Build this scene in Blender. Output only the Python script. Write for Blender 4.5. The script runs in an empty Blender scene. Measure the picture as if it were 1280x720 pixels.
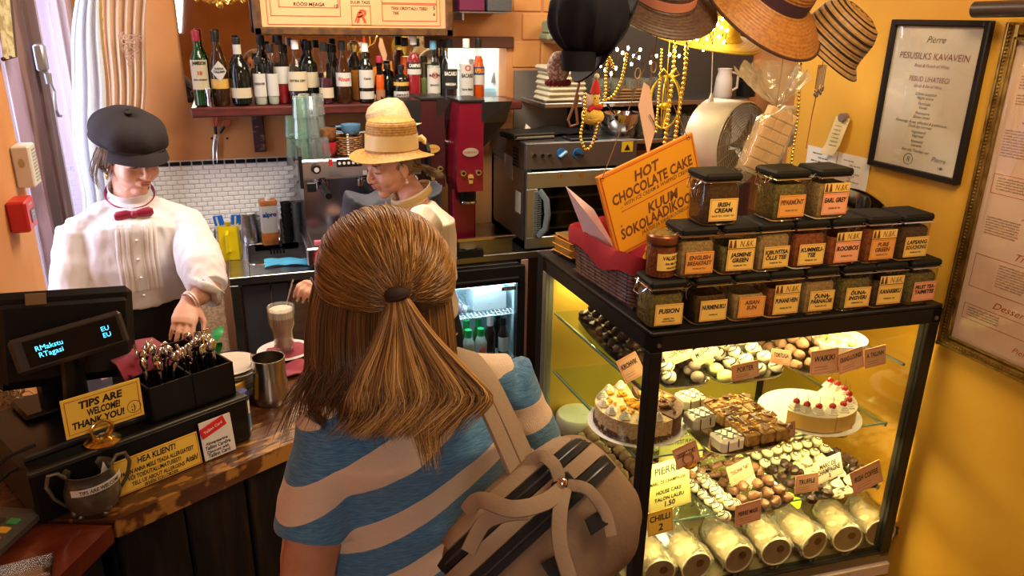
import bpy,bmesh,math,random
import numpy as np
from mathutils import Vector,Matrix,noise,Quaternion
random.seed(7)
SC=bpy.context.scene
COL=SC.collection
V=Vector
PI=math.pi
def R(d): return math.radians(d)
# camera
FPX=950.0;YAW,PITCH,ROLL=R(19.8),R(19.7),R(0.9);CAMH=1.95
_fw=V((math.sin(YAW)*math.cos(PITCH),math.cos(YAW)*math.cos(PITCH),-math.sin(PITCH)))
_r0=V((math.cos(YAW),-math.sin(YAW),0));_u0=_r0.cross(_fw)
_rt=_r0*math.cos(ROLL)+_u0*math.sin(ROLL);_up=-_r0*math.sin(ROLL)+_u0*math.cos(ROLL)
CAMP=V((0,0,CAMH))
cam_d=bpy.data.cameras.new('camera');cam=bpy.data.objects.new('camera',cam_d);COL.objects.link(cam)
cm=Matrix((( _rt.x,_up.x,-_fw.x,0),(_rt.y,_up.y,-_fw.y,0),(_rt.z,_up.z,-_fw.z,CAMH),(0,0,0,1)))
cam.matrix_world=cm
cam_d.sensor_width=36;cam_d.lens=FPX/1280*36;cam_d.clip_start=0.02
SC.camera=cam
# world and lights
wd=bpy.data.worlds.new('world');SC.world=wd;wd.use_nodes=True
_bg=wd.node_tree.nodes['Background'];_bg.inputs[0].default_value=(0.86,0.80,1.0,1);_bg.inputs[1].default_value=0.8
SC.view_settings.view_transform='Standard';SC.view_settings.look='None'
SC.view_settings.exposure=0.0;SC.view_settings.gamma=1.0
try:
 SC.cycles.use_denoising=True
 SC.cycles.max_bounces=8;SC.cycles.transparent_max_bounces=24
 SC.cycles.sample_clamp_indirect=4.0
 SC.cycles.caustics_reflective=False;SC.cycles.caustics_refractive=False
except Exception: pass
def light(name,kind,loc,power,color,size=0.3,size_y=None,target=None,spot=None):
 d=bpy.data.lights.new(name,kind);d.energy=power;d.color =color
 if kind=='AREA':
  d.size=size
  if size_y: d.shape='RECTANGLE';d.size_y=size_y
 elif kind in ('POINT','SPOT'): d.shadow_soft_size=size
 if spot: d.spot_size=R(spot);d.spot_blend=0.6
 o=bpy.data.objects.new(name,d);COL.objects.link(o);o.location=loc
 if target is not None: o.rotation_euler=(V(target)-V(loc)).to_track_quat('-Z','Y').to_euler()
 o['kind']='structure'
 return o
light('window_daylight','AREA',(-1.05,2.9,1.75),34,(0.82,0.87,1.0),1.1,1.5,(0.2,2.6,1.2))
light('window_daylight_rear','AREA',(-0.95,2.75,1.9),13,(0.80,0.88,1.0),0.5,1.2,(-0.5,3.5,1.5))
light('customer_fill','AREA',(-1.0,-1.0,2.3),74,(1.0,0.93,0.86),1.5,1.2,(0.6,1.6,1.2))  # unseen fill added behind the camera to brighten the customer, no window there
light('ceiling_lamp_passage','AREA',(0.5,2.75,2.62),38,(1.0,0.86,0.66),0.9,0.5,(0.5,2.9,0))
light('ceiling_lamp_case','AREA',(1.1,0.9,2.62),20,(1.0,0.72,0.40),0.6,0.5,(1.2,1.6,0.8))
light('ceiling_lamp_kitchen','AREA',(2.1,3.1,2.6),12,(1.0,0.84,0.62),0.6,0.5,(2.0,3.3,0))
light('hat_spot','SPOT',(0.9,0.75,2.55),13,(1.0,0.72,0.36),0.08,None,(1.35,1.85,1.9),75)
# pixel -> place (real distance given by a plane of the room)
def _ray(x,y): return _fw*FPX+_rt*(x-640)-_up*(y-360)
def AZ(x,y,z): d=_ray(x,y);return CAMP+d*((z-CAMH)/d.z)
def AY(x,y,Y): d=_ray(x,y);return CAMP+d*(Y/d.y)
def AX(x,y,X): d=_ray(x,y);return CAMP+d*(X/d.x)
# materials
_M={}
def M(name,col=(.5,.5,.5),rough=.5,metal=0,col2=None,nscale=12,ndetail=4,contrast=(.35,.65),stretch=(1,1,1),
      bump=0,bscale=60,bstretch=None,spec=None,trans=0,ior=None,emit=None,estr=0,coat=0,sss=0,sheen=0,wave=None,wcol=None):
 if name in _M: return _M[name]
 m=bpy.data.materials.new(name);m.use_nodes=True;_M[name]=m
 nt=m.node_tree;N=nt.nodes;Lk=nt.links;b=N['Principled BSDF']
 b.inputs['Base Color'].default_value=(*col,1);b.inputs['Roughness'].default_value=rough;b.inputs['Metallic'].default_value=metal
 if spec is None and max(col)<.03 and not metal: spec=.28
 if spec is not None: b.inputs['Specular IOR Level'].default_value=spec
 if trans: b.inputs['Transmission Weight'].default_value=trans
 if ior: b.inputs['IOR'].default_value=ior
 if coat: b.inputs['Coat Weight'].default_value=coat;b.inputs['Coat Roughness'].default_value=.08
 if sss:
  b.inputs['Subsurface Weight'].default_value=sss;b.inputs['Subsurface Radius'].default_value=(.012,.005,.003);b.inputs['Subsurface Scale'].default_value=1.0
 if sheen: b.inputs['Sheen Weight'].default_value=sheen
 if emit: b.inputs['Emission Color'].default_value=(*emit,1);b.inputs['Emission Strength'].default_value=estr
 tc=N.new('ShaderNodeTexCoord')
 def mapped(st):
  mp=N.new('ShaderNodeMapping');mp.inputs['Scale'].default_value=st;Lk.new(tc.outputs['Object'],mp.inputs[0]);return mp.outputs[0]
 if col2 is not None:
  n=N.new('ShaderNodeTexNoise');n.inputs['Scale'].default_value=nscale;n.inputs['Detail'].default_value=ndetail
  Lk.new(mapped(stretch),n.inputs['Vector'])
  r=N.new('ShaderNodeValToRGB');r.color_ramp.elements[0].position=contrast[0];r.color_ramp.elements[1].position=contrast[1]
  r.color_ramp.elements[0].color =(*col,1);r.color_ramp.elements[1].color =(*col2,1)
  Lk.new(n.outputs[0],r.inputs[0]);Lk.new(r.outputs[0],b.inputs['Base Color'])
 if bump:
  n=N.new('ShaderNodeTexNoise');n.inputs['Scale'].default_value=bscale;n.inputs['Detail'].default_value=5
  Lk.new(mapped(bstretch or stretch),n.inputs['Vector'])
  bp=N.new('ShaderNodeBump');bp.inputs['Strength'].default_value=1.0;bp.inputs['Distance'].default_value=bump
  Lk.new(n.outputs[0],bp.inputs['Height']);Lk.new(bp.outputs[0],b.inputs['Normal'])
 return m
def pane_mat(name,tint=(1,1,1),refl=1.0,rough=0.0,milk=0,mcol=(.95,.86,.62)):
 if name in _M: return _M[name]
 m=bpy.data.materials.new(name);m.use_nodes=True;_M[name]=m
 nt=m.node_tree;N=nt.nodes;Lk=nt.links;N.remove(N['Principled BSDF']);out=N['Material Output']
 t=N.new('ShaderNodeBsdfTransparent');t.inputs[0].default_value=(*tint,1)
 g=N.new('ShaderNodeBsdfGlossy');g.inputs['Roughness'].default_value=rough
 lw=N.new('ShaderNodeLayerWeight');lw.inputs[0].default_value=.5
 pw=N.new('ShaderNodeMath');pw.operation='POWER';pw.inputs[1].default_value=4.0
 mu=N.new('ShaderNodeMath');mu.operation='MULTIPLY_ADD';mu.inputs[1].default_value=.8*refl;mu.inputs[2].default_value=.022*refl;mu.use_clamp=True
 mx=N.new('ShaderNodeMixShader')
 Lk.new(lw.outputs['Facing'],pw.inputs[0]);Lk.new(pw.outputs[0],mu.inputs[0]);Lk.new(mu.outputs[0],mx.inputs[0]);Lk.new(t.outputs[0],mx.inputs[1]);Lk.new(g.outputs[0],mx.inputs[2]);Lk.new(mx.outputs[0],out.inputs[0])
 if milk:
  d=N.new('ShaderNodeBsdfDiffuse');d.inputs[0].default_value=(*mcol,1);tl=N.new('ShaderNodeBsdfTranslucent');tl.inputs[0].default_value=(*mcol,1)
  a=N.new('ShaderNodeMixShader');Lk.new(d.outputs[0],a.inputs[1]);Lk.new(tl.outputs[0],a.inputs[2]);m2=N.new('ShaderNodeMixShader');m2.inputs[0].default_value=milk
  Lk.new(mx.outputs[0],m2.inputs[1]);Lk.new(a.outputs[0],m2.inputs[2]);Lk.new(m2.outputs[0],out.inputs[0])
 return m
# mesh builder
def frame(loc=(0,0,0),rz=0,rx=0,ry=0,s=1):
 return Matrix.Translation(loc) @ Matrix.Rotation(rz,4,'Z') @ Matrix.Rotation(ry,4,'Y') @ Matrix.Rotation(rx,4,'X') @ Matrix.Scale(s,4)
def axes(o,x,y,z=None):
 x=V(x).normalized();y=V(y);y=(y-x*y.dot(x)).normalized();z=x.cross(y)
 return Matrix(((x.x,y.x,z.x,o[0]),(x.y,y.y,z.y,o[1]),(x.z,y.z,z.z,o[2]),(0,0,0,1)))
_TX={}
def text_geo(s,bold=0.0,shear=0.0):
 k=(s,bold,shear)
 if k in _TX: return _TX[k]
 c=bpy.data.curves.new('t','FONT');c.body=s;c.size=1;c.resolution_u=2;c.offset=bold;c.shear=shear;c.fill_mode='FRONT'
 o=bpy.data.objects.new('t',c)
 me=bpy.data.meshes.new_from_object(o)
 vs=[tuple(v.co) for v in me.vertices];fs=[tuple(p.vertices) for p in me.polygons]
 bpy.data.meshes.remove(me);bpy.data.objects.remove(o);bpy.data.curves.remove(c)
 if vs:
  a=np.array(vs);mn=a.min(0);mx=a.max(0)
 else: mn=mx=np.zeros(3)
 _TX[k]=(vs,fs,mn,mx);return _TX[k]
class MB:
 def __init__(s,Mx=None): s.v=[];s.f=[];s.sm=[];s.M=Mx or Matrix();s.mi=[];s.cur=0;s.col=None;s.cols=[]
 def add(s,vs,fs,smooth=False,Mx=None):
  off=len(s.v);T=s.M if Mx is None else s.M @ Mx
  s.v+=[tuple(T @ V(v)) for v in vs]
  s.f+=[tuple(i+off for i in f) for f in fs];s.sm+=[smooth]*len(fs);s.mi+=[s.cur]*len(fs)
  return s
 def box(s,c,d,bev=0,Mx=None):
  hx,hy,hz=d[0]/2,d[1]/2,d[2]/2;b=min(bev,hx*.95,hy*.95,hz*.95)
  if b<=0:
   vs=[(c[0]+a*hx,c[1]+e*hy,c[2]+g*hz) for a in (-1,1) for e in (-1,1) for g in (-1,1)]
   fs=[(0,1,3,2),(4,6,7,5),(0,4,5,1),(2,3,7,6),(0,2,6,4),(1,5,7,3)]
   return s.add(vs,fs,False,Mx)
  h=(hx,hy,hz);vs=[];idx={}
  for a in (-1,1):
   for e in (-1,1):
    for g in (-1,1):
     for k in range(3):
      p=[a*(hx-b),e*(hy-b),g*(hz-b)];p[k]=(a,e,g)[k]*h[k]
      idx[(a,e,g,k)]=len(vs);vs.append((c[0]+p[0],c[1]+p[1],c[2]+p[2]))
  fs=[]
  for k in range(3):
   o=[i for i in range(3) if i !=k]
   for sg in (-1,1):
    q=[]
    for (m,n) in ((-1,-1),(1,-1),(1,1),(-1,1)):
     t=[0,0,0];t[k]=sg;t[o[0]]=m;t[o[1]]=n;q.append(idx[(*t,k)])
    fs.append(tuple(q) if (sg>0)==(k !=1) else tuple(reversed(q)))
  for k in range(3):
   o=[i for i in range(3) if i !=k]
   for m in (-1,1):
    for n in (-1,1):
     q=[]
     for (sg,kk) in ((-1,o[0]),(1,o[0]),(1,o[1]),(-1,o[1])):
      t=[0,0,0];t[k]=sg;t[o[0]]=m;t[o[1]]=n;q.append(idx[(*t,kk)])
     fs.append(tuple(q))
  for a in (-1,1):
   for e in (-1,1):
    for g in (-1,1): fs.append(tuple(idx[(a,e,g,k)] for k in range(3)))
  return s.add(vs,fs,False,Mx)
 def bx(s,x0,x1,y0,y1,z0,z1,bev=0): return s.box(((x0+x1)/2,(y0+y1)/2,(z0+z1)/2),(abs(x1-x0),abs(y1-y0),abs(z1-z0)),bev)
 def lathe(s,prof,n=16,c=(0,0,0),sx=1,sy=1,Mx=None,cap=True,smooth=True):
  vs=[];fs=[];m=len(prof)
  for (r,z) in prof:
   for i in range(n):
    a=2*PI*i/n;vs.append((c[0]+r*sx*math.cos(a),c[1]+r*sy*math.sin(a),c[2]+z))
  for j in range(m-1):
   for i in range(n): fs.append((j*n+i,j*n+(i+1) % n,(j+1)*n+(i+1) % n,(j+1)*n+i))
  if cap:
   if prof[0][0]>1e-6: fs.append(tuple(reversed(range(n))))
   if prof[-1][0]>1e-6: fs.append(tuple((m-1)*n+i for i in range(n)))
  return s.add(vs,fs,smooth,Mx)
 def cyl(s,p0,p1,r0,r1=None,n=12,smooth=True):
  r1=r0 if r1 is None else r1;p0=V(p0);p1=V(p1);d=p1-p0;L=d.length
  q=d.to_track_quat('Z','Y').to_matrix().to_4x4();q.translation=p0
  return s.lathe([(r0,0),(r1,L)],n,Mx=q,smooth=smooth)
 def tube(s,pts,r,n=8,closed=False,cap=True,ref=None):
  pts=[V(p) for p in pts];m=len(pts);vs=[];fs=[]
  if not isinstance(r,(list,tuple)): r=[r]*m
  nrm=None
  for j in range(m):
   a=pts[(j-1) % m] if (j>0 or closed) else pts[0];b=pts[(j+1) % m] if (j<m-1 or closed) else pts[-1]
   t=(b-a)
   t=t.normalized() if t.length>1e-9 else V((0,0,1))
   if nrm is None:
    nrm=V(ref) if ref else t.orthogonal()
   nrm=nrm-t*nrm.dot(t)
   nrm=nrm.normalized() if nrm.length>1e-6 else t.orthogonal().normalized()
   bi=t.cross(nrm);rr=r[j];ra,rb=rr if isinstance(rr,(tuple,list)) else (rr,rr)
   for i in range(n):
    an=2*PI*i/n;vs.append(pts[j]+nrm*ra*math.cos(an)+bi*rb*math.sin(an))
  for j in range(m if closed else m-1):
   k=(j+1) % m
   for i in range(n): fs.append((j*n+i,j*n+(i+1) % n,k*n+(i+1) % n,k*n+i))
  if cap and not closed: fs.append(tuple(reversed(range(n))));fs.append(tuple((m-1)*n+i for i in range(n)))
  return s.add(vs,fs,n>4)
 def ball(s,c,r,nu=12,nv=8,Mx=None):
  if not isinstance(r,(tuple,list)): r=(r,r,r)
  T=Matrix.Translation(c) @ (Mx or Matrix()) @ Matrix.Diagonal((*r,1))
  vs=[(0,0,-1)];fs=[]
  for j in range(1,nv):
   a=-PI/2+PI*j/nv
   for i in range(nu): b=2*PI*i/nu;vs.append((math.cos(a)*math.cos(b),math.cos(a)*math.sin(b),math.sin(a)))
  vs.append((0,0,1));t=len(vs)-1
  for i in range(nu):
   fs.append((0,1+(i+1) % nu,1+i));fs.append((t,t-nu+i,t-nu+(i+1) % nu))
  for j in range(nv-2):
   for i in range(nu): o=1+j*nu;fs.append((o+i,o+(i+1) % nu,o+nu+(i+1) % nu,o+nu+i))
  return s.add(vs,fs,True,T)
 def prism(s,poly,z0,z1,Mx=None,smooth=False):
  n=len(poly);vs=[(p[0],p[1],z0) for p in poly]+[(p[0],p[1],z1) for p in poly]
  fs=[tuple(reversed(range(n))),tuple(range(n,2*n))]+[(i,(i+1) % n,n+(i+1) % n,n+i) for i in range(n)]
  return s.add(vs,fs,smooth,Mx)
 def grid(s,fn,nu,nv,smooth=True,closeu=False,thick=0):
  vs=[fn(i/(nu if closeu else nu-1),j/(nv-1)) for j in range(nv) for i in range(nu)];fs=[]
  for j in range(nv-1):
   for i in range(nu if closeu else nu-1):
    a=j*nu+i;b=j*nu+(i+1) % nu;fs.append((a,b,b+nu,a+nu))
  if thick:
   vv=[V(v) for v in vs];no=[V((0,0,0)) for _ in vv]
   for f in fs:
    nn=(vv[f[1]]-vv[f[0]]).cross(vv[f[3]]-vv[f[0]])
    for i in f: no[i]+=nn
   n0=len(vs);vs=vv+[v-(q.normalized()*thick if q.length>0 else q) for v,q in zip(vv,no)]
   ed={}
   for f in fs:
    for i in range(4):
     e=(f[i],f[(i+1) % 4]);ed[e]=1
   bf=[(b,a,a+n0,b+n0) for (a,b) in ed if (b,a) not in ed]
   fs=fs+[tuple(reversed([i+n0 for i in f])) for f in fs]+bf
  return s.add(vs,fs,smooth)
 def text(s,t,Mx,h,cx=0,cy=0,w=None,bold=.02,shear=.1,align='c',rot=0):
  vs,fs,mn,mx=text_geo(t,bold,shear)
  if not vs: return s
  k=h/0.70;W=(mx[0]-mn[0])*k;kx=k
  if w and W>w: kx=k*w/W;W=w
  ox={'c': -W/2,'l': 0,'r': -W}[align]
  T=Mx @ Matrix.Translation((cx,cy,0)) @ Matrix.Rotation(rot,4,'Z')
  return s.add([(ox+(v[0]-mn[0])*kx,(v[1]-.35)*k,0) for v in vs],fs,False,T)
 def mesh(s,name,mat,sharp=38,fix=True):
  me=bpy.data.meshes.new(name);me.from_pydata(s.v,[],s.f)
  me.polygons.foreach_set('use_smooth',s.sm)
  mats=mat if isinstance(mat,(list,tuple)) else [mat]
  for m in mats: me.materials.append(m)
  if len(mats)>1: me.polygons.foreach_set('material_index',s.mi)
  if fix and len(s.f)<60000:
   bm=bmesh.new();bm.from_mesh(me);bmesh.ops.recalc_face_normals(bm,faces=bm.faces);bm.to_mesh(me);bm.free()
  if any(s.sm): me.set_sharp_from_angle(angle=R(sharp))
  me.update()
  return me
 def build(s,name,mat,parent=None,kind=None,label=None,sharp=38,fix=True):
  return obj(name,s.mesh(name,mat,sharp,fix),parent,kind,label)
def obj(name,me,parent=None,kind=None,label=None):
 o=bpy.data.objects.new(name,me);COL.objects.link(o)
 if parent is not None: o.parent=parent
 if kind: o['kind']=kind
 if label: o['label']=label
 return o
def thing(name,label,cat,loc=(0,0,0),rz=0,group=None):
 o=bpy.data.objects.new(name,None);COL.objects.link(o);o.empty_display_size=.05
 o.location=loc;o.rotation_euler=(0,0,rz);o['label']=label;o['category']=cat
 if group: o['group']=group
 return o
def tag(o,label,cat,group=None,loc=None,rz=None,rot=None,kind=None):
 o['label']=label;o['category']=cat
 if group: o['group']=group
 if loc is not None: o.location=loc
 if rz is not None: o.rotation_euler=(0,0,rz)
 if rot is not None: o.rotation_euler=rot
 if kind: o['kind']=kind
 return o
def struct(name,mb,mat,parent=None):
 o=mb.build(name,mat,parent)
 if parent is None: o['kind']='structure'
 return o
def copyobj(src,loc=None,rot=None,label=None,group=None):
 o=src.copy();COL.objects.link(o)
 if loc is not None: o.location=loc
 if rot is not None: o.rotation_euler=rot
 if label: o['label']=label
 if group: o['group']=group
 for ch in src.children:
  c=ch.copy();COL.objects.link(c);c.parent=o
  for g in ch.children:
   d=g.copy();COL.objects.link(d);d.parent=c
 return o
def remesh(mb,voxel=.005,smooth=2,disp=None):
 me=bpy.data.meshes.new('r');me.from_pydata(mb.v,[],mb.f)
 bm=bmesh.new();bm.from_mesh(me);bmesh.ops.recalc_face_normals(bm,faces=bm.faces);bm.to_mesh(me);bm.free()
 o=bpy.data.objects.new('r',me);COL.objects.link(o)
 m=o.modifiers.new('r','REMESH');m.mode='VOXEL';m.voxel_size=voxel;m.use_smooth_shade=True
 if smooth:
  k=o.modifiers.new('s','SMOOTH');k.factor =.5;k.iterations=smooth
 dg=bpy.context.evaluated_depsgraph_get();ev=o.evaluated_get(dg)
 out=bpy.data.meshes.new_from_object(ev,depsgraph=dg)
 bpy.data.objects.remove(o);bpy.data.meshes.remove(me)
 if disp:
  nrm=[v.normal.copy() for v in out.vertices]
  for v,n in zip(out.vertices,nrm): v.co=disp(v.co,n)
  out.update()
 return out
def fmesh(name,me,mat):
 me.name=name;me.materials.clear()
 me.materials.append(mat)
 return me
PLASTER=M('orange_plaster',(.70,.34,.135),.8,col2=(.55,.235,.07),nscale=3.2,contrast=(.3,.75),bump=.0015,bscale=14)
PLASTER_Y=M('ochre_plaster',(.80,.46,.05),.55,col2=(.64,.32,.025),nscale=2.6,contrast=(.3,.72),bump=.0018,bscale=9)
WOOD_D=M('dark_wood',(.055,.02,.012),.5,col2=(.02,.008,.006),nscale=6,stretch=(1,8,8),bump=.001,bscale=30)
WY=3.80
LWX=-.60
struct('floor',MB().bx(-1.2,3.0,-2.0,4.0,-.05,0),M('floor_boards',(.14,.07,.04),.5,col2=(.07,.035,.02),nscale=5,stretch=(8,1,1)))
struct('ceiling',MB().bx(-1.2,3.0,-2.0,4.0,2.7,2.75),M('ceiling_paint',(.75,.55,.35),.9))
nx0,nx1=AY(560,80,WY).x,AY(633,80,WY).x
nz0,nz1=1.53,AY(600,60,WY).z
mb=MB();mb.bx(-.74,nx0,WY,WY+.12,0,2.7);mb.bx(nx1,3.0,WY,WY+.12,0,2.7)
mb.bx(nx0,nx1,WY,WY+.12,0,nz0);mb.bx(nx0,nx1,WY,WY+.12,nz1,2.7)
wall_back=struct('wall_back',mb,PLASTER)
WHITE_T=M('white_recess_paint',(.82,.80,.72),.5)
r=MB();r.bx(nx0-.02,nx1+.02,WY+.5,WY+.52,nz0-.05,nz1+.05);r.bx(nx0-.02,nx0,WY+.12,WY+.5,nz0-.05,nz1+.05);r.bx(nx1,nx1+.02,WY+.12,WY+.5,nz0-.05,nz1+.05)
r.bx(nx0-.02,nx1+.02,WY+.12,WY+.5,nz1,nz1+.02);r.bx(nx0-.02,nx1+.02,WY+.12,WY+.5,nz0-.02,nz0)
o=r.build('recess',WHITE_T,wall_back)
light('recess_lamp','POINT',((nx0+nx1)/2,WY+.3,nz1-.05),1.5,(.9,.95,1.0),.03)
struct('trim_1',MB().bx(nx0-.12,nx1+.03,WY-.03,WY+.01,nz1,nz1+.055,.004),M('brown_beam',(.10,.035,.018),.5))
GROUT=M('grout_white',(.62,.62,.60),.8);TILE=M('white_glazed_tile',(.86,.87,.86),.16,spec=.6);TILEB=M('black_glazed_tile',(.012,.012,.014),.15)
t0,t1=AY(300,204,WY),AY(300,296,WY)
tz1=t0.z;tz0=.93;rows=16;rh=(tz1-tz0)/rows;tw=.0475
mb=MB();mb.bx(LWX,.75,WY-.008,WY,tz0-.02,tz1+.024)
mb.build('tile_backing',GROUT,wall_back)
tm=MB().box((0,0,0),(tw-.003,.008,rh-.003),.0022).mesh('tile',TILE)
tmb=MB().box((0,0,0),(tw-.006,.009,.0175),.002).mesh('tile',TILEB)
tilt=-.010
for i in range(rows):
 for j in range(17):
  x=-.575+(j+(.5 if i % 2 else 0))*tw
  o=obj('tile',tm,wall_back);o.location=(x,WY-.010+random.uniform(-.0006,.0006),tz1-(i+.5)*rh)
  o.rotation_euler=(random.uniform(-.012,.012),0,random.uniform(-.012,.012))
for j in range(17):
 o=obj('tile',tmb,wall_back,label='black border tile');o.location=(-.575+j*tw,WY-.010,tz1+.011)
mb=MB()
for (px,py) in ((265,173),(284,173)):
 p=AY(px,py,WY);mb.cyl(p,p+V((0,-.006,0)),.006,.005,8)
mb.build('screw_hole',M('dark_hole',(.03,.02,.02),.8),wall_back)
MIR=M('mirror_silver',(.9,.88,.82),.02,metal=1)
mx0=AY(229,80,WY).x
mb=MB();mb.bx(mx0,nx0-.005,WY-.014,WY,1.56,2.35)
tag(mb.build('mirror',MIR),'large wall mirror behind the row of bottles, under the framed price board','mirror')
struct('wall_left',MB().bx(LWX-.14,LWX,-2.0,2.53,0,2.7).bx(LWX-.14,LWX,2.53,WY,0,.85).bx(LWX-.14,LWX,2.53,WY,2.35,2.7),PLASTER)
struct('wall_front',MB().bx(-1.2,3.0,-2.05,-1.95,0,2.7),PLASTER)
struct('wall_left_rear',MB().bx(LWX-.14,LWX,3.64,WY,.85,2.35),M('pale_lilac_plaster',(.62,.55,.70),.7))
struct('wall_right',MB().bx(1.872,1.99,-2.0,2.27,0,2.7),PLASTER_Y)
struct('wall_right_rear',MB().bx(2.86,2.98,2.27,WY,0,2.7),PLASTER)
struct('wall_right_return',MB().bx(1.99,2.98,2.15,2.27,0,2.7),PLASTER)
FRB=M('weathered_brown_paint',(.095,.045,.038),.55,col2=(.22,.13,.12),nscale=14,stretch=(1,1,.15),contrast=(.5,.62),bump=.0015,bscale=40)
LIL=M('lilac_paint',(.46,.40,.52),.5,col2=(.40,.32,.42),nscale=10,stretch=(1,1,.2))
wf=MB()
ya,yb_,yc,yd,ye_=[AX(px_,50,LWX-.01).y for px_ in (21,35,38,50,58)]
wf.bx(LWX-.06,LWX-.01,ya,yb_,.85,2.35,.006).bx(LWX-.06,LWX-.005,yc,yd,.85,2.35,.008)
wf.bx(LWX-.10,LWX-.03,2.53,3.72,.85,.92,.006).bx(LWX-.10,LWX-.03,2.53,3.72,2.28,2.35,.006)
win =struct('window_1',wf,FRB)
lp=MB();lp.bx(LWX-.05,LWX-.02,yd,ye_,.92,2.28,.005).bx(LWX-.05,LWX-.02,3.60,3.64,.92,2.28,.003)
lp.build('casement',LIL,win,label='lilac painted casement')
lp=MB().bx(LWX-.075,LWX-.07,2.53,yc,.92,2.28).bx(LWX-.04,LWX-.035,ye_,3.60,.92,2.28)
lp.build('pane',pane_mat('window_glass',(.97,.95,1),.7),win)
p=AX(46,72,LWX)
g=MB();g.box(p+V((.012,0,0)),(.03,.055,.085),.006);g.cyl(p+V((.02,.01,-.05)),p+V((.02,.01,-.085)),.012,.010,10)
g.tube([p+V((.025,.01,-.085)),p+V((.03,.015,-.11)),p+V((.03,-.005,-.14)),p+V((.03,-.01,-.17)),p+V((.03,.01,-.19)),p+V((.03,.05,-.195))],.005,8)
g.build('window_catch',M('grey_metal',(.42,.45,.5),.4,.6),win)
STEEL=M('brushed_steel',(.55,.55,.56),.28,1,col2=(.42,.42,.43),nscale=30,stretch=(.2,1,8))
STEEL_D=M('dull_steel',(.36,.37,.38),.38,1)
CHROME=M('chrome',(.8,.8,.8),.08,1)
BLACKP=M('black_plastic',(.012,.012,.013),.35)
BLACKM=M('black_matt',(.010,.009,.009),.6)
BRASS=M('brass',(.75,.50,.16),.22,1)
GOLD=M('gold_bead',(.95,.68,.16),.25,1)
WHITEP=M('white_plastic',(.78,.76,.72),.4)
PAPER_O=M('orange_card',(.90,.50,.22),.7);PAPER_Y=M('yellow_card',(.90,.62,.08),.65);PAPER_W=M('white_paper',(.82,.78,.70),.8)
CREAM=M('cream_label',(.58,.50,.35),.6)
INK=M('black_ink',(.02,.015,.012),.6);INKR=M('red_ink',(.50,.06,.02),.6);INKB=M('brown_ink',(.16,.05,.02),.6);INKW=M('white_ink',(.85,.83,.78),.6)
RED=M('red_plastic',(.55,.02,.02),.35);BURG=M('burgundy_cloth',(.30,.01,.04),.8,sheen=.3)
CLEAR=pane_mat('clear_glass',(.93,.97,.96),1.3,.02)
SHZ=1.562;SHY=3.55
s0,s1=AY(237,131,SHY).x,AY(516,131,SHY).x
sh=thing('bottle_shelf','long dark red-brown wooden shelf on the orange wall carrying the row of bottles','shelf',(s0,SHY,SHZ))
MAHOG=M('mahogany',(.13,.022,.018),.35,col2=(.06,.01,.008),nscale=8,stretch=(1,6,6),bump=.0006,bscale=40,coat=.2)
LSH=nx1-s0
MB().bx(0,LSH,0,WY-SHY,-.041,0,.006).build('board',MAHOG,sh)
b0=AY(321,152,WY-.03)
BR=M('flaking_bracket_paint',(.06,.018,.02),.55,col2=(.30,.16,.14),nscale=22,stretch=(1,1,3),contrast=(.55,.68))
for px in (322,520):
 bxx=AY(px,152,WY-.02).x
 mbr=MB().bx(bxx-.026-s0,bxx+.026-s0,WY-SHY-.02,WY-SHY-.001,-.235,-.042,.003).bx(bxx-.012-s0,bxx+.012-s0,.05,WY-SHY-.02,-.062,-.042,.002)
 mbr.build('bracket',BR,sh)
def bottle_prof(r,H,kind):
 n={'n': .014,'w': .017}.get('n')
 if kind=='bord': return [(0,.004),(r*.8,0),(r,.006),(r,H*.58),(r*.93,H*.64),(r*.6,H*.71),(n,H*.76),(n*.9,H*.92)]
 if kind=='slope': return [(0,.004),(r*.85,0),(r,.008),(r,H*.48),(r*.9,H*.56),(r*.55,H*.70),(n,H*.78),(n*.9,H*.92)]
 if kind=='squat': return [(0,.003),(r*.9,0),(r,.008),(r,H*.60),(r*.85,H*.68),(r*.4,H*.75),(n,H*.78),(n,H*.90)]
 if kind=='round': return [(0,.003),(r*.7,0),(r*.95,.01),(r,H*.2),(r*1.02,H*.45),(r*.9,H*.58),(r*.5,H*.68),(n,H*.73),(n*.9,H*.92)]
 return [(0,.004),(r*.85,0),(r,.006),(r,H*.66),(r*.7,H*.73),(n,H*.78),(n*.9,H*.92)]
def glassm(name,c,rough=.05): return M('glass_'+name,c,rough,trans=.55 if sum(c)>.25 else .15,ior=1.45,spec=.7)
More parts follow.
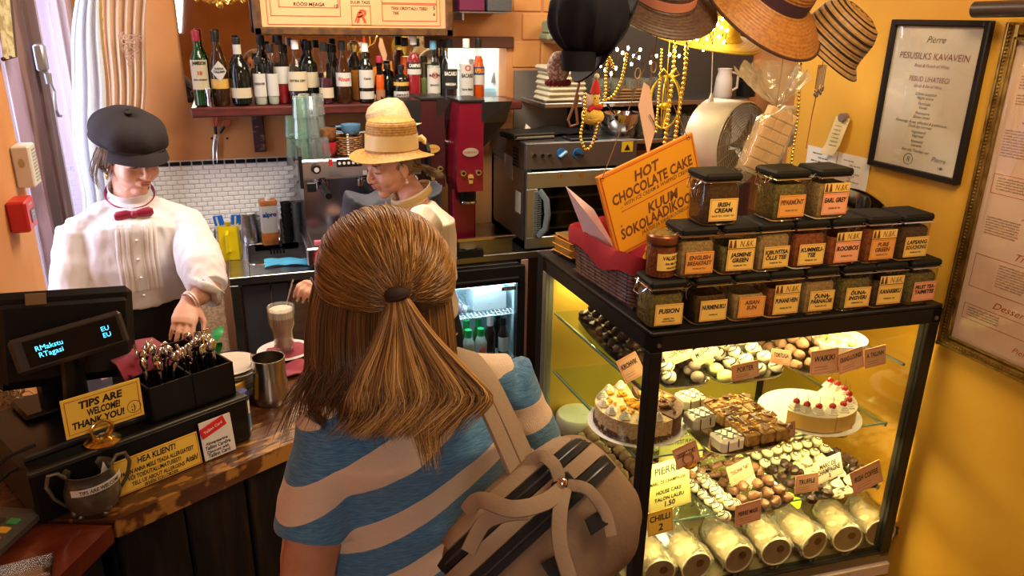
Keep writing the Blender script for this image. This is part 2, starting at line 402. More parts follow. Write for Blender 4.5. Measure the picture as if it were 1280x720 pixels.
def bottle(px,ptop,wpx,kind,glass,capm,label,name='liquor_bottle',lab=None,txt=None,y=3.615,liquid=None,labc=None,extra=None,group='bottles on the long wall shelf',pbase=None):
 p=AY(px,129,y);H=AY(px,ptop,y).z-SHZ;k=(AY(px+wpx/2,110,y)-AY(px-wpx/2,110,y)).x;r=k/2*.96
 z0=SHZ
 t=thing(name,label,'bottle',(p.x,y,z0+.0005),random.uniform(-.1,.1),group)
 pr=bottle_prof(r,H,kind)
 body=MB().lathe(pr,18);body.build('body',glass,t)
 if liquid:
  lp=[(rr*.93,zz+.003) for rr,zz in pr if zz<H*liquid[1]]
  MB().lathe([(0,.004)]+lp[1:]+[(lp[-1][0],H*liquid[1]),(0,H*liquid[1])],14).build('drink',liquid[0],t)
 c=MB().lathe([(0.0165,H*.86),(.0165,H*.985),(.0150,H),(0,H)],12);c.build('cap',capm,t)
 if lab:
  for (za,zb,m) in lab:
   R0=max(float(np.interp(H*q_,[zz for rr,zz in pr],[rr for rr,zz in pr])) for q_ in (za,(za+zb)/2,zb))+.0008 if za<.7 else .0172
   MB().grid(lambda u,v: (R0*math.sin((u-.5)*2.6),-R0*math.cos((u-.5)*2.6),H*(za+(zb-za)*v)),11,2).build('label',m,t)
  if txt:
   tb=MB()
   for (s_,zc,hh,mt) in txt:
    tm_=MB();tm_.text(s_,Matrix(),hh*H,0,0,r*1.75,.03,0)
    tm_.v=[((R0+.0012)*math.sin(v[0]/R0),-(R0+.0012)*math.cos(v[0]/R0),zc*H+v[1]) for v in tm_.v]
    tm_.build('lettering',mt,t)
 return t
G_GREEN=glassm('green',(.008,.06,.015));G_BROWN=glassm('brown',(.05,.018,.006));G_DARK=glassm('dark',(.006,.010,.008));G_CLEAR=CLEAR
L_RED=M('red_spirit',(.30,.01,.02),.1,coat=.5);L_ORG=M('orange_spirit',(.75,.10,.01),.1,coat=.5);L_PUR=M('purple_spirit',(.07,.012,.03),.1,coat=.5);L_AMB=M('amber_spirit',(.40,.13,.02),.1,coat=.5);L_DK=M('dark_spirit',(.03,.015,.02),.1,coat=.5);L_PALE=M('pale_spirit',(.5,.52,.42),.1,coat=.5)
C_RED=M('red_capsule',(.30,.01,.03),.4);C_BLK=M('black_cap',(.012,.012,.012),.35);C_WHT=M('white_cap',(.8,.8,.8),.4);C_BLUE=M('blue_cap',(.12,.38,.60),.4);C_GLD=M('gold_cap',(.6,.4,.1),.3,.8)
LBW=M('white_label',(.56,.55,.52),.6);LBY=M('gold_label',(.62,.38,.08),.5);LBK=M('black_label',(.02,.02,.02),.6)
b=bottle
b(254,38,22,'bord',G_GREEN,C_RED,'green whiskey bottle with red capsule and cream label, leftmost on the wall shelf',lab=[(.23,.62,CREAM)],txt=[('JAMESON',.58,.045,INK),('18',.45,.05,INKR),('IRISH WHISKEY',.36,.02,INK)],liquid=(L_DK,.5))
t=b(277.5,39,23,'slope',G_BROWN,C_BLK,'brown liqueur bottle with white diamond label and gold band beneath',lab=[(.24,.37,LBY)])
Rb=.0365
dm=MB();dm.grid(lambda u,v: ((Rb+.002)*math.sin((u-.5)*1.9*(1-abs(2*v-1))),-(Rb+.002)*math.cos((u-.5)*1.9*(1-abs(2*v-1))),.105+.085*v),9,11)
dm.build('label',LBW,t,label='white diamond label')
for s_,z in (('VANA',.158),('TALLINN',.145)):
 q=MB();q.text(s_,Matrix(),.009,0,0,.043,.03,0);q.v=[((Rb+.0035)*math.sin(v[0]/Rb),-(Rb+.0035)*math.cos(v[0]/Rb),z+v[1]) for v in q.v];q.build('lettering',INK,t)
b(303,47,27,'round',G_DARK,C_BLK,'dark round-shouldered bottle with white neck band and pale lower label',lab=[(.76,.90,LBW),(.12,.27,CREAM)])
b(327,71,17,'squat',G_CLEAR,C_BLK,'short clear square-shouldered bottle with wide black cap and pale label',lab=[(.18,.66,LBW)],txt=[('LONDON DRY',.45,.05,INK)],liquid=(L_PALE,.3))
b(333,43.5,20,'bord',G_DARK,C_BLK,'tall black-green bottle standing behind the short clear bottle with wide cap',y=3.72)
b(343,55,15,'slope',G_CLEAR,C_BLK,'slim clear bottle with pale narrow label right of the wide-capped one',lab=[(.15,.52,LBW)],liquid=(L_PALE,.25))
b(355,44,21,'slope',G_CLEAR,C_BLK,'clear bottle with dark red drink and small white label',lab=[(.3,.55,LBW)],liquid=(L_RED,.36),y=3.66)
b(374,50,25,'round',G_CLEAR,C_WHT,'broad clear bottle with white cap and wide cream label above the glass stack',lab=[(.22,.52,CREAM)],txt=[('EXTRA DRY',.38,.035,INK)],liquid=(L_DK,.2))
b(390,51,20,'bord',G_DARK,C_BLK,'dark bottle with cream label half hidden behind the broad clear bottle',lab=[(.25,.5,CREAM)],y=3.69)
b(409,53,19,'slope',G_CLEAR,C_BLK,'clear bottle with purple drink and low cream label',lab=[(.10,.27,CREAM)],liquid=(L_PUR,.42))
b(431,51,20,'slope',G_BROWN,C_BLK,'brown bottle with black cap and white label beside the purple drink',lab=[(.28,.50,LBW)],txt=[('Rhum',.4,.06,INKR)])
b(448,55,18,'slope',G_CLEAR,C_GLD,'amber bottle standing behind the brown and the white-necked bottles',liquid=(L_AMB,.55),y=3.71)
b(459,54,19,'bord',G_DARK,C_WHT,'dark bottle with white capsule and two white labels',lab=[(.26,.56,LBW),(.07,.2,LBW)],txt=[('Cassis',.42,.035,INK)])
b(476,70,12,'slope',G_CLEAR,C_RED,'small slim red bottle with framed label near its foot',lab=[(.06,.28,M('brown_label',(.35,.16,.08),.6))],liquid=(L_ORG,.6))
b(485.5,80,13,'round',G_DARK,C_BLK,'smallest dark bottle, behind the slim red one',y=3.68)
b(502,81,20,'squat',G_DARK,C_BLK,'squat black bottle with gold medallions and white base label',lab=[(.10,.3,LBW),(.45,.55,LBY)],txt=[('AMARO',.2,.07,INK)])
b(508,47,15,'slope',G_CLEAR,C_BLK,'red bottle half hidden behind the squat black one',liquid=(L_ORG,.7),y=3.71)
b(518.5,44,18,'bord',G_CLEAR,C_WHT,'tall deep red aperitif bottle with black and white band label',liquid=(L_RED,.74),lab=[(.42,.50,LBW),(.50,.60,LBK)],txt=[('CAMPARI',.555,.05,INKW)])
b(531,70,13,'bord',G_CLEAR,C_BLK,'pale green bottle between the deep red and the blue-capped bottle',liquid=(M('pale_green_spirit',(.35,.42,.12),.1),.5),y=3.70)
b(542.5,51,17,'bord',G_CLEAR,C_BLUE,'clear vermouth bottle with blue cap and white oval label',lab=[(.14,.56,LBW)],txt=[('MARTINI',.44,.04,INK),('O',.44,.10,INKR),('BIANCO',.28,.03,INK)],liquid=(L_PALE,.6))
b(554,49,13,'bord',G_DARK,C_BLK,'dark bottle behind the clear rum and the vermouth',y=3.72)
b(562.5,48,19,'bord',G_CLEAR,C_BLK,'clear rum bottle with black cap and black label',lab=[(.20,.52,LBK)],txt=[('BACARDI',.45,.06,INKW),('NEGRA',.28,.04,INKW)],liquid=(L_DK,.2))
b(583,48.5,18,'bord',G_CLEAR,C_WHT,'clear rum bottle with white cap and white label',lab=[(.10,.60,LBW)],txt=[('BACARDI',.42,.06,INK),('Carta Blanca',.2,.035,INK),('O',.54,.09,INKR)],y=3.60)
b(598,48,15,'slope',G_CLEAR,C_BLK,'bright orange aperitif bottle, rightmost on the wall shelf',lab=[(.26,.42,LBW),(.42,.55,M('blue_label',(.02,.04,.15),.6))],txt=[('APEROL',.49,.07,M('orange_ink',(.9,.35,.02),.6))],liquid=(L_ORG,.72))
b(360,56,15,'slope',G_BROWN,C_BLK,'brown bottle in the back row behind the dark red drink',y=3.73)
b(420,56,14,'bord',G_DARK,C_BLK,'dark bottle in the back row left of the brown bottle with white label',y=3.73)
p=AY(262,129,3.58)
tag(MB().lathe([(0,0),(.011,0),(.013,.005),(.008,.04),(.014,.078),(.012,.078),(.007,.04)],14,(0,0,0),cap=False).build('jigger',CHROME),'slim steel jigger in front of the green whiskey bottle','jigger',loc=(p.x,3.575,SHZ+.0005))
q0,q1=AY(318,44,3.56),AY(567,46,3.56)
bw=(q1-q0).x;bh=.55
bd=thing('price_board','wide framed price board with red ruled boxes hanging above the bottles','board',((q0.x),3.56,(q0.z+q1.z)/2))
fm=MB();fm.bx(0,bw,0,.03,0,.035,.006).bx(0,bw,0,.03,bh-.035,bh,.006).bx(0,.035,0,.03,0,bh,.006).bx(bw-.035,bw,0,.03,0,bh,.006)
fm.build('frame',M('dark_gilt_wood',(.14,.06,.015),.4,col2=(.06,.025,.01),nscale=30),bd)
MB().bx(.03,bw-.03,.012,.02,.03,bh-.03).build('sheet',M('parchment',(.80,.44,.22),.7,col2=(.72,.36,.16),nscale=3),bd)
BM=axes((0,.011,0),(1,0,0),(0,0,1))
rl=MB()
def rule(mb,Mx,x0,y0,x1,y1,w=.0016):
 for (a,b_,c,d) in ((x0,y0,x1,y0),(x0,y1,x1,y1),(x0,y0,x0,y1),(x1,y0,x1,y1)):
  mb.add([(min(a,c)-w,min(b_,d)-w,0),(max(a,c)+w,min(b_,d)-w,0),(max(a,c)+w,max(b_,d)+w,0),(min(a,c)-w,max(b_,d)+w,0)],[(0,1,2,3)],False,Mx)
rule(rl,BM,.06,.045,bw-.06,bh-.05);rule(rl,BM,.075,.08,bw*.42,.30);rule(rl,BM,.11,.115,bw*.41,.32)
rule(rl,BM,bw*.63,.065,bw-.075,.135);rule(rl,BM,bw*.63,.14,bw-.075,.33);rule(rl,BM,bw*.475,.045,bw*.57,.125)
rl.text('R',BM,.055,bw*.523,.083,None,.02,.3);rl.text('P',BM,.045,bw*.510,.080,None,.0,.4)
rl.build('ruling',INKR,bd)
lt=MB()
lt.text('RÖÖSI MEAGA',BM,.014,bw*.27,.128,.19,.02);lt.text('10',BM,.014,bw*.40,.123);lt.text('ÕUNA MAHLA',BM,.014,bw*.25,.165,.2,.02);lt.text('8',BM,.014,bw*.40,.165)
lt.text('SUUR TASS',BM,.012,bw*.52,.140,.16,.02);lt.text('TEISI ÜRDITALU TEED',BM,.012,bw*.77,.118,.23,.02);lt.text('TEE',BM,.012,bw*.70,.098);lt.text('5',BM,.016,bw*.90,.122);lt.text('6',BM,.014,bw*.90,.095)
lt.text('MUSTAD TEED',BM,.014,bw*.77,.19,.2,.02)
lt.build('lettering',INK,bd)
ch=AY(272,-14,3.3)
cd=thing('chandelier','small gilt chandelier with bead swags at the top left above the bottles','lamp',tuple(ch))
mb=MB()
mb.tube([(.105*math.cos(a),.105*math.sin(a),0) for a in [2*PI*i/28 for i in range(28)]],.006,6,True)
mb.tube([(.05*math.cos(a),.05*math.sin(a),-.035) for a in [2*PI*i/20 for i in range(20)]],.005,6,True)
mb.cyl((0,0,-.05),(0,0,.22),.006,.006,8);mb.ball((0,0,-.055),.014,10,6)
for i in range(8):
 a=2*PI*i/8;mb.tube([(.0,0,-.02),(.05*math.cos(a),.05*math.sin(a),-.045),(.10*math.cos(a),.10*math.sin(a),-.01),(.12*math.cos(a),.12*math.sin(a),.03)],.004,6)
 mb.ball((.12*math.cos(a),.12*math.sin(a),.035),.012,8,6)
mb.build('gilt_frame',GOLD,cd)
bd_=MB()
for i in range(8):
 a0,a1=2*PI*i/8,2*PI*(i+1)/8
 for k in range(1,12):
  u=k/12;a=a0+(a1-a0)*u;rr=.118;bd_.ball((rr*math.cos(a),rr*math.sin(a),.02-.055*4*u*(1-u)),.0055,6,4)
bd_.build('bead_swags',GOLD,cd,kind='stuff')
bl=MB()
for i in range(8): a=2*PI*i/8;bl.ball((.12*math.cos(a),.12*math.sin(a),.06),(.009,.009,.018),8,6)
bl.build('bulbs',M('warm_bulb',(1,.7,.3),.5,emit=(1,.62,.2),estr=9),cd,kind='stuff')
MB().cyl((0,0,.22),(0,0,2.7-ch.z),.004,.004,6).build('chain',BRASS,cd)
q=AY(575,14,3.6);q2=AY(634,17,3.6)
sb=thing('wall_bracket_shelf','thin grey metal shelf right of the price board','shelf',(q.x,3.6,q.z))
MB().bx(0,(q2-q).x,0,WY-3.6,-.008,0,.002).bx(0.01,.02,.0,.19,-.04,-.008,.001).build('board',STEEL_D,sb)
tag(MB().bx(0,.125,0,.12,0,.10,.004).build('box',M('burgundy_box',(.14,.01,.06),.5)),'burgundy box on the thin metal shelf','box',loc=(q.x+.002,3.62,q.z+.001))
tag(MB().bx(0,.12,0,.12,0,.10,.004).build('tin',M('grey_hammered_tin',(.10,.11,.13),.4,.3,bump=.002,bscale=90)),'grey hammered tin right of the burgundy box','tin',loc=(q.x+.142,3.62,q.z+.001))
p=AY(600,132,WY+.25)
hl=thing('hanging_lamp','small grey hooded lamp in the white recess behind the grinder','lamp',tuple(AY(621,95,WY+.2)))
MB().lathe([(.012,.03),(.02,.015),(.03,-.02),(.032,-.035),(.028,-.035),(.02,-.01)],12,cap=False).build('lamp_shade',M('lamp_grey',(.20,.20,.18),.5),hl)
MB().tube([(0,0,.03),(.0,0,.06),(.02,0,.075),(.06,0,.075)],.004,6).build('arm',STEEL_D,hl)
tag(MB().bx(-.07,.09,-.04,.10,0,.05,.015).build('folded_cloth',M('pale_blue_cloth',(.35,.62,.85),.8)),'pale blue folded cloth in the white recess','cloth',loc=(AY(612,100,WY+.15).x,WY+.2,nz0+.001))
tag(MB().lathe([(0,0),(.03,0),(.04,.045),(.037,.045),(.028,.006),(0,.006)],14).build('bowl',WHITEP),'white bowl in the recess beside the orange bottle','bowl',loc=(AY(590,100,WY+.15).x,WY+.08,nz1-.105))
MB().bx(nx0,nx0+.16,WY+.03,WY+.13,nz1-.112,nz1-.105).build('recess_shelf',WHITE_T,wall_back)
p=AY(268,145,WY-.015)
sc=thing('scissors','scissors with red and black handles hanging point down on the orange wall','scissors',(p.x,p.y,p.z))
k=.0036
def SP(px,py,dy=0): a=AY(px,py,WY-.02+dy);return a-V((p.x,p.y,p.z))
MB().tube([SP(270,168),SP(268,185),SP(266.5,204)],[(.008,.002),(.007,.002),(.001,.001)],6,ref=(1,0,0)).tube([SP(271,168,.004),SP(272,185,.004),SP(271.5,204,.004)],[(.008,.002),(.007,.002),(.001,.001)],6,ref=(1,0,0)).build('blades',CHROME,sc)
def oval(cx,cy,rx,ry,rot,n=16):
 out=[]
 for i in range(n):
  a=2*PI*i/n;x=rx*math.cos(a);y=ry*math.sin(a);out.append(SP(cx+x*math.cos(rot)-y*math.sin(rot),cy+x*math.sin(rot)+y*math.cos(rot)))
 return out
MB().tube(oval(269,150,2.7,7.5,0),.0042,6,True).build('handle',M('coral_red',(.75,.10,.08),.4),sc,label='red handle loop')
MB().tube(oval(283,154,3.6,5.2,.9),.0042,6,True).build('handle',M('coral_red'),sc)
MB().tube([SP(269,158),SP(270,168)],[.007,.006],8).tube([SP(280,158),SP(275,166)],[.007,.006],8).build('handle_shank',BLACKP,sc)
MB().cyl(SP(270.5,174,-.004),SP(270.5,174,.004),.005,.005,8).build('pivot',STEEL_D,sc)
nl=MB();nl.cyl((0,-.012,0),(0,.012,0),.003,.003,6)
tag(nl.build('nail',STEEL_D),'nail in the wall holding the scissors','nail',loc=tuple(AY(269,143.5,WY-.013)))
CZ=.90;CY=3.22
cx0=AZ(286,345,CZ).x;cx1=1.27
bc=thing('back_counter','long steel-topped back counter with inset sink along the tiled wall','counter',(cx0,CY,0))
def ax_(px,py): v=AZ(px,py,CZ);return v.x-cx0,v.y-CY
sx0,sx1,sy0,sy1=.085,.355,.155,.48
T=MB();D=WY-.012-CY;XR=cx1-cx0+.60
T.bx(0,sx0,0,D,CZ-.035,CZ,.003).bx(sx1,XR,0,D,CZ-.035,CZ,.003).bx(sx0,sx1,0,sy0,CZ-.035,CZ,.002).bx(sx0,sx1,sy1,D,CZ-.035,CZ,.002)
T.build('worktop',STEEL,bc)
S=MB();S.grid(lambda u,v: (lambda a,k: ((sx0+sx1)/2+(sx1-sx0)/2*k*max(-1,min(1,1.35*math.cos(a))),(sy0+sy1)/2+(sy1-sy0)/2*k*max(-1,min(1,1.35*math.sin(a))),CZ+.001-(.13 if v>.3 else .0)*min(1,(v-.3)/.25) if v>.3 else CZ+.001))(2*PI*u,1.06 if v<.15 else (1.0 if v<.55 else 1.0-(v-.55)/.45*.96)),32,12,closeu=True)
S.build('sink_basin',STEEL,bc)
rim=MB().tube([((sx0+sx1)/2+(sx1-sx0)/2*1.04*max(-1,min(1,1.3*math.cos(a))),(sy0+sy1)/2+(sy1-sy0)/2*1.04*max(-1,min(1,1.3*math.sin(a))),CZ+.002) for a in [2*PI*i/32 for i in range(32)]],.004,6,True)
rim.build('sink_rim',CHROME,bc)
ov=MB()
for i in range(5): ov.bx((sx0+sx1)/2-.035+i*.015,(sx0+sx1)/2-.027+i*.015,sy1-.012,sy1-.006,CZ-.05,CZ-.02)
ov.build('overflow_slots',BLACKM,bc)
PAN=M('slate_panel',(.035,.035,.045),.45,col2=(.06,.055,.06),nscale=5,bump=.0008,bscale=25)
for (a,b2,nm,mt,z1) in ((.045,.16,'side_panel',PAN,CZ-.05),(.165,.235,'side_panel',PAN,CZ-.05),(.24,.62,'shelf_panel',M('worn_brown_board',(.10,.05,.025),.6,col2=(.16,.09,.05),nscale=5,stretch=(1,1,6)),CZ-.06)):
 MB().bx(a,b2,.02,.05,.05,z1,.003).build(nm,mt,bc)
MB().bx(0,.035,0,.035,0,CZ-.035,.003).build('leg',STEEL,bc);MB().bx(0,.035,D-.04,D-.005,0,CZ-.035,.003).build('leg',STEEL,bc)
MB().bx(.008,.025,-.004,0,.1,.55).build('edge_strip',M('blue_white_steel',(.7,.78,.85),.3,.6),bc)
MB().bx(.62,.76,.03,.05,0,CZ-.04).bx(.62,.64,.05,D,0,CZ-.04).build('side_panel',BLACKM,bc)
MB().bx(XR-.55,XR,.03,.05,0,CZ-.04).build('side_panel',BLACKM,bc)
p=AZ(663,322,CZ)
MB().bx(p.x-cx0-.012,p.x-cx0+.022,-.012,.0,.02,CZ-.036,.002).build('corner_post',M('pinkish_post',(.42,.27,.22),.5),bc)
p=AZ(352,318,CZ)
tp=thing('tap','thin swan-neck chrome tap standing behind the sink','tap',(cx0+.235,CY+.52,CZ))
MB().lathe([(.016,0),(.016,.02),(.009,.03),(.009,.15),(0,.15)],10).tube([(0,0,.12),(0,-.03,.16),(0,-.08,.165),(0,-.10,.13),(0,-.10,.0)],.006,8).build('spout',CHROME,tp)
c0=AZ(330,327,CZ)
cl=MB();
def clf(u,v):
 x=.0+.20*u;y=.012*math.sin(5*u)+.075*v*(1-.3*u)
 return (x,y,.002+.006*abs(math.sin(7*u+4*v))+(.010 if v>.4 else 0))
cl.grid(clf,20,8,thick=.003)
tag(cl.build('dish_cloth',M('sky_blue_cloth',(.10,.50,.78),.85)),'sky-blue folded dish cloth across the front of the sink','cloth',loc=(c0.x,CY+.09,CZ+.004))
p=AZ(290,322,CZ)
jy=thing('yellow_jug','tall yellow square jug at the left end of the back counter','jug',(p.x,p.y-.0,CZ+.0005),-.15)
YEL=M('yellow_plastic',(.85,.66,.01),.35)
jb=MB();h=.155
for (a,b2,c,d) in ((-.042,-.039,-.042,.042),(.039,.042,-.042,.042),(-.042,.042,-.042,-.039),(-.042,.042,.039,.042)): jb.bx(a,b2,c,d,0,h)
jb.bx(-.042,.042,-.042,.042,0,.004);jb.build('body',YEL,jy)
MB().tube([(.0,-.042,.13),(0,-.072,.125),(0,-.074,.05),(0,-.042,.04)],.007,8).build('handle',YEL,jy)
for i,(dx,dy,rr,lab) in enumerate(((-.015,.012,-.3,'blue and white milk sachet standing in the yellow jug, the left one'),(.016,-.002,.25,'blue and white milk sachet standing in the yellow jug, the right one'))):
 mb=MB();mb.cur=0;mb.bx(-.021,.021,-.006,.006,0,.19,.003);mb.cur=1;mb.bx(-.022,.022,-.007,.007,.12,.145);mb.cur=1;mb.bx(-.008,.0,-.0072,.0072,.145,.185)
 o=tag(mb.build('milk_sachet',[M('deep_blue_foil',(.01,.12,.50),.35),LBW]),lab,'sachet',loc=(p.x+dx,p.y+dy,CZ+.006),rot=(-.06*i,rr*.5,rr))
def pitcher(name,px,py,hpx,wpx,label,mat=CHROME,handle=True,Z=CZ,hang=0,ys=0,lid=False):
 p=AZ(px,py,Z);k=(p-CAMP).length/FPX;w=wpx*k/2;h=hpx*k*1.02
 t=thing(name,label,'pitcher',(p.x,p.y+ys,Z+.0005),hang)
 pr=[(0,.002),(w*.96,0),(w,.006),(w*.97,h*.5),(w*.80,h*.95),(w*.86,h),(w*.82,h),(w*.76,h*.94),(w*.92,h*.5),(w*.94,.008),(0,.008)]
 MB().lathe(pr,22).build('body',mat,t)
 if handle: MB().tube([(w*.85,0,h*.88),(w*1.5,0,h*.85),(w*1.55,0,h*.4),(w*.97,0,h*.2)],[(.005,.003)]*4,8).build('handle',mat,t)
 if lid: MB().lathe([(w*.84,h),(w*.84,h*1.04),(w*.2,h*1.1),(0,h*1.12)],18).build('lid',BLACKP,t)
 return t
pitcher('milk_pitcher',313,301,33,22,'large steel milk pitcher right of the yellow jug',STEEL,hang=.2)
pitcher('milk_pitcher',335,302,27,14,'narrow steel pitcher between the large one and the milk carton',STEEL,handle=False,lid=True)
pitcher('milk_pitcher',356,302,26,14,'small steel pitcher in front of the milk carton',STEEL,handle=False,ys=.0)
pitcher('milk_pitcher',326,300,30,12,'tall slim shaker with black lid behind the steel pitchers',STEEL_D,handle=False,lid=True,ys=.12)
p=AZ(338,290,CZ);p=V((AY(338,290,3.70).x,3.70,CZ))
ct=thing('milk_carton','orange and white plant milk carton leaning against the tiled wall','carton',(p.x,3.70,CZ+.0005),.12)
mb=MB();mb.cur=0;mb.bx(-.038,.038,-.028,.028,0,.19,.002);mb.cur=1;mb.bx(-.0385,.0385,-.0285,.0285,.19,.215,.002);mb.bx(-.0383,.0383,-.0283,.0283,0,.06)
mb.build('body',[LBW,M('orange_brown_print',(.70,.22,.04),.5,col2=(.25,.08,.03),nscale=20)],ct)
MB().lathe([(.014,.214),(.014,.228),(0,.228)],10,(0,-.01,0)).build('cap',WHITEP,ct)
MB().text('alpro',axes((0,-.0292,.15),(1,0,0),(0,0,1)),.022,0,0,.064,.04,0).build('lettering',M('dark_blue_ink',(.01,.04,.25),.5),ct)
for i,(px,lab) in enumerate(((360,'stack of small dark cups beside the milk carton'),(373,'grey glass tumbler stack against the tiled wall'),(387,'rightmost dark cup stack against the tiled wall'))):
 x=AY(px,290,3.70).x
 mb=MB()
 for j in range(7): mb.lathe([(.022,j*.028),(.027,j*.028+.03),(.025,j*.028+.03),(.020,j*.028+.003)],12,cap=False)
 tag(mb.build('cup_stack',M('smoked_glass',(.12,.13,.12),.15,spec=.7) if i else BLACKP),lab,'cups',loc=(x,3.70,CZ+.001))
wj=MB().tube([(0,0,0),(0,0,.10),(.01,0,.13),(.04,0,.135)],.004,6)
p=AY(270,297,3.7)
tag(wj.lathe([(.012,0),(.014,.012),(0,.014)],10).build('wire_hook_stand',STEEL_D),'bent wire stand behind the yellow jug','stand',loc=(p.x,3.62,CZ+.0005))
EY=3.24
a=AY(373,190,EY);e0=AY(376,223,EY);e1=AY(505,190,EY)
EX0=a.x;EW=.52;ETOP=1.375
em=thing('espresso_machine','steel espresso machine with black end bars between the sink and the grinders','coffee machine',(EX0,EY,CZ))
zt=ETOP-CZ;zb=e0.z-CZ-.01
SPK=M('machine_steel',(.50,.48,.49),.22,1,bump=.0004,bscale=8)
MB().bx(0,EW,0,.42,zb,zt,.008).build('head',SPK,em)
MB().bx(.02,EW-.02,.16,.42,.09,zb).build('back_plate',SPK,em)
MB().bx(.0,EW,-.02,.42,.02,.10,.006).build('drip_tray_body',SPK,em)
MB().bx(.03,EW-.03,-.005,.16,.10,.106).build('drip_grid',STEEL_D,em)
for x in (.03,EW-.03): MB().cyl((x,.05,0),(x,.05,.02),.02,.018,10).build('foot',BLACKP,em)
for x in (-.018,EW+.004):
 mb=MB();mb.prism([(-.02,zb-.03),(.045,zb-.03),(.05,zb+.05),(.05,zt+.045),(.015,zt+.05),(-.02,zt+.02)],0,.014,Mx=axes((x+.014,0,0),(0,1,0),(0,0,1)) @ Matrix.Scale(1,4))
 mb.build('end_bar',BLACKP,em)
 for z in (zb,zt): MB().cyl((x+.007,-.024,z),(x+.007,-.018,z),.006,.006,8).build('bolt',CHROME,em)
rl_=MB().tube([(-.01,.02,zt+.05),(-.01,.40,zt+.05),(EW+.01,.40,zt+.05),(EW+.01,.02,zt+.05)],.005,6);rl_.build('cup_rail',STEEL_D,em)
def knob(par,x,z,r=.02,mat=BLACKP,y=-.0,m2=CHROME):
 MB().cyl((x,y,z),(x,y-.022,z),r,r*.85,16).build('knob',mat,par);MB().cyl((x,y-.022,z),(x,y-.027,z),r*.55,r*.5,12).build('knob_cap',m2,par)
pk=AY(395,211,EY);knob(em,pk.x-EX0,pk.z-CZ,.021)
pk=AY(413,203,EY);MB().bx(pk.x-EX0-.008,pk.x-EX0+.008,-.003,0,pk.z-CZ-.014,pk.z-CZ+.014).build('indicator',RED,em)
pa,pb=AY(421,209,EY),AY(452,198,EY)
MB().bx(pa.x-EX0,pb.x-EX0,-.004,0,pa.z-CZ,pb.z-CZ,.001).build('button_panel',BLACKP,em)
for i in range(5): MB().cyl((pa.x-EX0+.012+i*.019,-.004,(pa.z+pb.z)/2-CZ),(pa.x-EX0+.012+i*.019,-.007,(pa.z+pb.z)/2-CZ),.0065,.006,8).build('button',WHITEP,em)
MB().bx(pb.x-EX0+.002,pb.x-EX0+.02,-.003,0,zb+.012,zb+.03).build('sticker',LBW,em)
for x in (.09,.27,.44):
 MB().lathe([(.032,0),(.034,.03),(.03,.035),(.03,.05),(0,.05)],16,(x,.06,zb-.045)).build('group_head',CHROME,em)
 MB().cyl((x,.03,zb-.03),(x+.01,-.10,zb-.05),.011,.014,10).build('portafilter_handle',BLACKP,em)
MB().bx(.02,.06,-.03,0,zb-.045,zb-.005,.004).build('switch_block',BLACKP,em)
MB().tube([(.48,-.02,zb),(.49,-.08,zb-.02),(.495,-.10,zb-.15)],.005,8).build('steam_wand',CHROME,em)
tag(MB().bx(-.025,.025,-.012,.012,0,.022,.003).build('sponge',M('pink_sponge',(.85,.22,.32),.9)),'pink sponge on the left end of the espresso machine drip tray','sponge',loc=(EX0+.06,EY-.002,CZ+.1067))
tag(MB().lathe([(0,0),(.019,0),(.019,.055),(.017,.058),(.017,.06),(0,.06)],14).build('steel_cup',CHROME),'small steel cup beside the pink sponge under the espresso machine','cup',loc=(EX0+.145,EY+.03,CZ+.1067))
tag(MB().lathe([(0,0),(.016,0),(.019,.05),(.014,.055),(.014,.06),(0,.06)],14).build('steel_cup',STEEL_D),'slim steel shaker right of the small steel cup on the drip tray','cup',loc=(EX0+.20,EY+.03,CZ+.1067))
p=AY(398,318,3.2)
tag(MB().lathe([(0,0),(.02,0),(.022,.01),(.02,.06),(.012,.085),(.008,.09),(.008,.10),(0,.10)],12).build('squeeze_bottle',RED),'red squeeze bottle in front of the espresso machine foot','bottle',loc=(p.x,EY-.045,CZ+.0005))
GGRN=pane_mat('greenish_glass',(.93,.99,.97),3.5,.04,.16,(.55,.95,.78));GCLR=pane_mat('tumbler_glass',(.97,.99,.99),3.5,.04,.12,(.8,.95,.95))
def tumbler_mesh(r,h,mat,n=12):
 return MB().lathe([(0,.002),(r*.78,0),(r*.80,.004),(r,h),(r*.93,h),(r*.74,.008),(0,.010)],n,smooth=False).mesh('tumbler',mat)
gm_g,gm_c=tumbler_mesh(.030,.084,GGRN),tumbler_mesh(.030,.084,GCLR)
zt2=ETOP+.0005
for (px,n,me,yo,nm) in ((366,2,gm_g,.10,''),(377,3,gm_g,.05,''),(392,3,gm_c,.06,''),(384,3,gm_g,.14,''),(400,3,gm_c,.13,''),(404,1,gm_c,.035,'')):
 x=AY(px,180,EY+yo).x
 for j in range(n):
  o=obj('tumbler',me);where=['leftmost','front green','front clear','rear green','rear clear','single'][(366,377,392,384,400,404).index(px)]
  tag(o,'upturned tumbler, %s column on the espresso machine, %s' % (where,['at the bottom','in the middle','on top'][j]) if n>1 else 'single low tumbler right of the glass columns on the espresso machine','glass','tumblers stacked on the espresso machine')
  o.location=(x+.0008*j,EY+yo,zt2+.084*(j+1)+.0005*j);o.rotation_euler=(PI,0,random.uniform(0,1))
CUPR=M('red_glazed_cup',(.45,.02,.04),.25);CUPB=M('blue_glazed_cup',(.10,.25,.42),.3);CUPN=M('brown_basket_weave',(.32,.13,.03),.6,col2=(.12,.05,.02),nscale=60)
